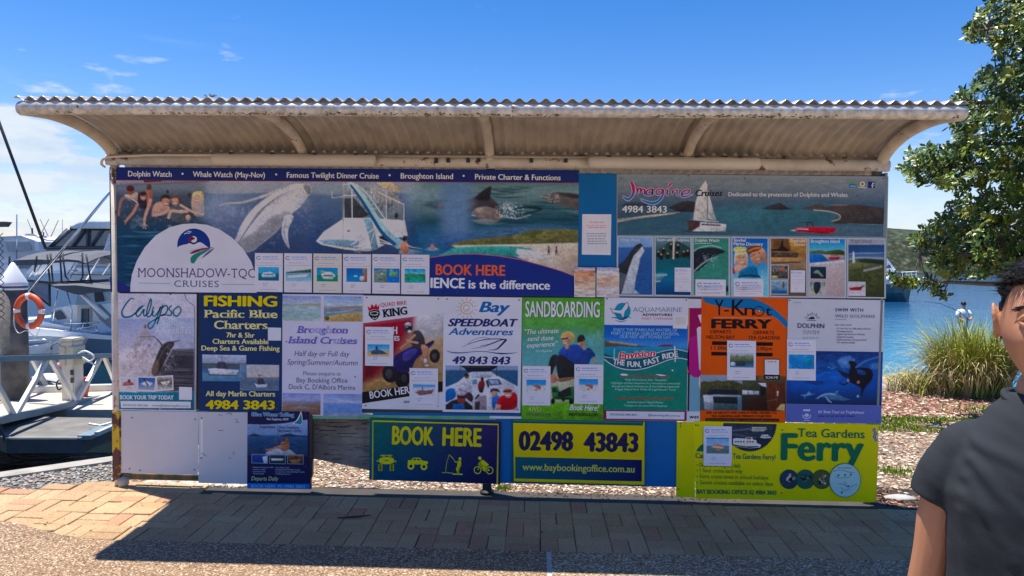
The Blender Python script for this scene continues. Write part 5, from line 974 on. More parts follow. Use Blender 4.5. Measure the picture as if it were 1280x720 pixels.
def f_c(p, x0, y0, x1, y1): p.vgrad([(y0, (190, 192, 198)), (y0+4, (120, 106, 90)), (y0+8, (96, 84, 70)), (y1, (196, 196, 202))]); p.poly([(x0+4, y0+7), (x1-2, y0+5), (x1-6, y0+11), (x0+7, y0+10)], (206, 206, 206)); p.tex(2, 2, .3, 76)
framed(b, z((88, 500), (185, 502), (183, 588), (90, 580)), f_a); framed(b, z((292, 496), (388, 490), (392, 574), (296, 580)), f_c, .0126); framed(b, z((186, 497), (296, 500), (290, 584), (186, 578)), f_b, .0129)
A = Art(); teal = (12, 106, 128)
for pts, w_ in (([(168, 65), (150, 60), (120, 95), (100, 135), (110, 162), (150, 160), (190, 130), (215, 105)], [1.2, 1.8, 2.2, 2.2, 1.5]), ([(222, 100), (195, 115), (180, 145), (195, 160), (225, 120), (222, 140), (228, 158), (250, 140)], 1.8), ([(250, 140), (265, 90), (262, 62), (245, 110), (240, 150), (255, 162), (280, 130)], 1.7), ([(278, 105), (270, 145), (285, 158), (310, 125), (318, 105), (300, 160), (275, 215), (255, 228), (248, 205), (275, 185), (310, 165)], [1.6, 1.8, 1.7]), ([(330, 95), (318, 140), (298, 205)], 1.8), ([(325, 115), (348, 98), (358, 115), (345, 145), (318, 155), (350, 150)], 1.7), ([(380, 98), (365, 118), (380, 135), (372, 155), (352, 152)], 1.7), ([(415, 105), (392, 125), (392, 150), (412, 158), (432, 130), (425, 108), (410, 105)], [1.7, 1.9, 1.5])): A.line(z(pts), w_, teal, 0, 5)
A.text('Fishing', 203.7, 231, 407.2, 7.2, (198, 206, 220), .02); A.text('Adventures', 194, 239, 416, 7.6, (206, 212, 224), .012)
A.text('BOOK YOUR TRIP TODAY', 150, 217, 499, 5.0, (222, 226, 230), .04, dy=.4); A.poly(z((92, 635), (488, 640), (488, 676), (96, 674)), (204, 206, 216), 0); A.text('BOOKINGS 4984 3843', 154, 185, 507.6, 2.5, (70, 80, 110), .0, l=1); A.text('contact@baybookingoffice.com.au', 190, 236, 507.9, 2.5, (70, 80, 110), .0, l=1)
A.poly(z((310, 678), (318, 678), (314, 686)), (210, 212, 220), 1); A.poly(z((422, 556), (495, 558), (494, 630), (422, 628)), (206, 206, 212), 0)
A.build('lettering', b, .0132)
A = Art(); A.line(z((452, 30), (460, 60), (475, 78), (505, 98), (510, 110), (512, 686)), .55, (60, 60, 70)); A.build('crack_line', b, .0125)
b = sign('navy fishing charters sign with bold yellow lettering and two boat pictures', [(249.4, 366.2), (352.8, 367.8), (352, 515), (248.8, 513.4)], (26, 50, 90), .0105, .004, scr=[(254, 370), (347, 371), (346, 511)])
A = Art(); ye = (212, 190, 40); cr = (222, 206, 150); A.text('FISHING', 254.8, 346.6, 382.4, 12.6, ye, .055, dy=.6, out_=(12, 26, 50)); A.text('Pacific Blue', 255, 347, 397, 9.8, cr, .035, serif=.05, dy=.5, out_=(10, 22, 44)); A.text('Charters', 267.4, 334.6, 411, 10.2, cr, .035, serif=.05, dy=.4, out_=(10, 22, 44))
for t, a, c_, y in (('7hr & 5hr', 283, 318.3, 421.6), ('Charters Available', 265.6, 335.7, 429.6), ('Deep Sea & Game Fishing', 251.6, 349.6, 438)): A.text(t, a, c_, y, 6.0, cr, .04, dy=.5, out_=(12, 26, 50))
A.text('All day Marlin Charters', 257, 344, 495, 6.3, cr, .045, dy=.6, out_=(12, 26, 50)); A.text('4984 3843', 256.6, 343.6, 511, 10.6, ye, .06, dy=.6, out_=(12, 26, 50)); A.poly(z((922, 222), (996, 224), (996, 296), (922, 295)), (202, 203, 210), 0); A.build('lettering', b, .013)
q = [z(553, 374), z(800, 378), z(800, 526), z(553, 523)]; p = Pic(q, .75); p.vgrad([(443, (176, 186, 204)), (452, (150, 160, 180)), (455, (104, 118, 132)), (458, (74, 86, 98)), (462, (60, 96, 126)), (468, (96, 134, 160)), (477, (76, 120, 150))]); p.tex(4, 1.3, .12, 81); p.line(z((555, 428), (800, 432)), 1.6, (70, 74, 60)); p.poly(z((585, 455), (620, 450), (760, 462), (740, 490), (600, 486)), (196, 200, 206), .8); p.poly(z((630, 452), (640, 415), (680, 415), (700, 455)), (60, 64, 76), .8); p.line(z((660, 385), (665, 450)), .8, (90, 90, 100)); p.line(z((640, 388), (685, 390)), .8, (120, 120, 130)); p.tex(1.3, 1.3, .7, 82, (255, 452, 305, 464), (30, 40, 54), .58); p.line(z((590, 488), (745, 492)), 1, (40, 54, 74)); p.build('picture', b, .0122)
q = [z(765, 430), z(985, 433), z(984, 578), z(765, 576)]; p = Pic(q, .75); p.vgrad([(455, (176, 180, 186)), (464, (184, 178, 176)), (471, (190, 180, 172)), (472, (110, 124, 140)), (478, (84, 100, 118)), (488, (96, 116, 140))]); p.tex(3, 1.4, .2, 83, (298, 472, 352, 490)); p.poly(z((765, 430), (802, 430), (802, 525), (765, 525)), (90, 120, 145), .6); p.poly(z((845, 535), (870, 545), (920, 540), (915, 558), (860, 560)), (196, 200, 206)); p.poly(z((862, 540), (865, 510), (895, 508), (905, 540)), (60, 60, 70)); p.line(z((875, 488), (878, 515)), .8, (60, 60, 70)); p.line(z((865, 490), (890, 490)), .8, (80, 80, 90)); p.build('picture', b, .0124)
z = Z(340, 360, 4.236)
b = sign('white island cruises sign with faded violet italic heading and four beach pictures', [(353.2, 367.6), (454, 368.6), (452.4, 520.6), (352.4, 519)], (196, 194, 208), .0100, .004, scr=[(450, 372), (358, 427), (444, 471)])
for k, (q, st, s_) in enumerate(((z((56, 40), (258, 44), (256, 176), (54, 172)), [(369, (130, 150, 190)), (379, (176, 184, 200)), (381, (150, 162, 160)), (385, (160, 186, 186)), (395, (146, 172, 170)), (402, (166, 182, 176))], 91), (z((276, 42), (478, 46), (478, 178), (274, 178)), [(369, (130, 156, 200)), (381, (176, 190, 206)), (385, (150, 150, 140)), (388, (110, 136, 160)), (395, (120, 140, 140)), (402, (170, 146, 100))], 92),
                  (z((56, 556), (258, 560), (256, 672), (54, 668)), [(491, (126, 140, 190)), (500, (160, 160, 190)), (503, (120, 128, 150)), (507, (146, 120, 100)), (520, (110, 90, 76))], 93), (z((272, 560), (476, 562), (476, 680), (272, 678)), [(491, (126, 146, 196)), (499, (150, 164, 200)), (503, (176, 176, 196)), (505, (110, 140, 190)), (515, (110, 140, 186)), (521, (150, 150, 160))], 94))):
    p = Pic(q, .85); p.vgrad(st); p.tex(6, 1.6, .14, s_)
    if k == 0: p.line(z((150, 88), (200, 84), (240, 90), (256, 92)), 1.6, (170, 150, 110))
    if k == 1: p.poly(z((276, 160), (300, 150), (370, 135), (440, 128), (476, 125), (476, 178), (276, 178)), (186, 156, 100), 1.5, .9, 0); p.line(z((330, 108), (400, 102), (476, 100)), 1.6, (150, 120, 100)); p.ell(*z(292, 160), 3, 2.6, (90, 84, 50)); p.line(z((290, 130), (360, 128), (430, 115)), 1, (206, 214, 220), 1, .7)
    if k == 2: p.poly(z((56, 610), (150, 615), (256, 612), (256, 672), (56, 672)), (126, 96, 78), 2, .8); p.poly(z((56, 640), (160, 628), (250, 640)), (130, 144, 170), 2, .7)
    p.build('picture', b, .0112)
A = Art(); vi = lambda x, y: (108, 96, 168) if (abs(x-396) > 6 and abs(x-411) > 4) else (158, 154, 196)
A.text('Broughton', 370.5, 435, 416, 8.3, vi, .045, it=.22, serif=.06, dy=.7); A.text('Island Cruises', 359.5, 447, 429, 8.3, lambda x, y: (108, 96, 168) if abs(x-421) > 5 else (160, 156, 198), .045, it=.22, serif=.06, dy=1.0)
da = (72, 70, 86)
A.text('Half day or Full day', 368, 437, 445, 6.6, da, -.002, it=.18, dy=.7); A.text('Spring/Summer/Autumn', 359, 447, 455.6, 6.6, da, -.002, it=.18, dy=1.3)
A.text('Please enquire at', 379, 426, 469, 4.8, (98, 96, 108), -.002, dy=.6); A.text('Bay Booking Office', 370.6, 434.4, 478, 6.0, da, .0, dy=.6); A.text("Dock C, D'Albora Marina", 361, 444, 486.3, 6.0, da, .0, dy=1.2)
A.build('lettering', b, .0112)
b = sign('quad bike sign with red crown emblem and helmeted rider on a blue quad', [(454.2, 369.4), (554.6, 371), (553.2, 512.6), (452.6, 511)], (204, 203, 208), .0108, .004, scr=[(458.6, 372), (548, 373.6), (457, 507), (547.4, 508)])
p = Pic([(454, 404), (554.4, 391), (553.4, 490), (453, 503)], .85)
p.vgrad([(391, (190, 190, 196)), (410, (150, 120, 110)), (440, (150, 112, 84)), (480, (142, 108, 70)), (503, (120, 90, 60))])
p.poly([(453, 403), (500, 397), (520, 395), (505, 425), (488, 455), (470, 470), (453, 478)], (132, 26, 44), 12, 1); p.poly([(453, 420), (470, 416), (478, 440), (465, 470), (453, 475)], (88, 20, 30), 8, .7); p.poly([(520, 392), (555, 389), (555, 425), (535, 428), (518, 412)], (190, 188, 190), 9, .9)
p.poly([(530, 425), (555, 420), (555, 470), (540, 460)], (176, 150, 112), 6, .7); p.poly([(453, 480), (490, 468), (520, 478), (554, 470), (554, 500), (453, 503)], (150, 120, 78), 5, .8); p.tex(3, 2, .3, 95, (453, 460, 555, 504)); p.tex(7, 5, .5, 96, (500, 400, 555, 500), (190, 166, 130), .58)
p.ell(*z(862, 360), 6.6, 8.6, (32, 30, 34)); p.ell(*z(860, 362), 3, 4, (70, 64, 62)); p.ell(*z(628, 450), 10.5, 12, (30, 28, 34)); p.ell(*z(620, 455), 4.4, 6, (64, 60, 66)); p.ell(*z(690, 480), 9.5, 12, (24, 22, 28)); p.ell(*z(700, 478), 3.6, 5, (50, 46, 52))
p.poly(z((640, 400), (650, 360), (690, 335), (740, 310), (790, 310), (850, 278), (858, 290), (820, 330), (760, 380), (740, 430), (700, 450), (650, 430)), (34, 32, 84), 1, 1, 2); p.poly(z((690, 350), (740, 320), (770, 330), (740, 370), (700, 390)), (64, 60, 130), 1.4, 1, 2); p.line(z((790, 325), (850, 282)), 1.8, (30, 28, 34)); p.tex(1.7, 1.7, .7, 97, (488, 440, 515, 475), (86, 82, 96), .66)
p.poly(z((745, 240), (760, 225), (785, 228), (808, 270), (805, 310), (760, 320), (735, 290)), (56, 54, 56), 1, 1, 2); p.line(z((755, 250), (730, 275), (710, 295), (680, 320)), [3.2, 2.8, 2.6], (190, 136, 110), .8, 1, 3); p.line(z((770, 290), (740, 285), (715, 275)), 2.6, (196, 146, 120)); p.poly(z((790, 300), (825, 310), (828, 350), (810, 375), (795, 340)), (186, 130, 104), 1, 1, 2); p.ell(*z(812, 385), 2.2, 3, (190, 186, 186)); p.ell(*z(820, 410), 2.4, 1.3, (214, 210, 206))
p.ell(*z(722, 208), 5.4, 6.6, (60, 60, 64)); p.ell(*z(720, 196), 4.2, 3.4, (186, 186, 190)); p.ell(*z(728, 215), 3.2, 2.6, (30, 30, 34)); p.ell(*z(728, 230), 2.4, 1.8, (214, 212, 214)); p.line(z((706, 200), (740, 205)), 1.2, (40, 40, 44))
p.build('picture', b, .0120)
A = Art(); A.poly([(452.8, 490), (553.4, 476.5), (553.3, 489), (452.7, 504.4)], (24, 22, 26), 0); A.text('BOOK HERE', 462.6, 517, 498.4, 8.8, (222, 222, 226), .03, dy=-7.6, l=1)
A.text('QUAD BIKE', 476.2, 508, 383.6, 4.6, (176, 40, 56), .012, dy=-3.2); A.text('KING', 478.4, 509.6, 396.6, 9.2, (24, 24, 28), .055, serif=.09, dy=-4.0)
A.poly(z((505, 95), (520, 108), (528, 84), (540, 100), (552, 82), (558, 102), (570, 85), (566, 118), (540, 112), (512, 122)), (176, 32, 48), 0); A.poly(z((512, 125), (540, 114), (568, 120), (572, 140), (560, 160), (545, 172), (525, 160), (512, 145)), (26, 26, 30), 1); A.poly(z((518, 128), (545, 122), (564, 128), (560, 142), (545, 146), (522, 142)), (196, 196, 200), 2); A.poly(z((522, 131), (545, 126), (560, 131), (556, 139), (545, 142), (526, 139)), (26, 26, 30), 3); A.line(z((532, 156), (545, 164), (556, 155)), .8, (200, 200, 204), 3)
A.text('H', 491, 496.6, 417.4, 9, (222, 220, 222), .05, l=1, dy=0); A.text('ES', 493, 499.4, 425.8, 5.6, (222, 220, 222), .05, l=1, dy=0); A.text('QUA', 504.6, 512.6, 503.6, 2.6, (40, 40, 46), .03, l=1, dy=0)
A.build('lettering', b, .0128)
notice('white notice with a small quad bike picture, upper one on the quad bike sign', 456.4, 408.4, 491.8, 457, 'quad', (.08, .45, .86, .76), front=.0185); notice('white notice with a brown sand vehicle picture, lower one on the quad bike sign', 512, 460, 547.6, 508.6, 'sandtoy', (.12, .42, .9, .74), front=.0185)
z = Z(550, 368, 8.78)
b = sign('white speedboat adventures sign with swirling sun and a photo of passengers aboard', [(554.4, 370.8), (652.6, 372), (650.4, 516.2), (553.2, 514.8)], (204, 203, 214), .0115, .004, scr=[(558.8, 374), (649, 375), (647, 512)])
A = Art(); og = (190, 150, 90)
for k in range(14):
    a = 2*PI*k/14+.15; c_ = (583.6, 385.4); A.line([(c_[0]+9.5*math.cos(a), c_[1]+9.5*math.sin(a)), (c_[0]+13.6*math.cos(a+.05), c_[1]+13.2*math.sin(a+.05))], [.9, .5], og)
A.ring(583.6, 385.2, 7.8, 7.4, 1.0, og, 0, 20, 350); A.line([(583.6+r_*math.cos(a), 385.2+r_*math.sin(a)) for a, r_ in ((.8, 4), (2, 4.4), (3.2, 4.4), (4.4, 4.2), (5.5, 4), (6.3, 3), (7.4, 2.2), (8.6, 1.8))], .9, og, 0, 4); A.build('logo', b, .0123)
A = Art(); bl = (20, 94, 152); nv = (34, 40, 98)
A.text('Bay', 598.5, 638, 389.8, 12.6, bl, .05, it=.28, dy=.4); A.text('SPEEDBOAT', 559.6, 647.6, 407.6, 9.2, nv, .06, it=.28, dy=.6); A.text('Adventures', 560.4, 642, 418.4, 8.4, bl, .035, it=.28, dy=.7)
A.text('49 843 843', 565, 638, 454.6, 9.2, nv, .055, it=.16, dy=.8)
def bg_(x, y): t = min(1, max(0, (x-575)/60)); return (90+t*-60, 110-t*70, 140-t*50)
for pts, w_ in (([(585, 430), (592, 424.5), (604, 421.6), (613, 423.6)], .5), ([(577, 434), (590, 428.6), (604, 424.8), (620, 423.6), (633, 424.4)], [.3, 1.2, 1.0]), ([(589, 435.8), (604, 433.4), (616, 429), (626, 425), (633, 424.2)], [.3, 1.2, 1.4]), ([(600, 432.6), (612, 430), (622, 426)], .6), ([(610, 437.6), (620, 436.8), (626, 432), (633, 424.4)], [.3, 2.0, 2.6]), ([(558, 438.2), (565, 440.6), (578, 441), (592, 439.6), (606, 439.4), (620, 441.4), (632, 442), (646, 440.8)], [.4, 1.8, .8, .8, 1.8, .4])): A.line(pts, w_, bg_, 0, 5)
A.build('lettering', b, .0123)
z = Z(550, 440, 8.0)
p = Pic([z(55, 135), z(780, 138), z(775, 582), z(55, 575)], .75)
p.vgrad([(457, (140, 156, 182)), (462, (130, 150, 178)), (463.5, (50, 86, 118)), (482, (36, 84, 120)), (486, (190, 190, 196)), (512, (170, 168, 176))]); p.tex(3, 1, .2, 101, (555, 463, 650, 484))
p.poly(z((55, 355), (180, 300), (280, 215), (520, 210), (600, 250), (780, 345), (780, 580), (55, 580)), (196, 196, 202), 1); p.poly(z((280, 215), (330, 190), (500, 190), (545, 215), (500, 260), (330, 260)), (176, 180, 192), 1, 1, 1); p.poly(z((60, 180), (110, 178), (180, 185), (55, 192)), (80, 100, 130), 1)
p.poly(z((190, 135), (575, 135), (570, 152), (500, 195), (280, 200), (240, 160)), (20, 26, 40), .8); p.line(z((250, 150), (500, 150)), .6, (110, 90, 60)); p.line(z((205, 150), (205, 260)), .7, (60, 70, 80)); p.line(z((565, 145), (565, 240)), .8, (50, 60, 70))
p.poly(z((320, 280), (370, 275), (372, 320), (325, 325)), (110, 140, 170), .8); p.poly(z((475, 270), (590, 272), (620, 325), (500, 335)), (60, 74, 96), .8); p.poly(z((490, 282), (580, 284), (600, 320), (510, 325)), (150, 166, 190), .8)
p.ell(*z(268, 240), 3.0, 3.6, (130, 80, 66)); p.ell(*z(262, 228), 2.6, 2, (40, 34, 40)); p.poly(z((245, 275), (290, 265), (310, 300), (300, 325), (230, 320)), (196, 206, 196), 1, 1, 2); p.poly(z((170, 330), (220, 300), (300, 320), (320, 400), (250, 450), (170, 400)), (176, 176, 184), 1.4, 1, 2); p.tex(2, 2, .5, 102, (571, 480, 592, 496), (96, 88, 96), .55)
p.poly(z((385, 310), (400, 290), (440, 290), (448, 320), (430, 400), (395, 400), (378, 350)), (120, 36, 40), 1, 1, 2); p.ell(*z(422, 272), 2, 2.8, (60, 36, 34)); p.poly(z((395, 355), (430, 355), (425, 405), (398, 405)), (40, 40, 50)); p.poly(z((455, 290), (480, 275), (495, 340), (480, 360)), (50, 56, 70), .9); p.poly(z((345, 470), (380, 420), (400, 430), (370, 480)), (50, 46, 56)); p.poly(z((380, 450), (460, 430), (465, 580), (340, 580), (350, 490)), (150, 130, 136), 1.4); p.poly(z((350, 500), (400, 490), (395, 580), (350, 580)), (60, 54, 60), 1)
p.poly(z((55, 400), (90, 365), (150, 370), (160, 440), (110, 480), (55, 500)), (22, 92, 160), 1, 1, 2); p.poly(z((55, 530), (110, 490), (160, 475), (260, 490), (320, 540), (330, 582), (55, 582)), (36, 34, 42), 1, 1, 1); p.poly(z((130, 520), (240, 515), (250, 580), (120, 580)), (24, 88, 140), 1, 1, 1); p.ell(*z(212, 470), 5.4, 5.8, (140, 66, 58)); p.ell(*z(225, 440), 7, 3.4, (70, 34, 40)); p.ell(*z(215, 385), 8, 6.4, (186, 184, 190)); p.tex(1.6, 1.6, .8, 103, (568, 478, 586, 496), (90, 40, 50), .58); p.poly(z((250, 430), (290, 400), (330, 440), (320, 500), (270, 470)), (60, 36, 44), 1, 1, 2)
p.poly(z((520, 460), (570, 430), (600, 470), (580, 580), (530, 580)), (40, 96, 160), 1, 1, 2); p.ell(*z(545, 410), 3.4, 4.4, (186, 136, 116)); p.poly(z((500, 385), (530, 362), (580, 370), (600, 400), (570, 395), (530, 390), (510, 410)), (56, 52, 62), .9, 1, 2)
p.poly(z((570, 500), (610, 440), (660, 430), (720, 400), (770, 430), (770, 545), (700, 580), (610, 578)), (168, 34, 44), 1, 1, 2); p.ell(*z(682, 410), 5.2, 6.2, (206, 140, 124)); p.poly(z((625, 390), (660, 372), (720, 374), (725, 388), (680, 386)), (150, 50, 50), .8); p.line(z((640, 398), (705, 396)), 1.8, (26, 24, 30)); p.line(z((665, 435), (700, 432)), 1.2, (240, 232, 232)); p.poly(z((560, 520), (610, 530), (600, 580), (540, 580)), (206, 150, 130), 1); p.poly(z((470, 370), (500, 370), (520, 580), (470, 580)), (206, 206, 210), .8)
p.build('picture', b, .0123)
b = sign('green sandboarding sign with two people sitting above a green truck', [(653, 371.8), (756.2, 372.8), (754.2, 526), (651.6, 524.4)], (84, 144, 60), .0105, .004, scr=[(658, 375), (751, 376)])
z = Z(650, 400, 5.536)
p = Pic([(653.4, 372.4), (755.8, 373.4), (753.8, 525.4), (652, 523.8)], .85)
p.vgrad([(372, (84, 148, 56)), (396, (88, 150, 62)), (412, (82, 142, 100)), (430, (84, 150, 140)), (452, (96, 156, 158)), (462, (120, 160, 150)), (476, (176, 174, 150)), (500, (186, 180, 150)), (506, (104, 152, 60)), (525, (72, 138, 50))])
p.poly(z((20, 0), (580, 0), (580, 130), (400, 50), (280, 60), (20, 90)), (86, 148, 70), 10, .7); p.poly(z((15, 580), (210, 585), (370, 560), (585, 590), (585, 695), (15, 690)), (96, 152, 52), 2); p.tex(5, 5, .12, 111, (652, 500, 755, 526)); p.poly(z((450, 120), (560, 60), (580, 60), (580, 230), (500, 200)), (110, 164, 160), 6, .5)
p.poly(z((210, 400), (370, 380), (580, 400), (580, 440), (300, 450), (210, 450)), (190, 184, 156), 2)
p.poly(z((445, 205), (480, 190), (515, 230), (520, 250), (490, 270), (470, 310), (430, 300), (430, 240)), (26, 56, 110), 1, 1, 2); p.ell(*z(424, 155), 4.4, 6.4, (176, 128, 108)); p.poly(z((395, 135), (410, 105), (440, 105), (452, 140), (440, 138), (400, 148)), (44, 34, 34), .8, 1, 2); p.line(z((400, 150), (435, 145)), 1.6, (24, 22, 28)); p.line(z((505, 262), (520, 285), (532, 302)), 2.2, (176, 120, 100)); p.line(z((440, 180), (450, 200)), 3, (176, 128, 108))
p.poly(z((265, 230), (300, 185), (350, 175), (400, 170), (440, 210), (480, 300), (420, 330), (350, 320), (290, 260)), (38, 66, 140), 1, 1, 2); p.line(z((330, 200), (322, 260), (340, 300)), .8, (20, 36, 90), 1, .9, 3); p.poly(z((300, 200), (330, 170), (350, 190), (325, 215)), (54, 84, 156), 1)
p.ell(*z(322, 135), 5.2, 8.2, (190, 142, 118)); p.poly(z((282, 130), (290, 95), (320, 78), (355, 82), (378, 105), (376, 140), (352, 165), (350, 120), (310, 105), (296, 140)), (186, 156, 96), .9, 1, 2); p.line(z((292, 132), (330, 126)), 1.8, (50, 30, 30)); p.line(z((306, 160), (322, 158)), 1, (225, 205, 195)); p.poly(z((310, 180), (340, 175), (335, 200), (315, 205)), (186, 140, 118), .8)
p.poly(z((195, 340), (210, 260), (240, 238), (262, 245), (290, 240), (330, 270), (400, 330), (390, 400), (300, 410), (265, 400), (250, 310), (225, 370), (212, 400)), (34, 36, 40), 1, 1, 2); p.line(z((262, 250), (250, 310), (262, 380)), .9, (66, 66, 70), 1, .7, 3); p.poly(z((212, 380), (245, 375), (262, 410), (245, 435), (215, 430)), (176, 120, 96), 1, 1, 2); p.poly(z((265, 405), (370, 395), (380, 408), (280, 430)), (120, 96, 66), 1, 1, 2)
p.poly(z((215, 460), (262, 456), (275, 500), (330, 470), (372, 456), (385, 560), (350, 555), (225, 550)), (46, 104, 54), 1); p.poly(z((222, 470), (250, 468), (258, 500), (224, 500)), (30, 44, 44), .8); p.poly(z((262, 500), (350, 460), (356, 520), (300, 535), (262, 530)), (26, 36, 34), .8); p.ell(*z(228, 562), 2.6, 3.6, (20, 20, 22)); p.ell(*z(355, 565), 2.8, 3.8, (20, 20, 22)); p.ell(*z(300, 550), 2, 2.6, (24, 24, 26)); p.line(z((240, 535), (350, 545)), 1.6, (20, 24, 22))
p.build('picture', b, .0117)
A = Art(); A.text('SANDBOARDING', 657.2, 750.4, 396.2, 19, (26, 60, 40), .045, dy=.8); A.text('SANDBOARDING', 656.6, 749.8, 395.8, 19, (220, 222, 218), .036, dy=.8, l=1)
for t, a, c_, y, dy in (('"The ultimate', 656, 698.5, 418, -2.0), ('sand dune', 659, 692, 426.4, -1.4), ('experience"', 658.6, 697.4, 434.8, -2.6)): A.text(t, a, c_, y, 6.0, (214, 224, 220), .012, it=.3, dy=dy)
A.text('Port Stephens', 669.5, 690, 440.4, 3.0, (200, 216, 210), -.002, it=.3, dy=-.6); A.text('Book Here!', 712, 748.8, 512.6, 7.2, (224, 228, 222), .02, it=.3, dy=.8); A.text('4WDTOURSRUS.COM', 711, 747.6, 519.8, 3.4, (22, 34, 20), .035, dy=.4); A.text('4WD', 660, 676.6, 513.6, 4.6, (176, 190, 110), .05, it=.15, out_=(40, 60, 30), ow=.08); A.text('TOURS R US', 657.6, 688.4, 519.8, 3.8, (96, 124, 70), .05, out_=(40, 70, 36), ow=.06)
A.build('lettering', b, .0128)
notice('white notice with a brown dune vehicle picture, left one on the green sandboarding sign', 653.2, 457.2, 688.2, 506.4, 'dune', (.14, .35, .84, .68), front=.0165); notice('white notice with dune picture, right one on the green sandboarding sign', 718, 455.2, 754, 504.6, 'dune', (.16, .37, .82, .7), front=.0165)
z = Z(750, 368, 8.783)
b = sign('white, blue and green power catamaran sign with a whale tail emblem', [(755.6, 371.8), (860.4, 373), (858.2, 526.4), (755, 525.2)], (200, 199, 208), .0112, .004, scr=[(758.8, 373.4), (857.6, 375)])
p = Pic([(755.4, 406), (860, 407.2), (858.4, 513.6), (755, 512.4)], .85)
p.vgrad([(406, (20, 80, 158)), (420, (36, 100, 176)), (430, (70, 128, 190)), (434, (60, 130, 170)), (440, (20, 132, 140)), (452, (14, 116, 112)), (480, (14, 118, 96)), (514, (18, 122, 98))]); p.tex(4, 2.4, .14, 121, (755, 455, 860, 514))
p.poly(z((48, 505), (100, 508), (150, 515), (250, 535), (350, 550), (430, 565), (560, 568), (430, 578), (200, 570), (48, 580)), (84, 80, 66), .9, 1, 1); p.line(z((110, 520), (200, 528), (300, 545), (400, 556)), 2.4, (176, 160, 140), 1, .8); p.poly(z((640, 560), (720, 548), (800, 552), (800, 572), (640, 575)), (104, 50, 74), .9)
p.build('picture', b, .0122)
A = Art(); W2 = (214, 222, 226)
A.ell(*z(248, 185), 10.2, 10.6, (30, 132, 158), 0); A.poly(z((110, 152), (150, 165), (200, 175), (230, 170), (260, 130), (290, 90), (300, 85), (312, 115), (305, 150), (270, 190), (258, 245), (245, 250), (232, 210), (200, 205), (150, 190), (125, 175)), (200, 199, 208), 1, 2); A.line(z((112, 152), (150, 166), (205, 174), (232, 168), (262, 128), (292, 88), (312, 112), (303, 152), (272, 190)), .55, (40, 50, 70), 2, 4); A.line(z((112, 155), (130, 185), (150, 198)), .5, (40, 50, 70), 2, 3)
A.line(z((120, 258), (170, 255), (220, 275), (260, 265), (300, 240)), [.4, 1.6, 1.2, 1.6, .4], (30, 132, 158), 3, 4); A.line(z((180, 250), (230, 258), (300, 245), (345, 262)), [.4, 1.4, .4], (24, 110, 140), 3, 4); A.line(z((210, 270), (250, 275), (300, 252)), [.4, 1.6, .5], (24, 30, 50), 4, 4); A.line(z((170, 285), (230, 300), (290, 285)), [.4, .9, .4], (30, 100, 130), 3, 4); A.line(z((130, 200), (180, 220), (240, 235)), [.5, 1.2, .5], (60, 100, 110), 3, 4)
A.build('logo', b, .0122)
A = Art(); A.text('AQUAMARINE', 791.5, 852.6, 389.8, 5.8, (86, 98, 116), -.014, dy=.3); A.text('ADVENTURES', 803, 840.4, 394.8, 2.9, (24, 28, 40), .045, dy=.2, space=1.12); A.text('PORT STEPHENS', 802.4, 840.4, 399.6, 2.7, (196, 96, 106), .0, dy=.2, space=1.15)
for t, a, c_, y in (('ENJOY THE SPARKLING WATERS OF', 767, 846.6, 413.8), ('PORT STEPHENS ONBOARD ENVISION,', 764, 849, 418.4), ('OUR FAST 40FT POWER CAT', 775, 838.6, 422.6)): A.text(t, a, c_, y, 3.7, (150, 186, 216), .004, dy=.8)
A.poly([(755.2, 449), (765, 456), (778, 461), (792, 462.4), (806, 460.5), (820, 456), (834, 450.5), (848, 447.5), (859.4, 449.6), (859.6, 440), (848, 437.4), (834, 438.2), (820, 442), (806, 448), (790, 450), (772, 448), (755.4, 442)], (16, 84, 96), 0, 0)
A.line([(755.2, 449), (765, 456), (778, 461), (792, 462.4), (806, 460.5), (820, 456), (834, 450.5), (848, 447.5), (859.4, 449.6)], .9, W2, 2, 3); A.line([(820, 441.5), (834, 437.8), (848, 437), (859.6, 440)], .7, W2, 2, 3); A.line([(755.4, 446), (762, 447), (772, 448)], .7, W2, 2, 3)
for t, a, c_, y, h, dy in (('THE', 766, 780.6, 455.4, 6.6, 1.6), ('FUN,', 784, 801.6, 458.4, 6.6, .2), ('FAST', 805.6, 825.6, 457.2, 6.6, -5.2), ('RIDE', 828.4, 848, 449, 6.4, -3.4)): A.text(t, a, c_, y, h, (216, 222, 222), .05, dy=dy, l=3)
A.text('Envision', 773.6, 819.4, 449.4, 8.8, (190, 32, 56), .04, it=.2, dy=-4.4, out_=(224, 226, 230), ow=.1, l=4)
A.build('lettering', b, .0130)
A = Art()
for t, a, c_, y in (('DAILY CRUISES YEAR ROUND', 776, 837, 471.4), ('PRIVATE CHARTER ADVENTURES', 771, 842, 499.4)): A.text(t, a, c_, y, 2.9, (150, 60, 50), .05, dy=.5)
for t, a, c_, y in (('Whale Watch Express (May - November)', 781, 833, 475.6), ('Highlights of Port Stephens Eco Adventures (seasonal)', 764, 850, 479.8), ('Broughton Island Adventures & Snorkelling (seasonal)', 765, 849, 483.8), ('Fingal Island Eco Walk & Lighthouse Tour', 769, 845, 487.6), ('Secluded Island / Beach Picnics', 784, 829, 503.6), ('Transfers to all areas of Port Stephens', 780, 834, 508)): A.text(t, a, c_, y, 2.3, (170, 206, 190), .0, dy=.6)
A.poly([(755, 512.4), (858.4, 513.6), (858.1, 526.2), (755, 525)], (128, 34, 62), 0); A.poly([(758, 513.8), (855.6, 515), (855.4, 524.4), (758, 523.2)], (204, 204, 216), 1); A.text('BOOKINGS 4984 3843  -', 763, 799, 519.2, 2.4, (60, 70, 110), .01, l=2); A.text('@baybookingoffice.com.au', 810, 850, 520, 2.4, (70, 80, 120), .01, l=2)
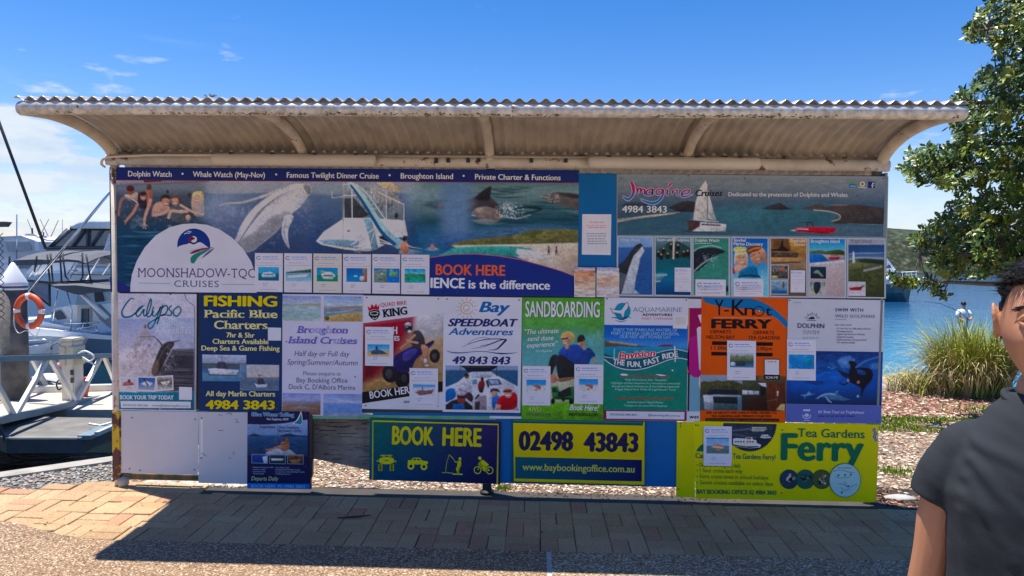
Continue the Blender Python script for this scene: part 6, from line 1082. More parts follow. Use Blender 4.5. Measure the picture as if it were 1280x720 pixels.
A.poly([(841.6, 394), (859.8, 394), (859, 411), (841, 410.4)], (208, 206, 208), 2); A.poly([(844, 396), (857, 396.2), (856.8, 406), (844, 405.6)], (196, 192, 186), 3)
for y in (436, 0):
    if y: A.line([(768, 436), (767.6, 449)], 1.6, (120, 190, 200), 5); A.line([(843.4, 433), (844, 452.5)], [1.6, 1.2], (220, 230, 230), 6)
A.poly(smooth([(775, 468), (779, 467), (785, 468), (783, 469.6), (777, 469.2)], 2), (220, 224, 220), 2); A.poly(smooth([(819, 467.6), (826, 468), (833, 469.4), (826, 470)], 2), (214, 220, 216), 2); A.ell(840.6, 463, 1.1, 1.1, (224, 228, 226), 2, n=10)
A.build('lettering', b, .0126)
b = sign('magenta and teal sign mostly hidden behind the orange ferry sign', [(859.4, 373.4), (884, 373.8), (884, 527.4), (857, 526.8)], (196, 195, 202), .0075, .003)
A = Art(); A.poly([(859.6, 385), (884, 385), (884, 467.5), (859, 467.5)], (142, 14, 84), 0); A.poly(smooth([(861, 427), (868, 420), (880, 416), (884, 420), (884, 467), (861, 467)], 3), (168, 40, 118), 1); A.poly([(859, 385), (862, 385), (861, 467), (858.8, 467)], (190, 140, 90), 1)
A.poly([(862, 467.5), (884, 467.5), (884, 514.6), (861, 514.2)], (112, 156, 170), 0); A.poly([(860, 466), (862.2, 466), (861.4, 514), (859.2, 514)], (50, 20, 34), 1); A.poly([(872.4, 394), (884, 391), (884, 402), (876, 404)], (210, 205, 210), 2); A.poly([(871, 411), (873, 408.6), (884, 408), (884, 466), (874, 462)], (196, 194, 204), 2); A.poly([(874, 470), (878, 474), (876, 490), (873, 480)], (196, 200, 206), 2); A.poly([(859, 515.6), (884, 516), (884, 527), (858.6, 526.6)], (200, 202, 206), 1)
A.text('wat', 861.6, 873.8, 523, 4.4, (30, 40, 60), .05, l=2, dy=0, space=1.1); A.build('lettering', b, .0082)
z = Z(840, 360, 7.2)
b = sign('orange ferry sign with a blue wave, large black lettering and two boat pictures', [(877, 371.4), (984.6, 372.6), (981.4, 529), (875, 527.8)], (206, 88, 18), .0112, .004, scr=[(987, 0)][:0])
A = Art(); A.poly([z(268, 84), z(700, 92)]+smooth(z((700, 92), (800, 120), (900, 175), (980, 240), (1035, 300), (1032, 356), (1000, 330), (950, 280), (860, 235), (760, 200), (620, 185), (500, 180), (400, 160), (300, 130)), 3, False), (24, 104, 152), 0); A.build('wave_print', b, .0120)
A = Art(); k = (20, 16, 16)
A.text('Y', 893.4, 904.8, 394, 19.4, k, .012, dy=0); A.line(z((470, 205), (512, 205)), 1.9, k); A.text('K', 914.6, 931.6, 394, 19.4, k, .012, dy=.1); A.text('n', 930.6, 943, 394.2, 14.4, k, .004, dy=.1); A.ring(948.8, 389, 6.0, 6.0, 1.1, k); A.text('t', 956.6, 964.6, 394.4, 12, k, .02, dy=.1); A.ell(949.2, 388.6, .8, .8, (200, 210, 220), 2, n=8)
A.line(z((375, 264), (890, 272)), 1.4, (232, 128, 96), 1); A.text('FERRY', 889, 965, 410.2, 11.0, k, .07, dy=.4)
for t, a, c_, y in (('DEPARTS', 888, 913.6, 416.8), ('NELSON BAY', 883, 918.6, 423.4), ('DEPARTS', 942, 967.8, 417.8), ('TEA GARDENS', 935, 974.8, 424.2)): A.text(t, a, c_, y, 4.3, k, .012, dy=.3)
A.text('11.00am', 889, 914, 437, 4.4, (60, 30, 30), .015, dy=.2); A.text('2.00pm', 945.6, 965.2, 437.8, 4.4, (60, 30, 30), .015, dy=.3)
for a, c_, y in ((890, 912, 426.6), (889, 911, 439.8), (945, 966.2, 427.6), (945, 966, 440.8)): A.poly([(a, y), (c_, y+.4), (c_-.2, y+4.8), (a+.3, y+4.6)], (24, 12, 10))
A.text('ASK US ABOUT OUR LUNCH TIME CRUISES TO', 882.6, 970.6, 517.2, 2.9, (58, 22, 14), .04, dy=.2); A.text('TEA GARDENS AND PRIVATE CHARTERS', 889, 964.4, 521.6, 2.9, (58, 22, 14), .04, dy=.2); A.poly([(882, 522.6), (974, 523.4), (973.8, 527.2), (882, 526.6)], (44, 20, 18)); A.text('BOOKINGS 4984 3843 - baybookingoffice.com.au', 884, 972, 526, 2.2, (130, 76, 56), .01, l=1, dy=.5)
A.build('lettering', b, .0128)
A = Art(); A.poly(quad(955, 448.4, 974.8, 474.4), k, 0); A.poly(quad(955.9, 449.4, 973.9, 468.2), (206, 204, 206), 1); A.text('SCAN ME', 957, 972.6, 473.2, 2.9, (214, 212, 214), .02, l=2, dy=.3); A.text('SCAN ME', 959.6, 970.6, 452.8, 1.5, (60, 60, 66), .01, l=2, dy=.2); A.build('scan_label', b, .0132)
z = Z(860, 440, 8.0)
p = Pic([(875.6, 468.6), (928, 469.2), (927.6, 513.4), (875.2, 512.8)], .8); p.vgrad([(468, (140, 156, 168)), (480, (130, 140, 144)), (482, (60, 62, 44)), (494, (48, 52, 40)), (498, (70, 80, 84)), (513, (60, 78, 84))])
p.poly(z((130, 300), (160, 290), (220, 300), (300, 280), (340, 295), (400, 285), (460, 290), (540, 320), (540, 430), (130, 430)), (66, 66, 42), 1.2, 1, 1); p.tex(2.5, 2.5, .4, 131, (875, 474, 928, 494)); p.poly(z((150, 430), (250, 425), (255, 520), (160, 500)), (196, 198, 200), .8); p.poly(z((190, 400), (230, 370), (500, 380), (500, 430), (200, 430)), (26, 34, 44), .9); p.poly(z((250, 425), (530, 432), (530, 450), (250, 445)), (150, 158, 166), .8); p.poly(z((250, 448), (500, 452), (500, 520), (260, 510)), (26, 34, 38), 1); p.poly(z((255, 510), (500, 520), (500, 582), (255, 582)), (60, 78, 82), 1); p.poly(z((160, 505), (255, 522), (250, 582), (165, 575)), (140, 150, 156), 1.4, .9); p.poly(z((490, 430), (535, 432), (535, 582), (500, 582)), (96, 120, 140), 1.2, .8); p.build('picture', b, .0120)
p = Pic([(928, 469.2), (982, 470), (981.6, 514), (927.6, 513.4)], .8); p.vgrad([(469, (70, 66, 50)), (488, (60, 56, 44)), (500, (44, 34, 30)), (514, (36, 26, 24))]); p.poly(z((700, 240), (970, 240), (970, 300), (900, 290), (780, 300), (700, 290)), (96, 76, 48), 1.4); p.poly(z((540, 380), (710, 392), (710, 425), (540, 425)), (186, 194, 200), .8); p.poly(z((540, 290), (700, 300), (720, 380), (540, 375)), (64, 68, 52), 1); p.line(z((600, 385), (605, 425)), .8, (60, 50, 40)); p.line(z((655, 388), (660, 425)), .8, (60, 50, 40)); p.poly(z((700, 310), (780, 310), (785, 360), (740, 340)), (180, 196, 206), .8); p.poly(z((720, 340), (780, 350), (775, 430), (730, 450)), (24, 20, 24), 1, 1, 1); p.poly(z((790, 320), (900, 310), (960, 330), (960, 580), (790, 580)), (84, 40, 26), 1.4); p.line(z((880, 320), (885, 500)), 1.2, (116, 60, 38)); p.line(z((795, 490), (900, 470)), 1, (120, 80, 60)); p.poly(z((890, 390), (905, 392), (903, 440), (890, 438)), (206, 206, 200), .8); p.poly(z((880, 580), (930, 520), (970, 520), (970, 590)), (196, 170, 120), 1); p.poly(z((690, 460), (780, 450), (800, 582), (560, 582)), (48, 26, 22), 1.4); p.build('picture', b, .0120)
notice('white notice with a river and jetty picture in the middle of the orange ferry sign', 909, 425.6, 945, 474.8, 'river', (.1, .33, .92, .68), front=.0175)
b = sign('pale grey and deep blue dolphin swim sign with a rising sun emblem', [(985.2, 373.4), (1105.6, 375.2), (1101.6, 530), (982.2, 527.6)], (188, 190, 196), .0108, .004, scr=[(987, 375.4), (1102.6, 377.4), (985.6, 524), (1097, 526)])
z = Z(980, 430, 7.2)
p = Pic([(984, 438.2), (1103.6, 440), (1102, 506.8), (982.8, 504.8)], .85)
p.vgrad([(438, (18, 46, 104)), (455, (26, 70, 132)), (468, (16, 76, 156)), (485, (12, 66, 140)), (500, (14, 48, 96)), (507, (10, 34, 70))]); p.tex(7, 3, .35, 141, (983, 438, 1104, 480)); p.ell(1030, 478, 40, 12, (22, 96, 180), 0, 12, .5)
p.tex(5, 2.5, .75, 142, (1020, 440, 1104, 465), (110, 150, 200), .60); p.tex(4, 1.6, .9, 143, (1018, 455, 1050, 468), (120, 190, 215), .56); p.poly(z((480, 150), (520, 120), (600, 110), (640, 170), (560, 220), (500, 190)), (110, 150, 200), 3, .6, 2); p.ell(*z(820, 200), 6, 4, (90, 140, 190), 0, 3, .6)
p.poly(z((580, 160), (610, 150), (650, 170), (670, 210), (760, 215), (800, 260), (790, 320), (750, 370), (720, 410), (700, 465), (690, 460), (695, 400), (650, 370), (590, 340), (580, 260), (600, 210)), (14, 16, 30), 1, 1, 2); p.poly(z((660, 230), (720, 240), (740, 270), (700, 280), (665, 262)), (26, 70, 130), 1.4, 1, 2); p.line(z((500, 352), (540, 368), (575, 345), (600, 320)), [1, 1.8, 1.4], (16, 18, 32), .8, 1, 3); p.ell(*z(578, 330), 1.6, 2, (150, 130, 130)); p.ell(*z(670, 345), 2.0, 2.0, (150, 110, 110)); p.ell(*z(512, 262), 2, 2, (110, 84, 90)); p.poly(z((480, 240), (530, 245), (580, 270), (570, 310), (520, 280)), (20, 24, 44), 1, .9, 2); p.ell(*z(665, 472), 1.6, 1.6, (140, 180, 190)); p.line(z((650, 210), (720, 160), (800, 130), (870, 112)), [2.2, 1.4], (70, 110, 170), .8, 1, 3); p.tex(1.6, 1.6, .6, 144, (1060, 452, 1090, 482), (50, 50, 80), .66)
p.poly(z((280, 495), (330, 460), (370, 440), (450, 440), (480, 415), (490, 420), (480, 450), (540, 480), (600, 500), (540, 510), (430, 500), (410, 500), (425, 525), (400, 515), (375, 485), (340, 475)), (70, 110, 150), 1, 1, 1); p.line(z((300, 490), (345, 460), (400, 448), (460, 455)), 1.2, (150, 176, 200), .8, 1, 3); p.line(z((380, 480), (400, 510), (425, 524)), 1.2, (150, 176, 200)); p.poly(z((150, 460), (200, 450), (225, 425), (240, 445), (285, 450), (240, 460), (200, 470), (185, 495), (180, 470)), (96, 140, 176), 1, .9, 1); p.poly(z((180, 320), (300, 325), (370, 345), (300, 370), (200, 345)), (14, 50, 110), 2, .7, 2)
p.build('picture', b, .0118)
A = Art(); A.poly([(982.8, 505), (1102, 507), (1101.4, 529.8), (982.4, 527.4)], (86, 98, 158), 0); A.text('#1 Boat Tour on TripAdvisor', 1022.8, 1080.4, 516.2, 3.4, (196, 202, 226), .02, l=1, dy=1.0); A.greek(1023, 1070, 519.2, 2.0, (58, 62, 140), 1); A.poly([(1004, 511.6), (1013, 511.8), (1012.6, 514), (1004.2, 513.8)], (190, 198, 220), 1); A.ring(1008.4, 519.6, 4.8, 3.6, 1.2, (170, 178, 208), 1, -20, 200, 14); A.ell(1008.4, 519, 2.8, 2.2, (176, 184, 212), 1, n=12); A.line([(1004.6, 525.4), (1012.4, 525.6)], .8, (170, 178, 208), 1)
nv = (34, 32, 84); gy = (122, 124, 148)
A.text('DOLPHIN', 997, 1030.4, 409.8, 5.6, nv, .03, dy=.6, l=1, space=1.05); A.text('SWIM', 1003.6, 1024, 418, 5.4, (150, 152, 168), .03, dy=.3, l=1, space=1.05); A.text('AUSTRALIA', 1003.6, 1023.8, 423, 1.7, gy, .02, dy=.2, l=1, space=1.5); A.text('SWIM WITH', 1044, 1079, 389.2, 3.9, nv, .03, dy=.5, l=1, space=1.2); A.text('WILD DOLPHINS', 1043.8, 1093.8, 397, 3.9, (126, 126, 146), .04, dy=.6, l=1, space=1.15); A.line([(1044, 399.4), (1058, 399.6)], .8, (140, 140, 158), 1); A.text('BAY, NEW PORT', 1043.8, 1065, 407.2, 1.9, (110, 112, 130), .01, dy=.3, l=1)
for t, x1_, y in (('- 3.5 hour tour on a 50ft sailing catamaran', 1088.6, 411.6), ('- Champagne brunch', 1065.6, 415), ('- Captain talks & photos of the day', 1081, 418.6), ('- Equipment & training', 1067, 422), ('- Observing tickets can be purchased', 1083, 425.6), ('- 10% repeaters available', 1069, 429)): A.text(t, 1044.6, x1_, y, 2.1, (78, 78, 100), .006, dy=.4, l=1)
A.greek(992, 1002, 377.6, 1.0, (150, 152, 165), 1); A.build('lettering', b, .0122)
A = Art()
for i in range(9):
    a = math.radians(198+i*18); c_ = (1015.2, 399.8); A.line([(c_[0]+6.2*math.cos(a), c_[1]+6.0*math.sin(a)), (c_[0]+(10.2 if i % 2 == 0 else 8.6)*math.cos(a), c_[1]+(9.8 if i % 2 == 0 else 8.4)*math.sin(a))], .7, nv)
A.line([(1008.4, 400.2), (1020, 400.6)], .7, nv); A.poly(smooth([(1010, 398.8), (1014.6, 395.8), (1017.4, 396.4), (1018.4, 398.8)], 3), nv); A.build('logo', b, .0124)
notice('white notice with a turquoise underwater picture on the dolphin swim sign', 983.8, 424, 1020, 475.2, 'snorkel', (.06, .37, .94, .72), front=.0165)
LG = 'plain boards of the kiosk'
w1 = mat('white_painted_panel', (.62, .62, .66), .5, var=.06, scale=2, rust=(.35, .33, .32), rscale=14, rthr=.73)
b = sign('blank white square panel above the camouflage rail, bottom left', [(151.6, 513.6), (248, 514.8), (247, 593.4), (151.6, 591)], (200, 199, 210), .012, .005, name='blank_panel', cat='panel', group=LG, mt=w1, scr=[(165, 522), (244, 524), (162, 586), (243, 587), (175, 588)])
b = sign('blank white tall panel with scuffs between the square panel and the yacht sign', [(248.4, 514.8), (309.4, 515.6), (309, 605.2), (248, 603.6)], (200, 204, 216), .0125, .005, name='blank_panel', cat='panel', group=LG, mt=w1, scr=[(252, 522.6), (251.6, 572.6)])
A = Art(); sc_ = (110, 108, 116)
for pts in ([(294, 523), (297, 526), (294, 528), (299, 528)], [(287, 516), (290, 519)], [(273, 518.5), (278, 519)], [(292, 564), (293, 568), (290, 567)], [(251, 566), (258, 570)], [(286, 572), (289, 573)], [(273, 538), (279, 538.2)], [(283, 517), (289, 516.4)]): A.line(pts, .8, sc_)
A.rect(250.6, 524, 253.6, 571, (214, 216, 224)); A.build('scuff', b, .0131)
for lab, q in (('narrow gap filler strip, top edge row', None),): pass
z = Z(300, 508, 6.55)
b = sign('navy yacht sailing sign with a couple on a bow and three inset pictures, bottom left', [(309.4, 513.8), (386, 514.6), (387, 611.6), (308.8, 610.6)], (26, 28, 66), .0150, .004, scr=[(310, 514.6), (382, 515), (382.4, 583)])
p = Pic([z(60, 145), z(552, 108), z(553, 410), z(60, 402)], .8)
p.vgrad([(526, (150, 166, 190)), (536, (120, 142, 176)), (543, (112, 140, 176)), (545.4, (50, 84, 120)), (556, (36, 66, 102)), (570, (40, 54, 76))]); p.tex(4, 1.2, .3, 151, (309, 545, 385, 571)); p.poly([z(60, 145), z(200, 148), z(350, 140), z(552, 108), z(552, 60), z(60, 60)], (26, 28, 66), .8)
p.poly(z((62, 242), (90, 230), (115, 222), (150, 232), (175, 243)), (40, 50, 72), .7); p.poly(z((325, 243), (370, 225), (410, 220), (440, 230), (475, 238), (552, 242), (552, 247), (330, 247)), (40, 50, 72), .7); p.poly(z((205, 402), (215, 375), (300, 330), (330, 320), (420, 360), (470, 402)), (176, 178, 186), 1, 1, 1); p.line(z((310, 150), (308, 230), (290, 300)), .8, (90, 100, 120)); p.line(z((308, 160), (330, 260)), .5, (90, 100, 120)); p.line(z((270, 300), (290, 270), (310, 320)), 1.0, (80, 86, 100))
p.line(z((212, 355), (260, 350), (300, 335), (340, 345)), [1.6, 2.6, 3.4], (176, 112, 84), .8, 1, 3); p.poly(z((335, 300), (360, 285), (395, 290), (405, 330), (390, 360), (345, 365), (330, 335)), (166, 106, 80), .8, 1, 2); p.ell(*z(360, 272), 2.2, 2.6, (90, 60, 46)); p.ell(*z(385, 280), 2.2, 2.8, (120, 84, 60)); p.line(z((350, 310), (385, 300)), 1.2, (60, 44, 44))
p.build('picture', b, .0158)
A = Art(); A.poly(z((430, 142), (465, 110), (490, 60), (500, 40), (508, 70), (512, 110), (505, 148), (470, 146)), (206, 210, 216), 0, 2); A.poly(z((442, 138), (475, 112), (494, 70), (500, 60), (506, 100), (503, 146), (465, 142)), (16, 118, 130), 1, 2)
A.text('Blue Water Sailing', 315, 367.4, 520.2, 5.0, (36, 90, 150), .03, l=1, dy=.5, out_=(176, 200, 222), ow=.09); A.text('Port Stephens, NSW', 333.6, 360.8, 525.2, 2.8, (206, 210, 222), .02, dy=.3); A.text('Experience', 324.6, 344.2, 535.2, 3.6, (34, 40, 66), .004, it=.15, l=2, dy=.2); A.text('Port Stephens', 348.8, 373.6, 535.8, 3.6, (34, 40, 66), .004, it=.15, l=2, dy=.2); A.text('by Luxury Yacht', 348.8, 376, 540, 3.6, (34, 40, 66), .004, it=.15, l=2, dy=.2)
for i, t in enumerate(('Natural Adventure Sail', 'Learn to Sail', 'Luncheon Sail', 'Sunset Sail')): A.text('- '+t, 314.6, 317.6+len(t)*1.08, 584.8+i*2.65, 1.7, (160, 166, 190), .01, dy=.2)
for i, t in enumerate(('Functions Sail', 'Breakfast & Full Day Cruise', 'Corporate, Team Building Cruises', 'Wedding Charters')): A.text('- '+t, 343, 346+len(t)*1.08, 585.2+i*2.65, 1.7, (160, 166, 190), .01, dy=.2)
A.text('Departs Daily', 314.2, 348, 600.4, 4.9, (190, 200, 150), .004, it=.18, dy=.3); A.poly([(309, 604), (387, 604.8), (387, 611.5), (308.9, 610.5)], (28, 104, 176), 0); A.text('BOOK HERE', 314, 344.4, 609.6, 3.8, (130, 180, 220), .006, l=1, dy=.3); A.text('Ph 4984 3843', 347.6, 381, 610, 3.8, (130, 180, 220), .006, l=1, dy=.3); A.build('lettering', b, .0166)
def f1(p, x0, y0, x1, y1): p.vgrad([(y0, (90, 110, 140)), (y0+3, (30, 60, 130)), (y1, (24, 50, 110))]); p.tex(3, 2, .4, 152); p.poly([(x1-7, y0+4), (x1, y0+2), (x1, y1), (x1-5, y1)], (190, 196, 206))
def f2(p, x0, y0, x1, y1): p.vgrad([(y0, (96, 116, 140)), (y0+3, (30, 46, 44)), (y1, (24, 40, 44))]); p.poly([(x0+2, y0+5), (x1-2, y0+5.4), (x1-4, y0+8), (x0+3, y0+8)], (196, 200, 200), .8)
def f3(p, x0, y0, x1, y1): p.vgrad([(y0, (166, 150, 140)), (y0+3, (110, 70, 50)), (y1, (40, 30, 34))]); p.poly([(x0+3, y0+7), (x1-3, y0+6), (x1-6, y1-1), (x0+6, y1-1)], (150, 100, 70)); p.ell(x0+11, y0+4, 1.4, 2.2, (60, 36, 30))
inset(b, z, 94, 388, 228, 466, f1, (120, 134, 150), .0166); inset(b, z, 240, 392, 374, 470, f2, (120, 134, 150), .0166); inset(b, z, 386, 392, 520, 472, f3, (120, 134, 150), .0166)
q = [(386.6, 516), (390, 518), (390, 598), (388.5, 611)]; mb = MB(); mb.prism([P(x, y, YB-.012) for x, y in [(386.4, 515.5), (390.6, 519), (390.6, 594), (388.2, 600), (388.6, 611.5), (386.8, 611.5)]], (0, .03, 0)); fr = mb.build('side_bracket', M['black'], b)
screws(b, [(388.4, 531), (388.2, 554), (388.3, 571)], .0125)
b = sign('green and violet BOOK HERE sign in a yellow border with four activity symbols', [(462, 522), (627, 526.8), (625.4, 605.4), (461.4, 599.6)], (26, 84, 80), .014, .005, scr=[])
p = Pic([(462.6, 522.6), (626.6, 527.4), (625, 604.8), (462, 599)], 1.2)
i = np.arange(p.X.size); t = np.clip((p.X-465)/150, 0, 1)[:, None]; u = np.clip((p.Y-525)/75, 0, 1)[:, None]
a = np.array((20, 96, 80))*(1-t)+np.array((44, 34, 84))*t; c2 = np.array((14, 70, 96))*(1-t)+np.array((22, 20, 64))*t; p.c = a*(1-u)+c2*u; p.build('ground_colour', b, .0146)
A = Art(); ye = (196, 186, 56)
A.line([(465.6, 599.4), (466.2, 526.2), (622.8, 530.6), (621.6, 605.4)], 1.8, ye, 0, 0); 
z = Z(380, 510, 4.923)
A.text('BOOK', z(540, 0)[0], z(797, 0)[0], 555, 22, ye, .06, dy=1.4); A.text('HERE', z(850, 0)[0], z(1092, 0)[0], 556.6, 22, ye, .06, dy=1.4)
yl = (200, 196, 70)
A.poly(z((460, 320), (470, 308), (500, 302), (520, 302), (550, 310), (556, 325), (545, 340), (510, 346), (470, 340)), yl, 0, 2); A.line(z((470, 292), (490, 296), (497, 305)), 1.1, yl, 0, 2); A.line(z((545, 292), (528, 296), (520, 305)), 1.1, yl, 0, 2); A.line(z((472, 290), (545, 291)), .8, yl); A.line(z((496, 322), (520, 323)), .9, (20, 60, 80), 1); A.ell(*z(452, 326), 1.2, 1, yl, n=8); A.ell(*z(563, 329), 1.2, 1, yl, n=8)
for x in (470, 540):
    for kk in range(5): A.ell(*z(x, 350+kk*8.4), 3.0, .72, yl, n=10)
    A.line(z((x, 345), (x, 385)), 2.6, yl)
A.poly(z((638, 345), (640, 322), (660, 320), (672, 306), (712, 306), (728, 324), (760, 328), (764, 342), (745, 345), (700, 348), (665, 346)), yl, 0); A.poly(z((668, 320), (677, 311), (690, 311), (690, 321)), (24, 50, 80), 1); A.poly(z((695, 311), (708, 311), (718, 322), (695, 321)), (24, 50, 80), 1)
for x, y in ((658, 358), (738, 361)): A.ell(*z(x, y), 4.3, 4.4, yl, 1, n=18); A.ell(*z(x, y), 2.0, 2.0, (24, 30, 70), 2, n=12)
A.ell(*z(960, 312), 1.7, 1.9, yl, n=12); A.poly(z((945, 325), (965, 322), (968, 345), (950, 380), (958, 402), (945, 402), (935, 375), (945, 348), (940, 335)), yl, 0, 0); A.line(z((950, 330), (930, 332), (925, 322)), 1.2, yl); A.line(z((965, 350), (952, 378), (950, 402)), 1.4, yl); A.line(z((928, 332), (918, 312), (900, 293), (890, 288)), .7, yl, 0, 3); A.line(z((893, 289), (880, 330), (870, 392)), .45, yl); A.poly(z((915, 402), (976, 404), (976, 412), (915, 410)), yl); A.line(z((850, 396), (866, 400), (882, 396), (898, 401), (914, 398)), .7, yl, 0, 3)
for x, y in ((1068, 382), (1142, 384)): A.ring(*z(x, y), 4.2, 4.4, 1.1, yl, n=20)
A.ell(*z(1082, 309), 2.0, 2.2, yl, n=12); A.poly(z((1085, 325), (1100, 318), (1122, 335), (1138, 350), (1125, 358), (1108, 352), (1120, 372), (1112, 390), (1102, 375), (1088, 345)), yl, 0); A.line(z((1092, 325), (1078, 340), (1074, 350)), 1.2, yl); A.line(z((1070, 382), (1080, 350), (1118, 358), (1142, 384)), 1.0, yl); A.line(z((1084, 352), (1108, 388), (1142, 384)), .9, yl); A.line(z((1070, 345), (1084, 347)), 1.0, yl)
A.build('lettering', b, .0154)
b = sign('yellow and teal sign with the big dark phone number and web address', [(640.6, 524.8), (806.6, 529.2), (805, 607.4), (639.4, 602.8)], (24, 84, 78), .014, .005)
z = Z(620, 510, 5.333)
A = Art(); yy = (204, 184, 30); A.poly(z((110, 75), (1000, 92), (990, 520), (105, 498)), (22, 84, 74), 0); A.poly(z((115, 78), (985, 92), (985, 100), (115, 88)), (60, 110, 90), 1); A.poly(z((115, 100), (978, 118), (984, 90), (991, 90), (988, 512), (120, 488)), yy, 1); A.poly(z((128, 326), (973, 346), (972, 490), (128, 470)), lambda x, y: (16+10*0, 84-(x-644)*.42, 96-(x-644)*.14), 2)
dk = (30, 28, 64); A.text('02498', *[z(q_, 0)[0] for q_ in (150, 515)], 562.2, 22.8, dk, .075, dy=.8, l=3); A.text('43843', *[z(q_, 0)[0] for q_ in (582, 950)], 563.9, 22.8, dk, .075, dy=.8, l=3)
A.text('www.baybookingoffice.com.au', *[z(q_, 0)[0] for q_ in (175, 924)], 587.6, 8.4, (186, 184, 90), .03, dy=3.0, l=3); A.line([(712, 604.2), (713, 602.6), (714, 604.4)], .5, (150, 150, 80), 3); A.build('lettering', b, .0146)
z = Z(835, 510, 4.655)
b = sign('bright yellow ferry sign with large green lettering, a round ferry picture and a map disc', [(867, 526.4), (1098.4, 530.8), (1093.6, 627.8), (869.6, 623)], (204, 196, 30), .0175, .004, scr=[(869.6, 531.4), (872.6, 531.8), (978, 537.4), (1093, 536), (977, 616)])
A = Art(); gr = (14, 98, 70)
cx, cy, r_ = 937.4, 528, 35.6; z2 = Z(840, 520, 6.543)
pts = [z2(420, 56), z2(858, 66)]
arcp = []
for k_ in range(73):
    a = math.radians(2+k_*176/72); rr2 = r_*(1+.02*(1 if k_ % 2 else -1)); arcp.append((cx+rr2*.94*math.cos(a), cy+rr2*math.sin(a)+.8))
arcp = [q_ for q_ in arcp if q_[1] > 530]
A.poly([(971, 530.0)]+arcp+[(904, 528.6)], (34, 42, 56), 0); A.build('round_print', b, .0181)
p = Pic([(906, 528.8), (966, 530.2), (964, 548), (908, 546.6)], .8, (44, 52, 66)); p.tex(5, 1.4, .35, 161); p.line(z2((500, 120), (640, 105)), 1.6, (110, 120, 132), 1.6, .9); p.line(z2((500, 150), (680, 180)), 2.0, (96, 106, 120), 2, .7); p.poly(z2((655, 90), (770, 92), (778, 108), (750, 124), (655, 122)), (184, 186, 160), .8); p.line(z2((665, 105), (770, 106)), 1.0, (60, 66, 60)); p.poly(z2((640, 110), (750, 128), (660, 128)), (150, 158, 166), 1.2); p.poly(z2((735, 155), (780, 152), (818, 180), (760, 186), (722, 176)), (206, 208, 206), .8); p.line(z2((740, 165), (790, 168)), 1, (90, 100, 100)); p.build('picture', b, .0188)
A = Art()
A.poly(z2((500, 185), (530, 180), (600, 186), (605, 174), (655, 174), (662, 192), (690, 198), (692, 220), (730, 236), (720, 256), (640, 264), (500, 246)), (206, 204, 196), 3, 0); A.poly(z2((500, 232), (600, 248), (700, 246), (712, 252), (640, 262), (500, 244)), (60, 60, 66), 4)
for x in (515, 535, 557, 580, 612, 634, 655): A.poly(z2((x, 204), (x+13, 205), (x+13, 217), (x, 216)), (60, 66, 76), 4)
A.poly(z2((608, 176), (650, 176), (646, 190), (612, 190)), (150, 90, 80), 4)
A.text('Ferry', z(655, 0)[0], z(1140, 0)[0], 574.6, 32.5, gr, .05, dy=2.2, l=5); A.text('Tea Gardens', z(755, 0)[0], z(1145, 0)[0], 546, 10.4, gr, .02, dy=1.9, l=5)
A.text('Catch the', 869.4, 900, 572.6, 6.2, (26, 90, 70), .03, dy=.5, l=3); A.text('Tea Gardens Ferry!', 915.8, 969.4, 573.2, 6.2, (26, 96, 76), .03, dy=1.6, l=3)
tg = (60, 106, 52)
for t, a, c_, y in (('Departs morning and daily', 874.2, 925.8, 583.4), ('1 hour cruise each way', 874.8, 928, 590.2), ('Extra cruise times in school holidays', 874.8, 960.4, 597.6), ('Sunset cruises available on select days', 875, 966.4, 605.2)): A.text(t, a, c_, y, 5.0, tg, .004, dy=(c_-a)*.024, l=3); A.ell(871.4, y-2, .9, .9, tg, 3, n=8)
A.text('BAY BOOKING OFFICE 02 4984 3843', 871, 970.6, 617, 5.2, gr, .055, dy=1.6, l=3)
A.poly(z2((198, 290), (215, 262), (235, 240), (255, 228), (258, 290)), (20, 96, 66), 3); A.build('lettering', b, .0182)
for (x, y, r1, sd_, cc) in ((705, 415, 53, 171, (40, 60, 74)), (800, 415, 53, 172, (36, 84, 76)), (895, 415, 53, 173, (70, 84, 50))):
    c_ = z(x, y); R_ = r1/4.655
    A = Art(); A.ell(c_[0], c_[1], R_+.5, R_+.9, (22, 40, 44), 0); A.build('round_picture', b, .0215+(sd_-171)*.0006)
    n_ = 22; rr3 = R_
    A = Art(); rg = random.Random(sd_)
    A.ell(c_[0], c_[1], rr3, rr3*1.04, cc, 0, n=30)
    for _ in range(16):
        a = rg.random()*6.28; q_ = rg.random()*.62*rr3; s_ = rg.uniform(.8, 2.6); A.poly(smooth([(c_[0]+q_*math.cos(a)+s_*math.cos(t_)*rg.uniform(.6, 1.3), c_[1]+q_*math.sin(a)+s_*math.sin(t_)*rg.uniform(.6, 1.3)) for t_ in (0, 1.2, 2.5, 3.8, 5)], 2), rg.choice([(176, 176, 176), (120, 110, 96), (60, 56, 60), (24, 30, 36), (150, 110, 86), (190, 180, 160)] if sd_ != 172 else [(90, 110, 96), (60, 60, 60), (120, 90, 84), (30, 40, 40)]), 1+_*.2)
    A.build('round_picture', b, .0219+(sd_-171)*.0006)
c_ = z(1030, 421); A = Art(); A.ell(c_[0], c_[1], 19.9, 21.4, gr, 0, n=36); A.ell(c_[0], c_[1], 19.2, 20.7, (160, 192, 190), 1, n=36)
for pts in (((960, 370), (1000, 360), (1050, 372), (1085, 376)), ((975, 395), (1000, 408), (1060, 400)), ((990, 440), (1020, 445), (1060, 460), (1090, 445), (1100, 450)), ((1005, 462), (1030, 480), (1060, 470)), ((1020, 430), (1035, 440), (1030, 455))): A.line(z(pts), .6, (66, 110, 110), 2, 3)
A.text('TEA GARDENS', *[z(q_, 0)[0] for q_ in (985, 1065)], z(0, 352)[1], 1.5, (60, 100, 100), .02, l=2, dy=.2)
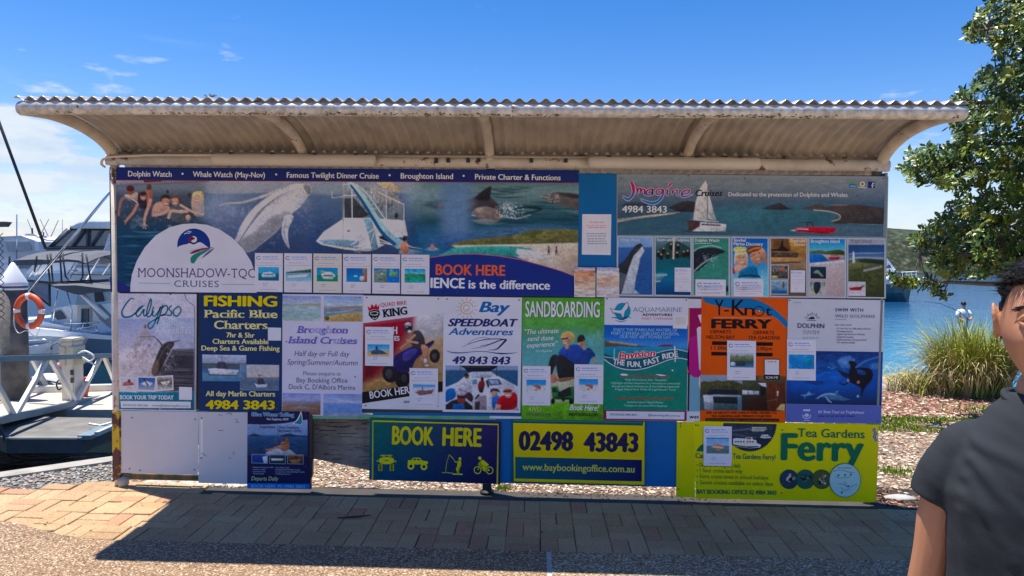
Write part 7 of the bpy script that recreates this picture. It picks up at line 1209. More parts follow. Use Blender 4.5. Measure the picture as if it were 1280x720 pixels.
for x, y in ((992, 392), (1030, 390), (1064, 388), (1048, 456), (1012, 492)): A.poly(z((x-5, y-6), (x+5, y-6), (x+5, y+5), (x-5, y+5)), (50, 86, 90), 2)
A.build('map_disc', b, .0245)
notice('white notice with a red and white cruiser picture on the bright yellow ferry sign', 879.6, 532.4, 914.8, 582, 'cruiser', (.1, .29, .9, .69), front=.026)
b = sign('plain yellow upright board left of the bright yellow ferry sign', [(846.4, 527.8), (868.4, 528.2), (868.8, 622), (845.4, 621)], (196, 190, 44), .0155, .012, name='yellow_board', cat='board', group=LG, scr=[(850.6, 533), (850.8, 529.6), (848, 611)])
b = sign('narrow yellow board with dark stickers right of the bright yellow ferry sign', [(1091, 530.8), (1098.6, 531), (1095.4, 627.6), (1087, 627.2)], (190, 184, 70), .0165, .012, name='yellow_board', cat='board', group=LG)
A = Art()
for x, y in ((1092.6, 538), (1094.6, 542), (1093, 546), (1094.8, 550)): A.ring(x, y, 1.6, 1.4, .8, (60, 60, 64), 1, n=10); A.poly([(x-2.4, y-2.2), (x+2.4, y-2.2), (x+2.4, y+2.2), (x-2.4, y+2.2)], (180, 180, 180), 0)
A.build('sticker', b, .0187)
M['galv'] = mat('grey_blue_paint', (.20, .27, .30), .5, .2, var=.1, scale=5); M['alu'] = mat('pale_aluminium', (.62, .62, .58), .45, .25, var=.12, scale=5)
M['decksand'] = mat('sandy_deck', (.56, .47, .36), .85, var=.12, scale=3, bump=.2); M['dockgrey'] = mat('grey_rubber_deck', (.17, .16, .14), .85, var=.25, scale=4, bump=.4, bscale=90)
M['navyhull'] = mat('blue_grey_hull', (.13, .22, .30), .3, var=.05, scale=1, spec=.6); M['teal'] = mat('teal_antifoul', (.08, .26, .27), .5, var=.1)
M['canvas'] = mat('grey_canvas', (.10, .105, .12), .85, var=.12, scale=5); M['chrome'] = mat('stainless_tube', (.62, .63, .64), .2, .9, var=.03); M['tubeblack'] = mat('dark_tube', (.03, .03, .035), .4)
M['cushion'] = mat('cream_hull', (.62, .58, .50), .4, var=.06); M['clear'] = mat('clear_vinyl', (.45, .50, .56), .15, var=.1)
def Q(x, y, D): return P(x, y, D)
gw = thing('gangway', 'sloping pale truss gangway leading down to the floating dock, left edge', 'gangway', (-5.0, 7.4, -.1))
a0, a1 = Q(-260, 583, 5.6), Q(150, 492, 11.4)     # near bottom chord
b0, b1 = Q(-260, 457, 5.6), Q(150, 444, 11.4)     # near top chord
n0 = (a1-a0).normalized(); side = Vector((-n0.y, n0.x, 0)).normalized()*1.15
if side.x > 0: side = -side
side = Vector((n0.y, -n0.x, 0)).normalized(); side = side if side.x < 0 else -side; side *= 1.1
for k, off_ in enumerate((Vector((0, 0, 0)), side)):
    mb = MB(); mb.bar(a0+off_, a1+off_, .07, .09); mb.build('bottom_chord', M['galv'], gw, bevel=.004)
    mb = MB(); mb.bar(b0+off_, b1+off_, .07, .07); mb.build('handrail', M['galv'], gw, bevel=.004)
    feet = [(-.62, -.5), (-.35, -.2), (-.05, .12), (.28, .44), (.62, .80), (.97, 1.1)]
    def on(p_, q_, t): return p_+(q_-p_)*t+off_
    def tofx(x):   # parameter along the chord that appears at photo column x
        lo, hi = 0., 1.
        for _ in range(40):
            md = (lo+hi)/2; p_ = a0+(a1-a0)*md-Vector((0, 0, CH)); px_ = 640+FOC*p_.dot(CR)/p_.dot(_f)
            lo, hi = (md, hi) if px_ < x else (lo, md)
        return lo
    for xb, xt in ((-130, -185), (-130, -80), (-40, -85), (18, -22), (18, 60), (18, 58)[:0] or (-40, -20), (95, 62), (95, 127), (150, 130)):
        mb = MB(); mb.bar(on(a0, a1, tofx(xb)), on(b0, b1, tofx(xt)), .05, .06); mb.build('diagonal', M['alu'], gw)
mb = MB(); mb.prism([a0+Vector((0, 0, .03)), a1+Vector((0, 0, .03)), a1+side+Vector((0, 0, .03)), a0+side+Vector((0, 0, .03))], (0, 0, -.05)); mb.build('deck', M['decksand'], gw)
pt = thing('pontoon', 'dark rubber decked floating pontoon below the gangway', 'pontoon', (-5.6, 8.6, -.9))
zp_ = -.50
c1, c2, c3, c4 = G(8, 549, zp_), G(103, 549, zp_), G(160, 524, zp_), G(-140, 524, zp_)
c4 = G(-60, 520, zp_)
mb = MB(); mb.prism([c1, c2, c3, c4], (0, 0, -.17)); mb.build('float', mat('dark_pontoon_side', (.07, .09, .10), .6, var=.2), pt)
mb = MB(); mb.prism([p_+Vector((0, 0, .012)) for p_ in (c1+Vector((.03, .03, 0)), c2+Vector((-.03, .03, 0)), c3, c4)], (0, 0, -.01)); mb.build('deck', M['dockgrey'], pt)
mb = MB(); mb.bar(c2+Vector((.02, 0, .02)), c3+Vector((.02, 0, .02)), .16, .05); mb.build('edge_strip', M['galv'], pt)
mb = MB(); mb.bar(c2+Vector((.16, .02, .06)), c3+Vector((.16, .02, .06)), .05, .05); mb.build('rub_rail', M['alu'], pt)
mb = MB(); q = (c2-c1)
for k in range(46): p_ = c1+q*(k+.5)/46; mb.box((p_.x-.006, p_.y-.02, zp_+.01), (p_.x+.006, p_.y+.01, zp_+.026))
o = mb.build('rib_strip', M['alu'], pt); o['kind'] = 'stuff'
mb = MB(); cp = c2+(c3-c2)*.45+Vector((-.05, 0, .05)); mb.tube([cp+Vector((-.12, -.04, .03)), cp, cp+Vector((.12, .04, .03))], .014, 6); mb.tube([cp, cp-Vector((0, 0, .04))], .02, 6); mb.build('cleat', M['alu'], pt)
rp_ = MB(); r0 = G(6, 565, -.75); rp_.tube(smooth([G(4, 500, -.1)+Vector((0, -.2, 0)), G(6, 548, -.5), G(12, 570, -.78), G(50, 576, -.86), G(92, 574, -.84)], 4, False), .014, 6)
tag(rp_.build('mooring_rope', mat('dark_rope', (.05, .055, .06), .9), org=r0), 'slack dark mooring rope hanging under the pontoon', 'rope')
dk = thing('dock', 'sand coloured floating dock walkway behind the gangway', 'dock', (-7, 12.3, -.9))
zd = -.52
mb = MB(); mb.prism([G(-60, 512, zd), G(30, 512, zd), G(150, 512, zd), G(260, 494, zd), G(260, 484, zd), G(-60, 492, zd)], (0, 0, -.4)); mb.build('deck', M['decksand'], dk)
mb = MB(); mb.bar(G(-60, 493, zd)+Vector((0, 0, .05)), G(260, 485, zd)+Vector((0, 0, .05)), .12, .1); mb.build('kerb', M['alu'], dk)
pc = Q(19.5, 500, 10.2); pile = thing('mooring_pile', 'thick grey timber mooring pile capped with a white cone', 'pile', (pc.x, pc.y, -1.2))
rr_ = 15.6/FOC*10.2
mb = MB(); mb.lathe([(rr_, 0), (rr_*1.0, .6), (rr_*.99, 1.2), (rr_*.985, Q(19, 358, 10.2).z+1.2)], (pc.x, pc.y, -1.2), 22)
wood = mat('weathered_pile_timber', (.16, .145, .125), .9, var=.3, scale=2.5, bump=.8, bscale=22, two=(.10, .09, .08)); mp_ = [n for n in wood.node_tree.nodes if n.bl_idname == 'ShaderNodeTexNoise']
mb.build('shaft', wood, pile, smooth=True)
zc_ = Q(19, 357, 10.2).z; zt_ = Q(19, 328, 10.2).z
mb = MB(); mb.lathe([(rr_*1.03, zc_-.005), (rr_*1.05, zc_+.02), (rr_*.98, zc_+.06), (rr_*.16, zt_-.015), (rr_*.07, zt_), (.002, zt_+.004)], (pc.x, pc.y, 0), 24); mb.build('cone_cap', M['white'], pile, smooth=True)
mb = MB(); mb.lathe([(rr_*1.04, zc_-.028), (rr_*1.04, zc_-.005)], (pc.x, pc.y, 0), 24); mb.build('band', mat('blue_band', (.03, .06, .22), .4), pile, smooth=True)
mb = MB(); mb.lathe([(rr_*1.035, zc_-.06), (rr_*1.035, zc_-.029)], (pc.x, pc.y, 0), 24); mb.build('band', M['white'], pile, smooth=True)
lc = Q(36.5, 389, 9.82); lb = thing('lifebuoy', 'orange lifebuoy ring with white bands hanging on the timber pile', 'lifebuoy', lc)
orange = mat('orange_foam', (.80, .11, .03), .45, var=.06); R1, r1 = .215, .048; dirx = Vector((.983, -.19, 0))
def torus(mb, a0_, a1_, n, rr=r1):
    rings = []
    for i in range(n+1):
        a = a0_+(a1_-a0_)*i/n; cdir = dirx*math.cos(a)+Vector((0, 0, 1))*math.sin(a); nn_ = dirx.cross(Vector((0, 0, 1)))
        rings.append([lc+cdir*(R1+rr*math.cos(2*PI*k/12))+nn_*(rr*math.sin(2*PI*k/12))*.8 for k in range(12)])
    mb.loft(rings)
for k in range(4):
    mb = MB(); torus(mb, k*PI/2+.13, (k+1)*PI/2-.13+.0, 10); mb.build('ring_section', orange, lb, smooth=True)
    mb = MB(); torus(mb, k*PI/2-.13, k*PI/2+.13, 3, r1*1.03); mb.build('white_band', M['white'], lb, smooth=True)
mb = MB(); mb.tube(smooth([lc-dirx*.25+Vector((0, 0, .05)), lc-dirx*.27-Vector((0, 0, .18)), lc-dirx*.2-Vector((0, 0, .32)), lc-dirx*.05-Vector((0, 0, .28)), lc+dirx*.1-Vector((0, 0, .36)), lc+dirx*.2-Vector((0, 0, .2))], 4, False), .007, 5); mb.build('grab_line', M['white'], lb, smooth=True)
pp = G(91.5, 502, -.52); pd = thing('power_pedestal', 'cream power and water pedestal standing on the dock', 'pedestal', pp)
hh = Q(91, 422, pp.y).z+.52; wq = 10.2/FOC*pp.y
mb = MB(); mb.box((pp.x-wq*.86, pp.y-.12, -.52), (pp.x+wq*.82, pp.y+.12, -.52+hh*.96)); mb.build('column', M['cushion'], pd, bevel=.02)
mb = MB(); mb.box((pp.x-wq*.95, pp.y-.14, -.52+hh*.58), (pp.x-.01, pp.y+.13, -.52+hh*.88)); mb.box((pp.x+.012, pp.y-.14, -.52+hh*.58), (pp.x+wq*1.0, pp.y+.13, -.52+hh*.88)); mb.build('hatch', mat('cream_hatch', (.58, .52, .38), .5), pd, bevel=.01)
mb = MB(); mb.box((pp.x-wq, pp.y-.15, -.52+hh*.93), (pp.x+wq*.95, pp.y+.14, -.52+hh)); mb.build('cap', mat('grey_cream_cap', (.46, .42, .34), .6), pd, bevel=.02)
for zz in (.32, .44): mb = MB(); mb.box((pp.x+wq*.45, pp.y-.135, -.52+hh*zz), (pp.x+wq*.78, pp.y-.12, -.52+hh*(zz+.08))); mb.build('outlet', M['tubeblack'], pd)
mb = MB(); mb.tube(smooth([(pp.x-wq*.86, pp.y-.1, -.15), (pp.x-wq*1.4, pp.y-.12, -.22), (pp.x-wq*1.2, pp.y-.12, -.32), (pp.x-wq*.9, pp.y-.1, -.3)], 4, False), .012, 6); mb.build('tap', M['tubeblack'], pd, smooth=True)
mb = MB(); c_ = pp+Vector((wq*1.1, -.1, hh*.75)); mb.tube(smooth([c_, c_+Vector((.14, -.02, .06)), c_+Vector((.26, 0, -.02)), c_+Vector((.18, 0, -.10)), c_+Vector((.06, 0, -.02)), c_+Vector((.3, 0, -.16))], 5, False), .014, 6); mb.build('coiled_hose', M['white'], pd, smooth=True)
rb = G(103, 500, -.5); mb = MB(); a = Q(100, 500, rb.y+.3); mb.prism([Q(99.5, 501, rb.y+.3), Q(104, 501, rb.y+.3), Q(109, 473, rb.y+.3), Q(103.5, 471.5, rb.y+.3)], (0, .10, 0))
tag(mb.build('red_fender', mat('red_plastic', (.55, .05, .05), .5), org=Q(102, 501, rb.y+.3)), 'leaning red fender board between the pedestal and the teal hull', 'fender')
cf = thing('chain_link_fence', 'chain link fence panel with dark top cap, far left edge', 'fence', Q(-40, 400, 6.4))
mb = MB(); x0_, x1_ = Q(-95, 300, 6.4).x, Q(7.5, 300, 6.4).x; z0_, z1_ = Q(0, 400, 6.4).z, Q(0, 284, 6.4).z; s_ = .058; k = 0
n_ = int((x1_-x0_)/s_); m_n = int((z1_-z0_)/s_)
for i in range(-m_n, n_+1):
    for sg_ in (1, -1):
        pts = []
        for j in range(m_n+1):
            x = x0_+(i+j if sg_ > 0 else i+m_n-j)*s_; z_ = z0_+j*s_
            if x0_-.001 <= x <= x1_+.001: pts.append((x, 6.4+.006*(1 if (i+j) % 2 else -1), z_))
        if len(pts) > 1: mb.tube(pts, .0035, 4)
o = mb.build('wire_mesh', mat('dark_wire', (.06, .06, .065), .5, .4), cf); o['kind'] = 'stuff'
mb = MB(); mb.prism([Q(-95, 277, 6.4), Q(8, 277, 6.4), Q(10.5, 277.6, 6.4), Q(6, 283.5, 6.4), Q(-95, 284.5, 6.4)], (0, .05, 0)); mb.build('top_cap', M['canvas'], cf)
mb = MB(); mb.tube([(x0_+.3, 6.43, -.05), (x0_+.3, 6.43, z1_)], .03, 8); mb.build('post', M['galv'], cf, smooth=True)

def shell(name, pts, D, depth, mt, parent, bevel=0, inset_=0.):
    mb = MB(); mb.prism([Q(x, y, D) for x, y in pts], (0, depth, 0)); return mb.build(name, mt, parent, bevel=bevel)
def rod(parent, pts, D, r, mt, name='rail', dy=0):
    mb = MB(); mb.tube([Q(x, y, D)+Vector((0, dy, 0)) for x, y in pts], r, 6); return mb.build(name, mt, parent, smooth=True)
def hull(parent, name, xl, xr, yl, yr, D, beam, mt, draft, bow='l', flare=.14, tip=1.3):
    """loft a hull: deck edge from (xl,yl) to (xr,yr) in the photo, pointed at the bow"""
    A_, B_ = Q(xl, yl, D), Q(xr, yr, D); mb = MB(); rings = []; N_ = 14
    for i in range(N_+1):
        t = i/N_; p_ = A_+(B_-A_)*t; u = t if bow == 'l' else 1-t; w_ = beam/2*(1-(1-min(u/.45, 1))**2)**.5+.03; sheer = (1-u)**2*.28; zt2 = p_.z+sheer; zb2 = WZ-.25; rake = (1-min(u/.3, 1))*tip*(1 if bow == 'l' else -1)
        cy = D+beam/2
        rings.append([(p_.x, cy-w_, zt2), (p_.x, cy-w_*.98, zt2-.08), (p_.x+rake*.55, cy-w_*(1-flare), (zt2+zb2)/2), (p_.x+rake, cy-w_*(1-flare*2.4), zb2), (p_.x+rake, cy+w_*(1-flare*2.4), zb2), (p_.x+rake*.55, cy+w_*(1-flare), (zt2+zb2)/2), (p_.x, cy+w_*.98, zt2-.08), (p_.x, cy+w_, zt2)])
    mb.loft(rings); return mb.build(name, mt, parent, smooth=False)
D = 23.; t = thing('motor_yacht', 'large white flybridge motor yacht with slanted hardtop windscreen, behind the bimini boat', 'yacht', Q(110, 470, D)+Vector((0, 2.2, 0)), 'boats in the marina')
hull(t, 'hull', 20, 330, 398, 392, D, 4.6, M['white'], 1, 'l')
shell('deckhouse', [(22, 400), (34, 346), (60, 341), (330, 341), (330, 400)], D+.4, 3.8, M['white'], t)
shell('cabin_side', [(90, 402), (100, 352), (140, 350), (300, 350), (300, 402)], D+.32, .1, M['cushion'], t)
shell('vent_panel', [(117, 362), (126, 362), (130, 378), (119, 378)], D+.25, .05, M['tubeblack'], t)
shell('coaming', [(30, 343), (57, 313), (150, 309), (330, 309), (330, 343)], D+.7, 3.2, M['white'], t)
shell('grey_band', [(56.5, 312.5), (135, 309), (330, 309), (330, 316), (58, 317)], D+.66, .05, mat('grey_gelcoat', (.34, .35, .37), .4), t)
shell('shade_band', [(102, 318), (330, 317), (330, 323), (110, 322)], D+.6, .2, M['canvas'], t)
top = shell('hardtop', [(85, 283.5), (99, 277.5), (112, 276.2), (330, 276.5), (330, 286), (91, 285.5)], D+.45, 3.7, M['white'], t, bevel=.05)
gl = shell('windscreen', [(62, 310), (89, 286), (330, 286), (330, 309)], D+.75, 3.1, mat('blue_glass', (.10, .17, .25), .08, var=.15, scale=.6, spec=.8), t)
for q_ in ([(57, 312), (86, 287)], [(89, 309.5), (106, 286)], [(109, 309), (109.5, 286)], [(112, 309), (128, 286)], [(62, 309), (84, 286)]): rod(gl, q_, D+.68, .045, mat('window_frame_'+str(int(q_[0][0])), (.40, .41, .42) if q_[0][0] < 60 else (.10, .11, .12), .5), 'frame')
rod(gl, [(57, 310), (330, 308)], D+.68, .06, M['tubeblack'], 'frame'); rod(gl, [(88, 286), (330, 286.5)], D+.68, .05, M['tubeblack'], 'frame')
shell('side_step', [(128, 318), (136, 292), (146, 292), (140, 318), (126, 330)], D+.25, .3, M['white'], t)
rod(t, [(88, 342), (330, 340)], D+.3, .05, M['chrome']); rod(t, [(95, 333), (330, 331)], D+.66, .04, mat('grey_stripe', (.35, .36, .38), .5), 'stripe')
D = 13.2; t = thing('fishing_boat', 'blue grey hulled boat with grey canvas biminis and dark frames, nearest behind the pile', 'boat', Q(90, 480, D)+Vector((0, 1.4, 0)), 'boats in the marina')
hull(t, 'hull', -120, 300, 424, 417, D, 2.9, M['navyhull'], 1, 'l', .08, .9)
shell('gunwale', [(-60, 411.5), (33, 409), (82, 414), (136, 419.5), (300, 419), (300, 424.5), (136, 424.5), (60, 420), (-60, 420)], D-.05, .12, M['white'], t)
shell('foredeck', [(-90, 418), (-20, 404), (45, 400), (84, 408), (140, 417), (140, 424), (-90, 424)], D+.15, 2.5, M['white'], t)
cb = shell('cabin', [(60, 410), (66, 386), (92, 381), (122, 381), (124, 398), (140, 416), (90, 416)], D+.35, 2.0, M['white'], t)
shell('door', [(96, 412), (96.5, 382), (113, 382), (112.5, 412)], D+.3, .04, M['cushion'], cb); shell('pane', [(101, 409.5), (101.5, 386), (110.5, 386), (110, 409.5)], D+.27, .03, M['glass'], cb)
shell('window', [(64, 391), (74, 388), (82, 398), (72, 400)], D+.3, .03, M['glass'], cb); shell('side_shade', [(113, 383), (124, 380), (140, 396), (140, 412), (125, 400)], D+.25, .04, mat('grey_side', (.28, .30, .33), .5), cb)
shell('windscreen', [(36, 353), (62, 355), (63, 383), (38, 366)], D+.5, .03, mat('pale_blue_screen', (.14, .20, .30), .12, var=.1), t)
rod(t, [(34, 351), (64, 354), (136, 350)], D+.4, .028, M['tubeblack'], 'frame'); rod(t, [(62, 354), (62, 382), (36, 362)], D+.4, .025, M['tubeblack'], 'frame')
def canopy(parent, pts, D, depth, mt, n=7, sag=.09, nm='bimini'):
    """pts: far left->right upper outline in the photo; thickness droops at both sides"""
    mb = MB(); rings = []
    for i in range(n+1):
        u = i/n; dz = -sag*(2*u-1)**2*2; rings.append([Q(x, y, D)+Vector((0, depth*u, dz)) for x, y in pts])
    mb.loft(rings); return mb.build(nm, mt, parent, smooth=False)
bm1 = canopy(t, [(9.5, 320), (12, 316.5), (19, 313.6), (45, 312.6), (62, 313.4), (64, 318.5), (40, 320), (12, 320.6)], D+.2, 2.2, M['canvas'])
bm2 = canopy(t, [(60, 317.6), (68, 314), (84, 312.6), (98, 313.8), (107, 317.6), (107, 318.8), (98, 316.6), (84, 315.6), (70, 317)], D+.25, 2.1, M['canvas'])
bm3 = canopy(t, [(62, 354.5), (95, 354), (130, 358.2), (150, 359), (150, 361), (118, 363), (100, 366), (92, 364.8), (80, 361)], D-.1, 1.2, M['canvas'], sag=.02)
for q_ in ([(12, 320), (11.5, 337)], [(59, 318), (62.5, 355)], [(75, 316), (77, 352)], [(78, 316), (82, 346), (87, 351), (100, 351.5), (103.5, 346), (103, 316)], [(107.5, 317.5), (114, 354)], [(46, 320), (43, 340)], [(61, 354), (116, 353)], [(63, 317), (66, 352)]): rod(t, q_, D+.2, .018, M['tubeblack'], 'frame')
for q_ in ([(55, 320), (36, 346)], [(58, 320), (43, 345)], [(66, 318), (76, 330), (77, 352)], [(101, 318), (82, 346)], [(104, 320), (86, 350)], [(86, 338), (97, 338.4)]): rod(t, q_, D+.5, .012, M['chrome'], 'strut')
rod(t, [(35.5, 364), (140, 237)], D-.1, .028, M['chrome'], 'outrigger'); rod(t, [(104, 355), (160, 267)], D+1.9, .024, M['chrome'], 'outrigger'); rod(t, [(128, 343), (160, 300)], D+2., .02, M['chrome'], 'outrigger')

rod(t, [(-28, 80), (57, 311)], D, .030, M['tubeblack'], 'antenna')
for q_ in ([(79, 404), (104, 404), (124, 403)], [(95, 417), (98, 410), (120, 408)], [(104, 404), (103, 412)], [(122, 418), (120, 408)]): rod(t, q_, D-.02, .016, M['chrome'], 'rail')
rod(t, [(82, 358), (90, 390), (88, 416)], D+.1, .016, M['chrome'], 'rail'); rod(t, [(72, 362), (66, 404)], D+.1, .014, M['chrome'], 'rail'); rod(t, [(101, 366), (134, 398)], D+.1, .05, M['white'], 'brace')
D = 30.; t = thing('cabin_cruiser', 'hazy white cabin cruiser with radar arch, behind the fence far left', 'yacht', Q(0, 470, D)+Vector((0, 2.4, 0)), 'boats in the marina')
hull(t, 'hull', -160, 70, 372, 368, D, 4.6, M['white'], 1, 'r')
shell('deckhouse', [(-160, 372), (-160, 332), (20, 330), (48, 345), (60, 372)], D+.5, 3.8, M['white'], t)
fb = shell('flybridge', [(-160, 332), (-160, 300), (-20, 297), (2, 295.5), (26, 294.5), (48, 302), (52, 332)], D+.7, 3.4, mat('hazy_white', (.66, .66, .66), .4, var=.06, scale=2), t, bevel=.1)
shell('window', [(6, 302), (36, 302), (39, 313), (10, 314)], D+.62, .05, mat('hazy_glass', (.38, .42, .48), .2), fb); shell('window', [(43, 301), (47, 302), (49, 314), (44, 314)], D+.62, .05, M['white'], fb); shell('window', [(22, 325), (38, 324), (40, 334), (24, 336)], D+.45, .05, mat('hazy_glass_dark', (.22, .28, .36), .2), t)
shell('radar_arch', [(28, 296), (32, 292), (42, 292), (48, 297), (60, 300), (60, 302), (40, 300)], D+1.5, .5, M['cushion'], t); rod(t, [(33, 294), (58, 296.5)], D+1.5, .05, M['chrome'], 'spreader'); rod(t, [(40.5, 292), (40, 285)], D+1.6, .04, M['tubeblack'], 'mast_light'); rod(t, [(54, 296), (54.5, 290)], D+1.6, .03, M['tubeblack'], 'mast_light'); rod(t, [(21, 340), (21, 268)], D+.3, .025, M['chrome'], 'antenna')
for i, (xb, yb, xt, yt) in enumerate(((44, 306, 61, 274), (60, 303, 73, 275), (63, 300, 50, 274), (78, 295, 78, 274), (44, 296, 34, 274))):
    D = 38+i; mb = MB(); b0_ = Q(xb, yb, D); mb.tube([Vector((b0_.x-(Q(xt, yt, D).x-b0_.x)*.9, D, b0_.z-1.2)), Q(xt, yt, D)], [.045, .02], 6)
    tag(mb.build('whip_antenna', M['chrome'], org=b0_), ['thin pale outrigger pole leaning right, left one of the far poles', 'thin pale outrigger pole leaning right, right one of the far poles', 'thin pole leaning left across the two right leaning poles', 'upright thin pole against the clouds, rightmost of the far poles', 'short thin pole leaning left nearest the radar arch'][i], 'pole', 'far poles above the boats')
D = 12.5; t = thing('runabout', 'low white runabout with bow rail between the pile and the pedestal', 'boat', Q(60, 480, D)+Vector((0, .9, 0)), 'boats in the marina')
hull(t, 'hull', -70, 86, 452, 439, D, 1.9, M['white'], 1, 'r', .1, .7)
shell('foredeck', [(-60, 452), (-30, 440), (34, 434), (60, 436), (84, 439.5), (84, 446), (34, 452)], D+.25, 1.4, M['white'], t)
for q_ in ([(33, 425), (52, 424), (66, 427)], [(34, 425), (36, 440)], [(64, 437), (65, 431), (70, 429), (82, 427)], [(45, 433), (47, 444)], [(36, 433), (46, 433)]): rod(t, q_, D+.1, .016, M['chrome'], 'rail')
shell('stripe', [(34, 447), (60, 442), (84, 440), (84, 441.4), (60, 444), (34, 449.5)], D-.03, .04, M['galv'], t)
mb = MB(); rg = random.Random(5)
for k in range(26):
    x, y = rg.uniform(36, 74), rg.uniform(478, 500); p_ = Q(x, y, 11.6); mb.tube(smooth([p_, p_+Vector((rg.uniform(-.2, .2), .05, rg.uniform(-.05, .08))), p_+Vector((rg.uniform(-.35, .35), .1, rg.uniform(-.08, .05)))], 4, False), .016, 5)
o = mb.build('black_hose_coils', M['tubeblack']); o['kind'] = 'stuff'
mb = MB(); vs2, f2 = stones[2]; p_ = Q(60, 474, 11.9); mb.add([(p_.x+v[0]*.34, p_.y+v[1]*.3, p_.z+v[2]*.14) for v in vs2], f2); tag(mb.build('gear_bag', M['white'], org=p_), 'bundled white cover lying on the dock behind the railing', 'cover')
D = 12.9; t = thing('work_barge', 'flat sided teal hull moored at the right end of the dock', 'boat', Q(150, 500, D), 'boats in the marina')
shell('hull', [(104, 499), (116, 452), (300, 448), (300, 503)], D, 1.8, M['teal'], t)
shell('deck_edge', [(112, 455), (114.5, 450), (300, 446), (300, 450)], D-.04, .1, M['tubeblack'], t)
p_ = Q(74, 461, 12.2); mb = MB(); mb.lathe([(.01, -.12), (.08, -.08), (.10, 0), (.08, .08), (.01, .12)], p_, 12); o = mb.build('red_float', mat('pink_red_float', (.55, .10, .12), .5), smooth=True, org=p_); tag(o, 'small pinkish red float hanging between dock and boats', 'float')
D = 46.; t = thing('catamaran_ferry', 'white and dark teal catamaran ferry partly hidden by the board', 'ferry', P(1125, 376, D)+Vector((0, 3, 0)))
M['ferrygreen'] = mat('ferry_green', (.02, .10, .11), .4, var=.1)
hz_ = lambda x, y, dy=0: P(x, y, D)+Vector((0, dy, 0))
for dy in (0, 4.6):      # two hulls
    rings = []
    for u in [i/12 for i in range(13)]:
        x = 960+u*190; w_ = .9*(1 if u < .8 else max(.04, 1-((u-.8)/.2)**1.6)); rk_ = max(0, (u-.8)/.2)
        tp = hz_(x, 352.5-2.0*rk_, dy); bt = hz_(x-6*rk_, 377.5, dy); md = hz_(x-3*rk_, 366, dy)
        rings.append([(tp.x, tp.y-w_+.9, tp.z), (md.x, md.y-w_+.9, md.z), (bt.x, bt.y-w_*.6+.9, bt.z-.3), (bt.x, bt.y+w_*.6+.9, bt.z-.3), (md.x, md.y+w_+.9, md.z), (tp.x, tp.y+w_+.9, tp.z)])
    mb = MB(); mb.loft(rings); mb.build('hull', M['ferrygreen'], t)
    mb = MB(); mb.bar(hz_(960, 353, dy-.05), hz_(1149, 350.5, dy-.05), .1, .22); mb.build('white_gunwale', M['white'], t)
mb = MB(); mb.prism([hz_(960, 353), hz_(1147, 351), hz_(1147, 355), hz_(960, 356)], (0, 6.4, 0)); mb.build('deck', M['white'], t)
sh = lambda nm, pts, dy, dp, mt_, par=t, bv=0: (lambda mb: (mb.prism([hz_(x, y, dy) for x, y in pts], (0, dp, 0)), mb.build(nm, mt_, par, bevel=bv))[1])(MB())
cbn = sh('lower_saloon', [(960, 353), (960, 336), (1118, 336), (1131, 341), (1137, 353)], .6, 5.2, M['white'])
for a, b_ in ((1108, 1116), (1118, 1124), (1126, 1131)): sh('window', [(a, 347.5), (a, 340.5), (b_, 341), (b_+.6, 348)], .55, .06, M['glass'], cbn)
up = sh('upper_saloon', [(960, 336), (960, 310), (1106, 310), (1112, 315), (1124, 330), (1130, 338)], 1.0, 4.4, M['white'])
for a, b_ in ((1105, 1111), (1112.4, 1118), (1119, 1123)): sh('window', [(a, 335.5), (a, 331.5), (b_-1, 331.5), (b_+1, 336)], .95, .06, M['glass'], up)
rl = MB()
for y in (347, 343.6, 340.4): rl.tube([hz_(1128, y, .1), hz_(1147, y-.8, .1)], .03, 5)
for x in (1129, 1134, 1140, 1146): rl.tube([hz_(x, 352, .1), hz_(x+.6, 340, .1)], .03, 5)
rl.build('bow_rail', M['white'], t)
def skin_body(name, joints, edges, mat_, parent=None, sub=1, root=0):
    me = bpy.data.meshes.new(name); me.from_pydata([j[:3] for j in joints], edges, []); o = link(name, me, parent)
    sk = o.modifiers.new('skin', 'SKIN'); me.skin_vertices[0] if len(me.skin_vertices) else None
    if not len(me.skin_vertices):
        pass
    for i, j in enumerate(joints):
        v = me.skin_vertices[0].data[i]; r_ = j[3]; v.radius = r_ if hasattr(r_, '__len__') else (r_, r_); v.use_root = i == root
    ss = o.modifiers.new('ss', 'SUBSURF'); ss.levels = ss.render_levels = sub
    me.materials.append(mat_); return o
def bake(o):
    dg = bpy.context.evaluated_depsgraph_get(); me2 = bpy.data.meshes.new_from_object(o.evaluated_get(dg)); o.modifiers.clear(); old = o.data; o.data = me2; bpy.data.meshes.remove(old); return o
M['skin'] = mat('skin', (.52, .27, .18), .5, var=.06, scale=14, spec=.4); M['hair'] = mat('black_hair', (.012, .010, .009), .45, var=.2)
ap = P(1203, 413, 27.0); ap.z = WZ
an = thing('person', 'person in white shirt and pale shorts wading waist deep with a fishing rod', 'person', (ap.x, ap.y, WZ-.62))
s = 1.0; B = Vector((ap.x, ap.y, WZ-.62))
J = lambda x, y, z, r: (x, y, z, r)
js = [J(0, 0, .92, .15), J(0, 0, 1.12, .145), J(0, .0, 1.34, .17), J(0, 0, 1.5, .06), J(.0, -.02, 1.56, .075), J(0, -.02, 1.68, .085), J(.19, 0, 1.40, .06), J(.25, -.12, 1.2, .045), J(.10, -.30, 1.14, .035), J(.06, -.34, 1.14, .03), J(-.19, 0, 1.40, .06), J(-.26, -.1, 1.18, .045), J(-.10, -.26, 1.08, .035), J(-.06, -.3, 1.08, .03), J(.1, 0, .85, .1), J(.12, .02, .45, .07), J(.12, .03, .06, .05), J(-.1, 0, .85, .1), J(-.12, -.04, .45, .07), J(-.12, 0, .06, .05)]
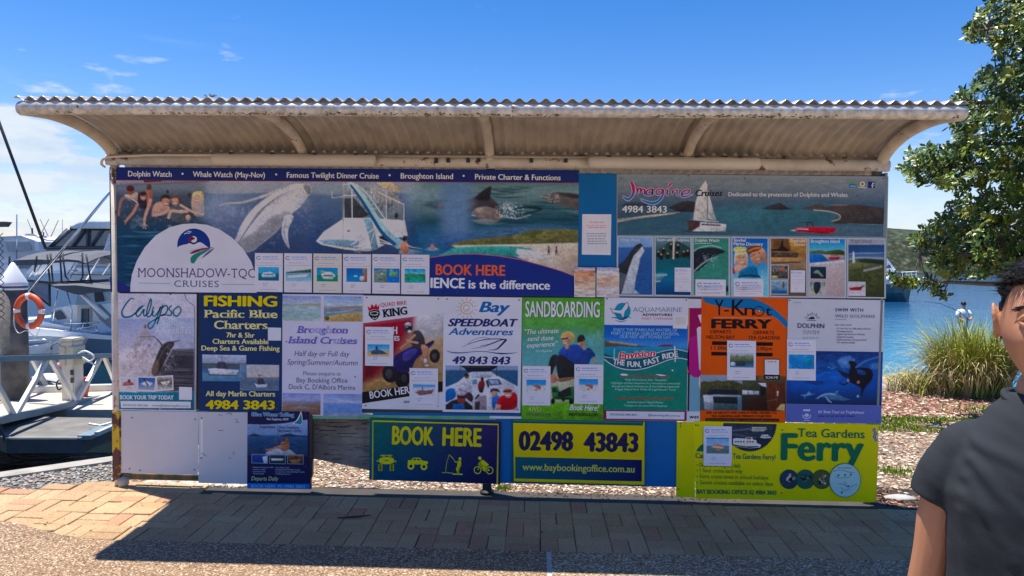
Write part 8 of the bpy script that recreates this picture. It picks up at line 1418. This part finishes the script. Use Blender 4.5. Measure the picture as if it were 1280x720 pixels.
es = [(0, 1), (1, 2), (2, 3), (3, 4), (4, 5), (2, 6), (6, 7), (7, 8), (8, 9), (2, 10), (10, 11), (11, 12), (12, 13), (0, 14), (14, 15), (15, 16), (0, 17), (17, 18), (18, 19)]
bd = skin_body('body', js, es, M['skin'], an)
def ringtube(name, rings, mt_, parent, org):
    mb = MB(); mb.loft([[(org.x+cx+rx*math.cos(2*PI*k/14), org.y+cy+ry*math.sin(2*PI*k/14), org.z+z_) for k in range(14)] for cx, cy, z_, rx, ry in rings]); return mb.build(name, mt_, parent, smooth=True)
ringtube('shirt', [(0, 0, .98, .17, .135), (0, 0, 1.12, .165, .13), (0, 0, 1.3, .19, .14), (0, 0, 1.42, .2, .12), (0, 0, 1.49, .1, .09)], mat('white_cotton', (.75, .75, .74), .8), an, B)
for sg_ in (1, -1):
    mb = MB(); mb.tube([B+Vector((sg_*.15, 0, 1.43)), B+Vector((sg_*.22, -.04, 1.34)), B+Vector((sg_*.26, -.1, 1.2))], [.075, .07, .065], 10); mb.build('sleeve', bpy.data.materials['white_cotton'], an, smooth=True)
ringtube('shorts', [(0, 0, .45, .2, .13), (0, 0, .8, .2, .145), (0, 0, 1.0, .165, .13)], mat('pale_blue_shorts', (.38, .50, .60), .8), an, B)
ringtube('hair', [(0, .0, 1.66, .088, .092), (0, .0, 1.72, .092, .098), (0, .0, 1.77, .07, .08), (0, 0, 1.795, .02, .02)], M['hair'], an, B)
mb = MB(); mb.tube([B+Vector((.06, -.3, 1.1)), B+Vector((-.5, -.6, 1.45)), B+Vector((-1.4, -1.0, 1.75)), B+Vector((-2.2, -1.3, 1.85))], [.02, .014, .009, .005], 6); tag(mb.build('fishing_rod', M['tubeblack'], org=B+Vector((0, -.3, 1.1))), 'thin dark fishing rod held by the wading person', 'fishing rod')
gp = G(1243, 500, 0); ts = thing('tussock', 'big arching green and straw coloured tussock between the water and the man', 'plant', (gp.x, gp.y+.4, -.03))
rg = random.Random(12); vs_ = []; fs = []; cs = []
gcol = [(.25, .31, .04), (.36, .38, .08), (.17, .23, .04), (.46, .43, .14), (.11, .15, .03)]; dcol = [(.50, .40, .22), (.58, .49, .30), (.42, .33, .18)]
cx, cy = gp.x+.05, gp.y+.55
for k in range(2600):
    a = rg.random()*6.283; r0_ = rg.random()**.6*.34; bx, by = cx+r0_*math.cos(a)*1.35, cy+r0_*math.sin(a)
    dead = rg.random() < .36; ln = rg.uniform(.62, 1.2)*(.9 if dead else 1); lean = rg.uniform(.15, 1.15)+(.35 if dead else 0); az = a+rg.gauss(0, .9)
    dx, dy = math.cos(az), math.sin(az); px, py, pz = bx, by, -.03; th = PI/2-lean*.22; n = 7; wd = rg.uniform(.0045, .0085); n0 = len(vs_); col = np.array(rg.choice(dcol if dead else gcol))*rg.uniform(.75, 1.25)
    wx, wy = -dy*wd, dx*wd; tw_ = rg.uniform(-.5, .5)
    for i in range(n+1):
        u = i/n; w_ = (1-u**2.2)*(.5+.5*min(1, u*4)); vs_ += [(px-wx*w_, py-wy*w_, pz), (px+wx*w_, py+wy*w_, pz+wd*w_*tw_)]
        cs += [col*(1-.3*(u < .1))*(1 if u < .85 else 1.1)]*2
        px += dx*math.cos(th)*ln/n; py += dy*math.cos(th)*ln/n; pz += math.sin(th)*ln/n; th -= lean*(.10+.42*u)*(1.15)
        if pz < -.01: pz = -.01
    fs += [(n0+2*i, n0+2*i+1, n0+2*i+3, n0+2*i+2) for i in range(n)]
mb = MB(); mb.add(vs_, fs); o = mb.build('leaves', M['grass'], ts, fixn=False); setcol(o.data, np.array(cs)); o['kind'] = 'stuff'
vs_ = []; fs = []; cs = []; rg = random.Random(13)
for k in range(500):      # drier, looser fringe towards the water on the left
    bx, by = cx-.55+rg.gauss(0, .22), cy+.1+rg.gauss(0, .2); az = rg.choice([PI, 0])+rg.gauss(0, 1.1); dx, dy = math.cos(az), math.sin(az); ln = rg.uniform(.3, .75); col = np.array(rg.choice(dcol+gcol[:2]))*rg.uniform(.8, 1.2); px, py, pz = bx, by, -.03; th = 1.3; n0 = len(vs_)
    for i in range(6):
        u = i/5; w_ = .005*(1-u*u); vs_ += [(px-dy*w_, py+dx*w_, pz), (px+dy*w_, py-dx*w_, pz)]; cs += [col]*2; px += dx*math.cos(th)*ln/5; py += dy*math.cos(th)*ln/5; pz = max(-.01, pz+math.sin(th)*ln/5); th -= .42
    fs += [(n0+2*i, n0+2*i+1, n0+2*i+3, n0+2*i+2) for i in range(5)]
mb = MB(); mb.add(vs_, fs); o = mb.build('dry_leaves', M['grass'], ts, fixn=False); setcol(o.data, np.array(cs)); o['kind'] = 'stuff'
tx, ty = 8.6, 7.6
tr = thing('broadleaf_tree', 'glossy leaved tree reaching in from the right over the water', 'tree', (tx, ty, -.03))
M['bark'] = mat('grey_bark', (.16, .135, .11), .9, var=.3, scale=9, bump=.8, bscale=30); M['leaf'] = vcol_mat('glossy_leaf', .38, .5, .1, 8)
rg = random.Random(21)
outline = [(1300, -60), (1262, -15), (1238, 0), (1212, 35), (1203, 47), (1240, 55), (1248, 68), (1225, 88), (1222, 108), (1198, 112), (1190, 132), (1205, 150), (1190, 158), (1205, 185), (1172, 184), (1140, 186), (1129, 210), (1142, 228), (1178, 233), (1192, 236), (1198, 252), (1172, 272), (1160, 287), (1142, 292), (1138, 306), (1156, 316), (1166, 330), (1170, 342), (1176, 355), (1188, 348), (1235, 346), (1243, 338), (1262, 342), (1300, 350), (1420, 350), (1560, 300), (1640, 100), (1560, -160), (1300, -160)]
gaps = [(1213, 240, 15, 7), (1232, 120, 8, 12), (1265, 195, 10, 5), (1212, 75, 18, 10), (1245, 232, 9, 6), (1268, 262, 10, 5), (1225, 165, 6, 6)]
cl = []
while len(cl) < 4700:
    x, y = rg.uniform(1125, 1640), rg.uniform(-160, 362)
    if x > 1330 and rg.random() < .35: continue
    if not inside(x, y, outline): continue
    if any(((x-a)/c_)**2+((y-b_)/d)**2 < 1 for a, b_, c_, d in gaps) and rg.random() < .93: continue
    if y > 352 and x < 1230: continue
    Dd = rg.uniform(7.0, 9.3) if x > 1215 else rg.uniform(7.3, 8.5); cl.append(P(x, y, Dd))
for x, y in ((1118, 348), (1126, 351), (1140, 352), (1147, 357), (1156, 354), (1163, 352), (1130, 355), (1172, 362), (1178, 366), (1166, 358)):
    for _ in range(3): cl.append(P(x+rg.uniform(-3, 3), y+rg.uniform(-3, 3), 7.8+rg.uniform(-.2, .2)))
vs_ = []; fs = []; cs = []; cen = Vector((tx-.8, ty, 3.2))
lc_ = [(.05, .09, .014), (.07, .12, .018), (.10, .15, .022), (.04, .07, .012), (.15, .19, .03), (.22, .23, .04)]
for c_ in cl:
    outd = (c_-cen); outd.z *= .5; outd = (outd.normalized()+Vector((rg.gauss(0, .5), rg.gauss(0, .5), .55+rg.gauss(0, .3)))).normalized()
    a_ = outd.orthogonal().normalized(); b_ = outd.cross(a_); base = np.array(rg.choice(lc_)); nl = rg.randint(9, 14); ph = rg.random()*6.3
    for i in range(nl):
        an_ = ph+i*2.4; rad = a_*math.cos(an_)+b_*math.sin(an_); up_ = rg.uniform(-.15, .8); d = (rad+outd*up_).normalized(); L_ = rg.uniform(.055, .095); W_2 = L_*rg.uniform(.19, .27); sd2 = d.cross(outd); sd2 = sd2.normalized() if sd2.length > .05 else a_; nn = d.cross(sd2).normalized()
        p0 = c_+outd*rg.uniform(-.06, .05); pts = [p0, p0+d*L_*.45-sd2*W_2-nn*L_*.0, p0+d*L_*.5+nn*L_*.07*rg.choice((-1, 1)), p0+d*L_*.45+sd2*W_2, p0+d*L_*.8-sd2*W_2*.75, p0+d*L_*.8+sd2*W_2*.75, p0+d*L_-nn*L_*.06]
        n0 = len(vs_); vs_ += [tuple(q_) for q_ in pts]; fs += [(n0, n0+1, n0+2), (n0, n0+2, n0+3), (n0+1, n0+4, n0+6, n0+2), (n0+2, n0+6, n0+5, n0+3)]
        col = base*rg.uniform(.75, 1.3); cs += [col]*7
mb = MB(); mb.add(vs_, fs); o = mb.build('foliage', M['leaf'], tr, fixn=False); setcol(o.data, np.array(cs)); o['kind'] = 'stuff'; print('leaf faces', len(fs))
mb = MB(); mb.tube(smooth([(tx, ty, -.1), (tx-.05, ty, .8), (tx+.05, ty+.1, 1.7), (tx-.1, ty, 2.6), (tx-.3, ty+.1, 3.8), (tx-.2, ty, 5.0)], 4, False), [.24-.008*i for i in range(21)], 12); mb.build('trunk', M['bark'], tr, smooth=True)
for k, (x, y, Dd, h0) in enumerate(((1150, 208, 7.9, 2.6), (1190, 130, 7.8, 3.6), (1215, 40, 7.8, 4.6), (1150, 318, 7.7, 1.7), (1185, 270, 8.2, 2.1), (1245, 90, 8.6, 4.2), (1165, 352, 7.8, 1.3), (1250, 300, 7.5, 1.6), (1240, 340, 8.3, 1.5), (1230, 180, 8.8, 3.0))):
    e = P(x, y, Dd); s0 = Vector((tx-.1, ty, h0-.3)); m1 = s0.lerp(e, .35)+Vector((0, rg.uniform(-.2, .2), .25)); m2 = s0.lerp(e, .7)+Vector((0, rg.uniform(-.1, .1), .12)); pts = smooth([s0, m1, m2, e], 5, False); mb = MB(); mb.tube(pts, [.085*(1-i/len(pts))+.006 for i in range(len(pts))], 7); lb_ = mb.build('branch', M['bark'], tr, smooth=True)
    near_ = sorted(cl, key=lambda c: (c-e).length)[:26]; mb = MB()
    for c_ in near_:
        q_ = min(pts, key=lambda p_: (Vector(p_)-c_).length); mb.tube([q_, Vector(q_).lerp(c_, .5)+Vector((0, 0, .02)), c_], [.009, .006, .003], 4)
    o = mb.build('twigs', M['bark'], lb_); o['kind'] = 'stuff'
HD = P(1317, 400, 1.25)
man = thing('person', 'man in a charcoal t-shirt with short black hair, close up at the right edge', 'person', (HD.x, HD.y, 0)); man.rotation_euler = (0, 0, math.radians(-35))
M['skin2'] = mat('warm_skin', (.47, .215, .115), .42, var=.05, scale=30, bump=.06, bscale=350, spec=.45)
nt2 = M['skin2'].node_tree; M['skin2'].node_tree.nodes['Principled BSDF'].inputs['Subsurface Weight'].default_value = .12; M['skin2'].node_tree.nodes['Principled BSDF'].inputs['Subsurface Radius'].default_value = (.012, .005, .003)
def loc_build(mb, name, mt, parent=man, smooth=True):      # meshes given in the man's own frame
    me = bpy.data.meshes.new(name); me.from_pydata([tuple(p) for p in mb.v], [], mb.f); me.materials.append(mt)
    bm = bmesh.new(); bm.from_mesh(me); bmesh.ops.recalc_face_normals(bm, faces=bm.faces); bm.to_mesh(me); bm.free()
    if smooth: me.polygons.foreach_set('use_smooth', [True]*len(me.polygons))
    return link(name, me, parent)
def gz(x, z, cx, cz, sx, sz): return math.exp(-((x-cx)/sx)**2-((z-cz)/sz)**2)
HC = Vector((0, -.012, 1.645))
def head_point(u):
    x, y, z = u.x, u.y, u.z
    t = max(0, -z); w_ = .0745*(1-.36*t**1.7)*(1+.05*max(0, z)); px, py, pz = x*w_, y*.094, z*.114
    if y < 0: py *= 1-.10*abs(z)
    if y > 0 and z < -.2: py *= 1-.62*min(1, (-z-.2)/.8)
    if y < 0:
        f = min(1, -y*1.6)
        ax = abs(px); d = 0
        d += .019*gz(px, pz, 0, -.026, .0105, .012)+.010*gz(px, pz, 0, -.006, .008, .022)+.006*gz(ax, pz, .013, -.030, .006, .007)
        d -= .0105*gz(ax, pz, .030, .016, .0155, .0105); d += .0045*gz(ax, pz, .030, .014, .0105, .0065)
        d += .0045*gz(ax, pz, .028, .036, .022, .007)+.005*gz(ax, pz, .041, -.022, .018, .018)+.004*gz(px, pz, 0, .05, .04, .03)
        d += .0050*gz(px, pz, 0, -.0545, .020, .0045)+.0055*gz(px, pz, 0, -.064, .016, .0050)-.0035*gz(px, pz, 0, -.0592, .024, .0018); d -= .003*gz(px, pz, 0, -.044, .005, .006)
        d += .007*gz(px, pz, 0, -.098, .020, .016)-.003*gz(px, pz, 0, -.078, .022, .006)
        py -= d*f
    return Vector((px, py, pz))
bm = bmesh.new(); bmesh.ops.create_icosphere(bm, subdivisions=6, radius=1)
for v in bm.verts: v.co = head_point(v.co)+HC
hm = bpy.data.meshes.new('h'); bm.to_mesh(hm); bm.free()
mb = MB(); mb.add([tuple(v.co) for v in hm.vertices], [tuple(f.vertices) for f in hm.polygons])
for sg_ in (-1, 1):     # ears: cupped shells with a lobe
    rings = []
    for i in range(15):
        a = 2*PI*i/14; ry, rz = .0165, .030; c_ = HC+Vector((sg_*.0735, .012, .007)); d = Vector((sg_*.011*(1+.3*math.sin(a)), math.cos(a)*ry*(1 if math.sin(a) > -.3 else .75)+.004, math.sin(a)*rz))
        q = c_+d; rings.append([q+Vector((sg_*math.cos(2*PI*k/8)*.0038, math.cos(a)*math.sin(2*PI*k/8)*.0042, math.sin(a)*math.sin(2*PI*k/8)*.0042)) for k in range(8)])
    mb.loft(rings)
    vs2, f2 = stone_mesh(1); 
    bm = bmesh.new(); bmesh.ops.create_icosphere(bm, subdivisions=3, radius=1); mb.add([tuple(HC+Vector((sg_*(.0735+.006*v.co.x*sg_+.003), .014+v.co.y*.0145, .007+v.co.z*.027))) for v in bm.verts], [tuple(v.index for v in f.verts) for f in bm.faces]); bm.free()
js = []; es = []
def jn(x, y, z, r, par=None):
    js.append((x, y, z, r)); i = len(js)-1
    if par is not None: es.append((par, i))
    return i
pv = jn(0, 0, .93, (.145, .105)); b1_ = jn(0, 0, 1.08, (.13, .095), pv); b2_ = jn(0, 0, 1.27, (.135, .10), b1_); b3_ = jn(0, .01, 1.38, (.085, .065), b2_); n1_ = jn(0, .012, 1.515, (.055, .055), b3_); n2_ = jn(0, .004, 1.58, (.052, .052), n1_)
for sg_ in (-1, 1):
    s1_ = jn(sg_*.09, .005, 1.405, (.036, .036), b3_); s2_ = jn(sg_*.140, .005, 1.36, (.040, .040), s1_); s3_ = jn(sg_*.156, .0, 1.30, (.041, .041), s2_); s35 = jn(sg_*.165, .0, 1.20, (.037, .037), s3_); el = jn(sg_*.18, .005, 1.11, (.034, .034), s35); f1_ = jn(sg_*.19, -.03, 1.02, (.033, .033), el); wr = jn(sg_*.195, -.075, .87, (.024, .020), f1_); pm = jn(sg_*.195, -.09, .81, (.016, .036), wr)
    for k, (dy, ln) in enumerate(((-.030, .070), (-.010, .082), (.010, .076), (.029, .060))):
        k1 = jn(sg_*.195, -.093+dy*.9, .775, (.0095, .0095), pm); k2 = jn(sg_*.190, -.097+dy, .775-ln*.5, (.0085, .0085), k1); k3 = jn(sg_*.178, -.096+dy, .775-ln, (.007, .007), k2)
    t1_ = jn(sg_*.185, -.125, .825, (.011, .011), wr); t2_ = jn(sg_*.175, -.145, .785, (.010, .010), t1_); t3_ = jn(sg_*.165, -.150, .757, (.0085, .0085), t2_)
    h1 = jn(sg_*.09, 0, .86, (.085, .09), pv); kn = jn(sg_*.10, -.01, .50, (.058, .062), h1); cf_ = jn(sg_*.10, .015, .34, (.052, .056), kn); ak = jn(sg_*.105, .02, .09, (.035, .04), cf_); ft = jn(sg_*.115, -.07, .045, (.04, .03), ak); to = jn(sg_*.12, -.15, .035, (.036, .022), ft)
sk = skin_body('sk', js, es, M['skin2'], None, 2); bake(sk)
mb.add([tuple(v.co) for v in sk.data.vertices], [tuple(f.vertices) for f in sk.data.polygons]); bpy.data.objects.remove(sk)
body = loc_build(mb, 'body', M['skin2'], man)
rm = body.modifiers.new('rm', 'REMESH'); rm.mode = 'VOXEL'; rm.voxel_size = .0034; rm.use_smooth_shade = True
sm_ = body.modifiers.new('sm', 'SMOOTH'); sm_.iterations = 3; sm_.factor = .45
bake(body); body.data.polygons.foreach_set('use_smooth', [True]*len(body.data.polygons)); print('body', len(body.data.polygons))
def wr_(p):
    x, y, z = p
    n = float(fbm(np.array(x*9+z*5.), np.array(z*7.-x*4), 31, 3))-.5; n2_ = float(fbm(np.array((x+z)*22.), np.array((z-x)*9), 33, 2))-.5
    return n*.012+n2_*.006
mb = MB(); rings = []
prf = [(1.527, .060, .058, .012), (1.510, .070, .070, .012), (1.488, .090, .082, .010), (1.460, .108, .092, .005), (1.432, .128, .1, .0), (1.395, .145, .108, -.004), (1.34, .150, .116, -.010), (1.25, .146, .117, -.010), (1.14, .142, .116, -.006), (1.02, .145, .118, 0), (.93, .150, .12, 0), (.86, .153, .122, 0)]
prf2 = []
for i in range(len(prf)-1):
    for k in range(5): t_ = k/5; prf2.append(tuple(prf[i][j]*(1-t_)+prf[i+1][j]*t_ for j in range(4)))
prf2.append(prf[-1])
for z_, hw, hd, cy in prf2: rings.append([(hw*abs(math.cos(a))**.9*(1 if math.cos(a) > 0 else -1), cy+hd*abs(math.sin(a))**.85*(1 if math.sin(a) > 0 else -1), z_) for a in [2*PI*k/56 for k in range(56)]])
mb.loft(rings)
for sg_ in (-1, 1):
    pts = smooth([(sg_*.080, .004, 1.428), (sg_*.116, .004, 1.402), (sg_*.142, .002, 1.358), (sg_*.162, 0, 1.305)], 5, False); n = len(pts); mb.tube(pts, [.046+.013*min(1, i/5)-.007*i/n for i in range(n)], 26, up=(0, 1, 0))
M['tee'] = mat('charcoal_cotton', (.026, .030, .036), .95, var=.10, scale=3, bump=.25, bscale=700, spec=.25)
tee = loc_build(mb, 't_shirt', M['tee'])
rm = tee.modifiers.new('rm', 'REMESH'); rm.mode = 'VOXEL'; rm.voxel_size = .0048; sm_ = tee.modifiers.new('sm', 'SMOOTH'); sm_.iterations = 6; sm_.factor = .5; bake(tee)
co_ = np.empty(len(tee.data.vertices)*3); tee.data.vertices.foreach_get('co', co_); co_ = co_.reshape(-1, 3); no_ = np.array([tuple(v.normal) for v in tee.data.vertices])
X_, Y_, Z_ = co_.T
wv = (fbm(X_*8+Z_*5, Z_*6-X_*5+Y_*3, 31, 3)-.5)*.010+(fbm((X_+Z_)*18+Y_*9, (Z_-X_)*7, 33, 3)-.5)*.008
for sg_ in (-1, 1):
    for k, (ax, az, bx_, bz) in enumerate(((.105, 1.41, .02, 1.33), (.11, 1.38, .04, 1.26), (.112, 1.35, .07, 1.20), (.115, 1.32, .095, 1.15), (.10, 1.44, .03, 1.42))):
        t_ = np.clip(((X_*sg_-ax)*(bx_-ax)+(Z_-az)*(bz-az))/((bx_-ax)**2+(bz-az)**2), 0, 1); d_ = np.hypot(X_*sg_-ax-t_*(bx_-ax), Z_-az-t_*(bz-az)); wv += np.where(Y_ < .02, 1, 0)*(np.exp(-(d_/.010)**2)*.0035-np.exp(-((d_-.016)/.010)**2)*.0014)*(1-t_*.6)
wv *= np.clip((1.53-Z_)/.06, 0, 1)
co_ += no_*wv[:, None]; tee.data.vertices.foreach_set('co', co_.ravel()); tee.data.polygons.foreach_set('use_smooth', [True]*len(tee.data.polygons)); tee.data.update()
mb = MB(); ring = [(math.cos(a)*.066, .011-.062*math.sin(a)*-1, 1.522-.016*(math.sin(a) < 0)*abs(math.sin(a))) for a in [2*PI*k/40 for k in range(41)]]; mb.tube(ring, .0062, 8); loc_build(mb, 'collar', mat('collar_rib', (.03, .034, .04), .95, spec=.2))
mb = MB(); mb.loft([[(hw*math.cos(a), hd*math.sin(a), z_) for a in [2*PI*k/32 for k in range(32)]] for z_, hw, hd in ((.80, .152, .122), (.90, .150, .12), (.97, .145, .115))]); sh_ = loc_build(mb, 'shorts', mat('dark_shorts', (.03, .035, .05), .9))
for sg_ in (-1, 1): mb = MB(); mb.tube([(sg_*.085, 0, .88), (sg_*.10, -.005, .70), (sg_*.105, -.01, .50)], [.092, .088, .082], 20); loc_build(mb, 'shorts_leg', bpy.data.materials['dark_shorts'])
for sg_ in (-1, 1):
    mb = MB(); mb.loft([[(sg_*.118+hw*math.cos(a), cy+hd*math.sin(a), z_) for a in [2*PI*k/20 for k in range(20)]] for z_, hw, hd, cy in ((.008, .048, .135, -.055), (.03, .050, .137, -.055), (.06, .045, .125, -.05), (.085, .038, .07, -.01), (.10, .036, .05, .02))]); loc_build(mb, 'shoe', M['tubeblack'])
for sg_ in (-1, 1):
    c_ = HC+Vector((sg_*.0305, -.0765, .0155)); mb = MB(); bm = bmesh.new(); bmesh.ops.create_icosphere(bm, subdivisions=3, radius=.0118); mb.add([tuple(c_+v.co) for v in bm.verts], [tuple(v.index for v in f.verts) for f in bm.faces]); bm.free(); ey = loc_build(mb, 'eyeball', mat('eye_white', (.62, .58, .55), .2) if sg_ < 0 else bpy.data.materials['eye_white'])
    mb = MB(); bm = bmesh.new(); bmesh.ops.create_icosphere(bm, subdivisions=2, radius=.0062); mb.add([tuple(c_+Vector((v.co.x, v.co.y*.45-.0100, v.co.z))) for v in bm.verts], [tuple(v.index for v in f.verts) for f in bm.faces]); bm.free(); loc_build(mb, 'iris', M['hair'], ey)
    for nm, zz, tk, bow in (('upper_eyelid', .0225, .0052, .002), ('lower_eyelid', .0095, .0048, -.002)):
        mb = MB(); mb.tube(smooth([c_+Vector((-.015, .004, -.001)), c_+Vector((-.008, -.0085, zz-.0155+bow*.2)), c_+Vector((0, -.0112, zz-.0155+bow)), c_+Vector((.008, -.0085, zz-.0155+bow*.2)), c_+Vector((.015, .004, -.001))], 4, False), tk, 8); loc_build(mb, nm, M['skin2'])
    mb = MB(); mb.tube(smooth([c_+Vector((-.015, .002, .0035)), c_+Vector((0, -.0152, .0045)), c_+Vector((.015, .002, .0035))], 5, False), .0011, 5); loc_build(mb, 'lashes', M['hair'])
    mb = MB(); rg = random.Random(40+sg_)
    for k in range(90):
        u = rg.random(); x = (u-.5)*.042; z_ = .0335+.005*math.sin(u*PI)+rg.uniform(-.0025, .0025)-(.004*(u-.5) if sg_ > 0 else -.004*(u-.5))
        base = Vector((c_.x+x, 0, 0)); yy = HC.y-.0855+abs(base.x)*abs(base.x)*7.5; p0 = Vector((c_.x+x, yy, HC.z+z_)); mb.tube([p0, p0+Vector((sg_*.004, -.0012, .0015)), p0+Vector((sg_*.008, .0005, .001))], [.0006, .0005, .0002], 4)
    loc_build(mb, 'eyebrow', M['hair'])['kind'] = 'stuff'
mb = MB(); mb.tube(smooth([HC+Vector((-.024, -.075, -.0585)), HC+Vector((-.012, -.0905, -.0545)), HC+Vector((0, -.0935, -.0555)), HC+Vector((.012, -.0905, -.0545)), HC+Vector((.024, -.075, -.0585))], 5, False), [.001]+[.0036]*19+[.001], 8); mb.tube(smooth([HC+Vector((-.022, -.076, -.0600)), HC+Vector((-.010, -.0900, -.0645)), HC+Vector((0, -.0925, -.0650)), HC+Vector((.010, -.0900, -.0645)), HC+Vector((.022, -.076, -.0600))], 5, False), [.001]+[.0042]*19+[.001], 8); loc_build(mb, 'lips', mat('lips', (.50, .19, .15), .4))
bm = bmesh.new(); bmesh.ops.create_icosphere(bm, subdivisions=5, radius=1); keep = []
def hairline(u):      # lowest z (unit sphere) that carries hair, by direction
    if u.y < -.25: return .74-.16*abs(u.x)
    if u.y < .12: return .64-.66*((u.y+.25)/.37)**.8
    return -.02-.5*min(1, (u.y-.12)/.5)
for v in list(bm.verts):
    u = v.co.copy(); hl = hairline(u); d = u.z-hl; side_ = u.z < .42
    th = (.005 if side_ else .018+.010*max(0, -u.y)) * min(1, max(0, d)/.10)
    th += (float(fbm(np.array(u.x*9+u.y*4), np.array(u.z*9), 51, 3))-.5)*.006*(not side_)
    v.co = head_point(u)+u.normalized()*(th if d > 0 else -.006)+HC
bad = [f for f in bm.faces if all((lambda u: u.z < hairline(u)-.06)(Vector(((v.co-HC).x/.0745, (v.co-HC).y/.094, (v.co-HC).z/.118))) for v in f.verts)]
bmesh.ops.delete(bm, geom=bad, context='FACES'); hmm = bpy.data.meshes.new('hair'); bm.to_mesh(hmm); bm.free(); hmm.materials.append(M['hair']); hmm.polygons.foreach_set('use_smooth', [True]*len(hmm.polygons)); hr = link('hair', hmm, man)
rg = random.Random(77); mb = MB(); k = 0
while k < 3600:
    u = Vector((rg.gauss(0, 1), rg.gauss(0, 1), rg.gauss(0, 1))).normalized(); hl = hairline(u)
    if u.z < hl: continue
    if u.z < .3 and u.y < .05: continue
    k += 1; p0 = head_point(u)+HC+u*.002; top_ = u.z > .45
    if top_: dr = (u*.28+Vector((-.4 if u.y < 0 else .1, -.45+.2*rg.random(), .05))+Vector((rg.gauss(0, .22), rg.gauss(0, .22), 0))).normalized(); ln = rg.uniform(.014, .030)*(1.15 if u.y < -.1 else .8)
    else: dr = (u*.45+Vector((0, .15, -1))+Vector((rg.gauss(0, .12), rg.gauss(0, .12), 0))).normalized(); ln = rg.uniform(.004, .010)
    p1 = p0+dr*ln*.55+u*.003; p2 = p0+dr*ln+(Vector((-.006, -.002, -.001)) if top_ and u.y < 0 else Vector((0, 0, -.004)))
    mb.tube([p0, p1, p2], [.0011, .0009, .0003], 3, cap=False)
st = loc_build(mb, 'strands', M['hair'], hr, smooth=False); st['kind'] = 'stuff'
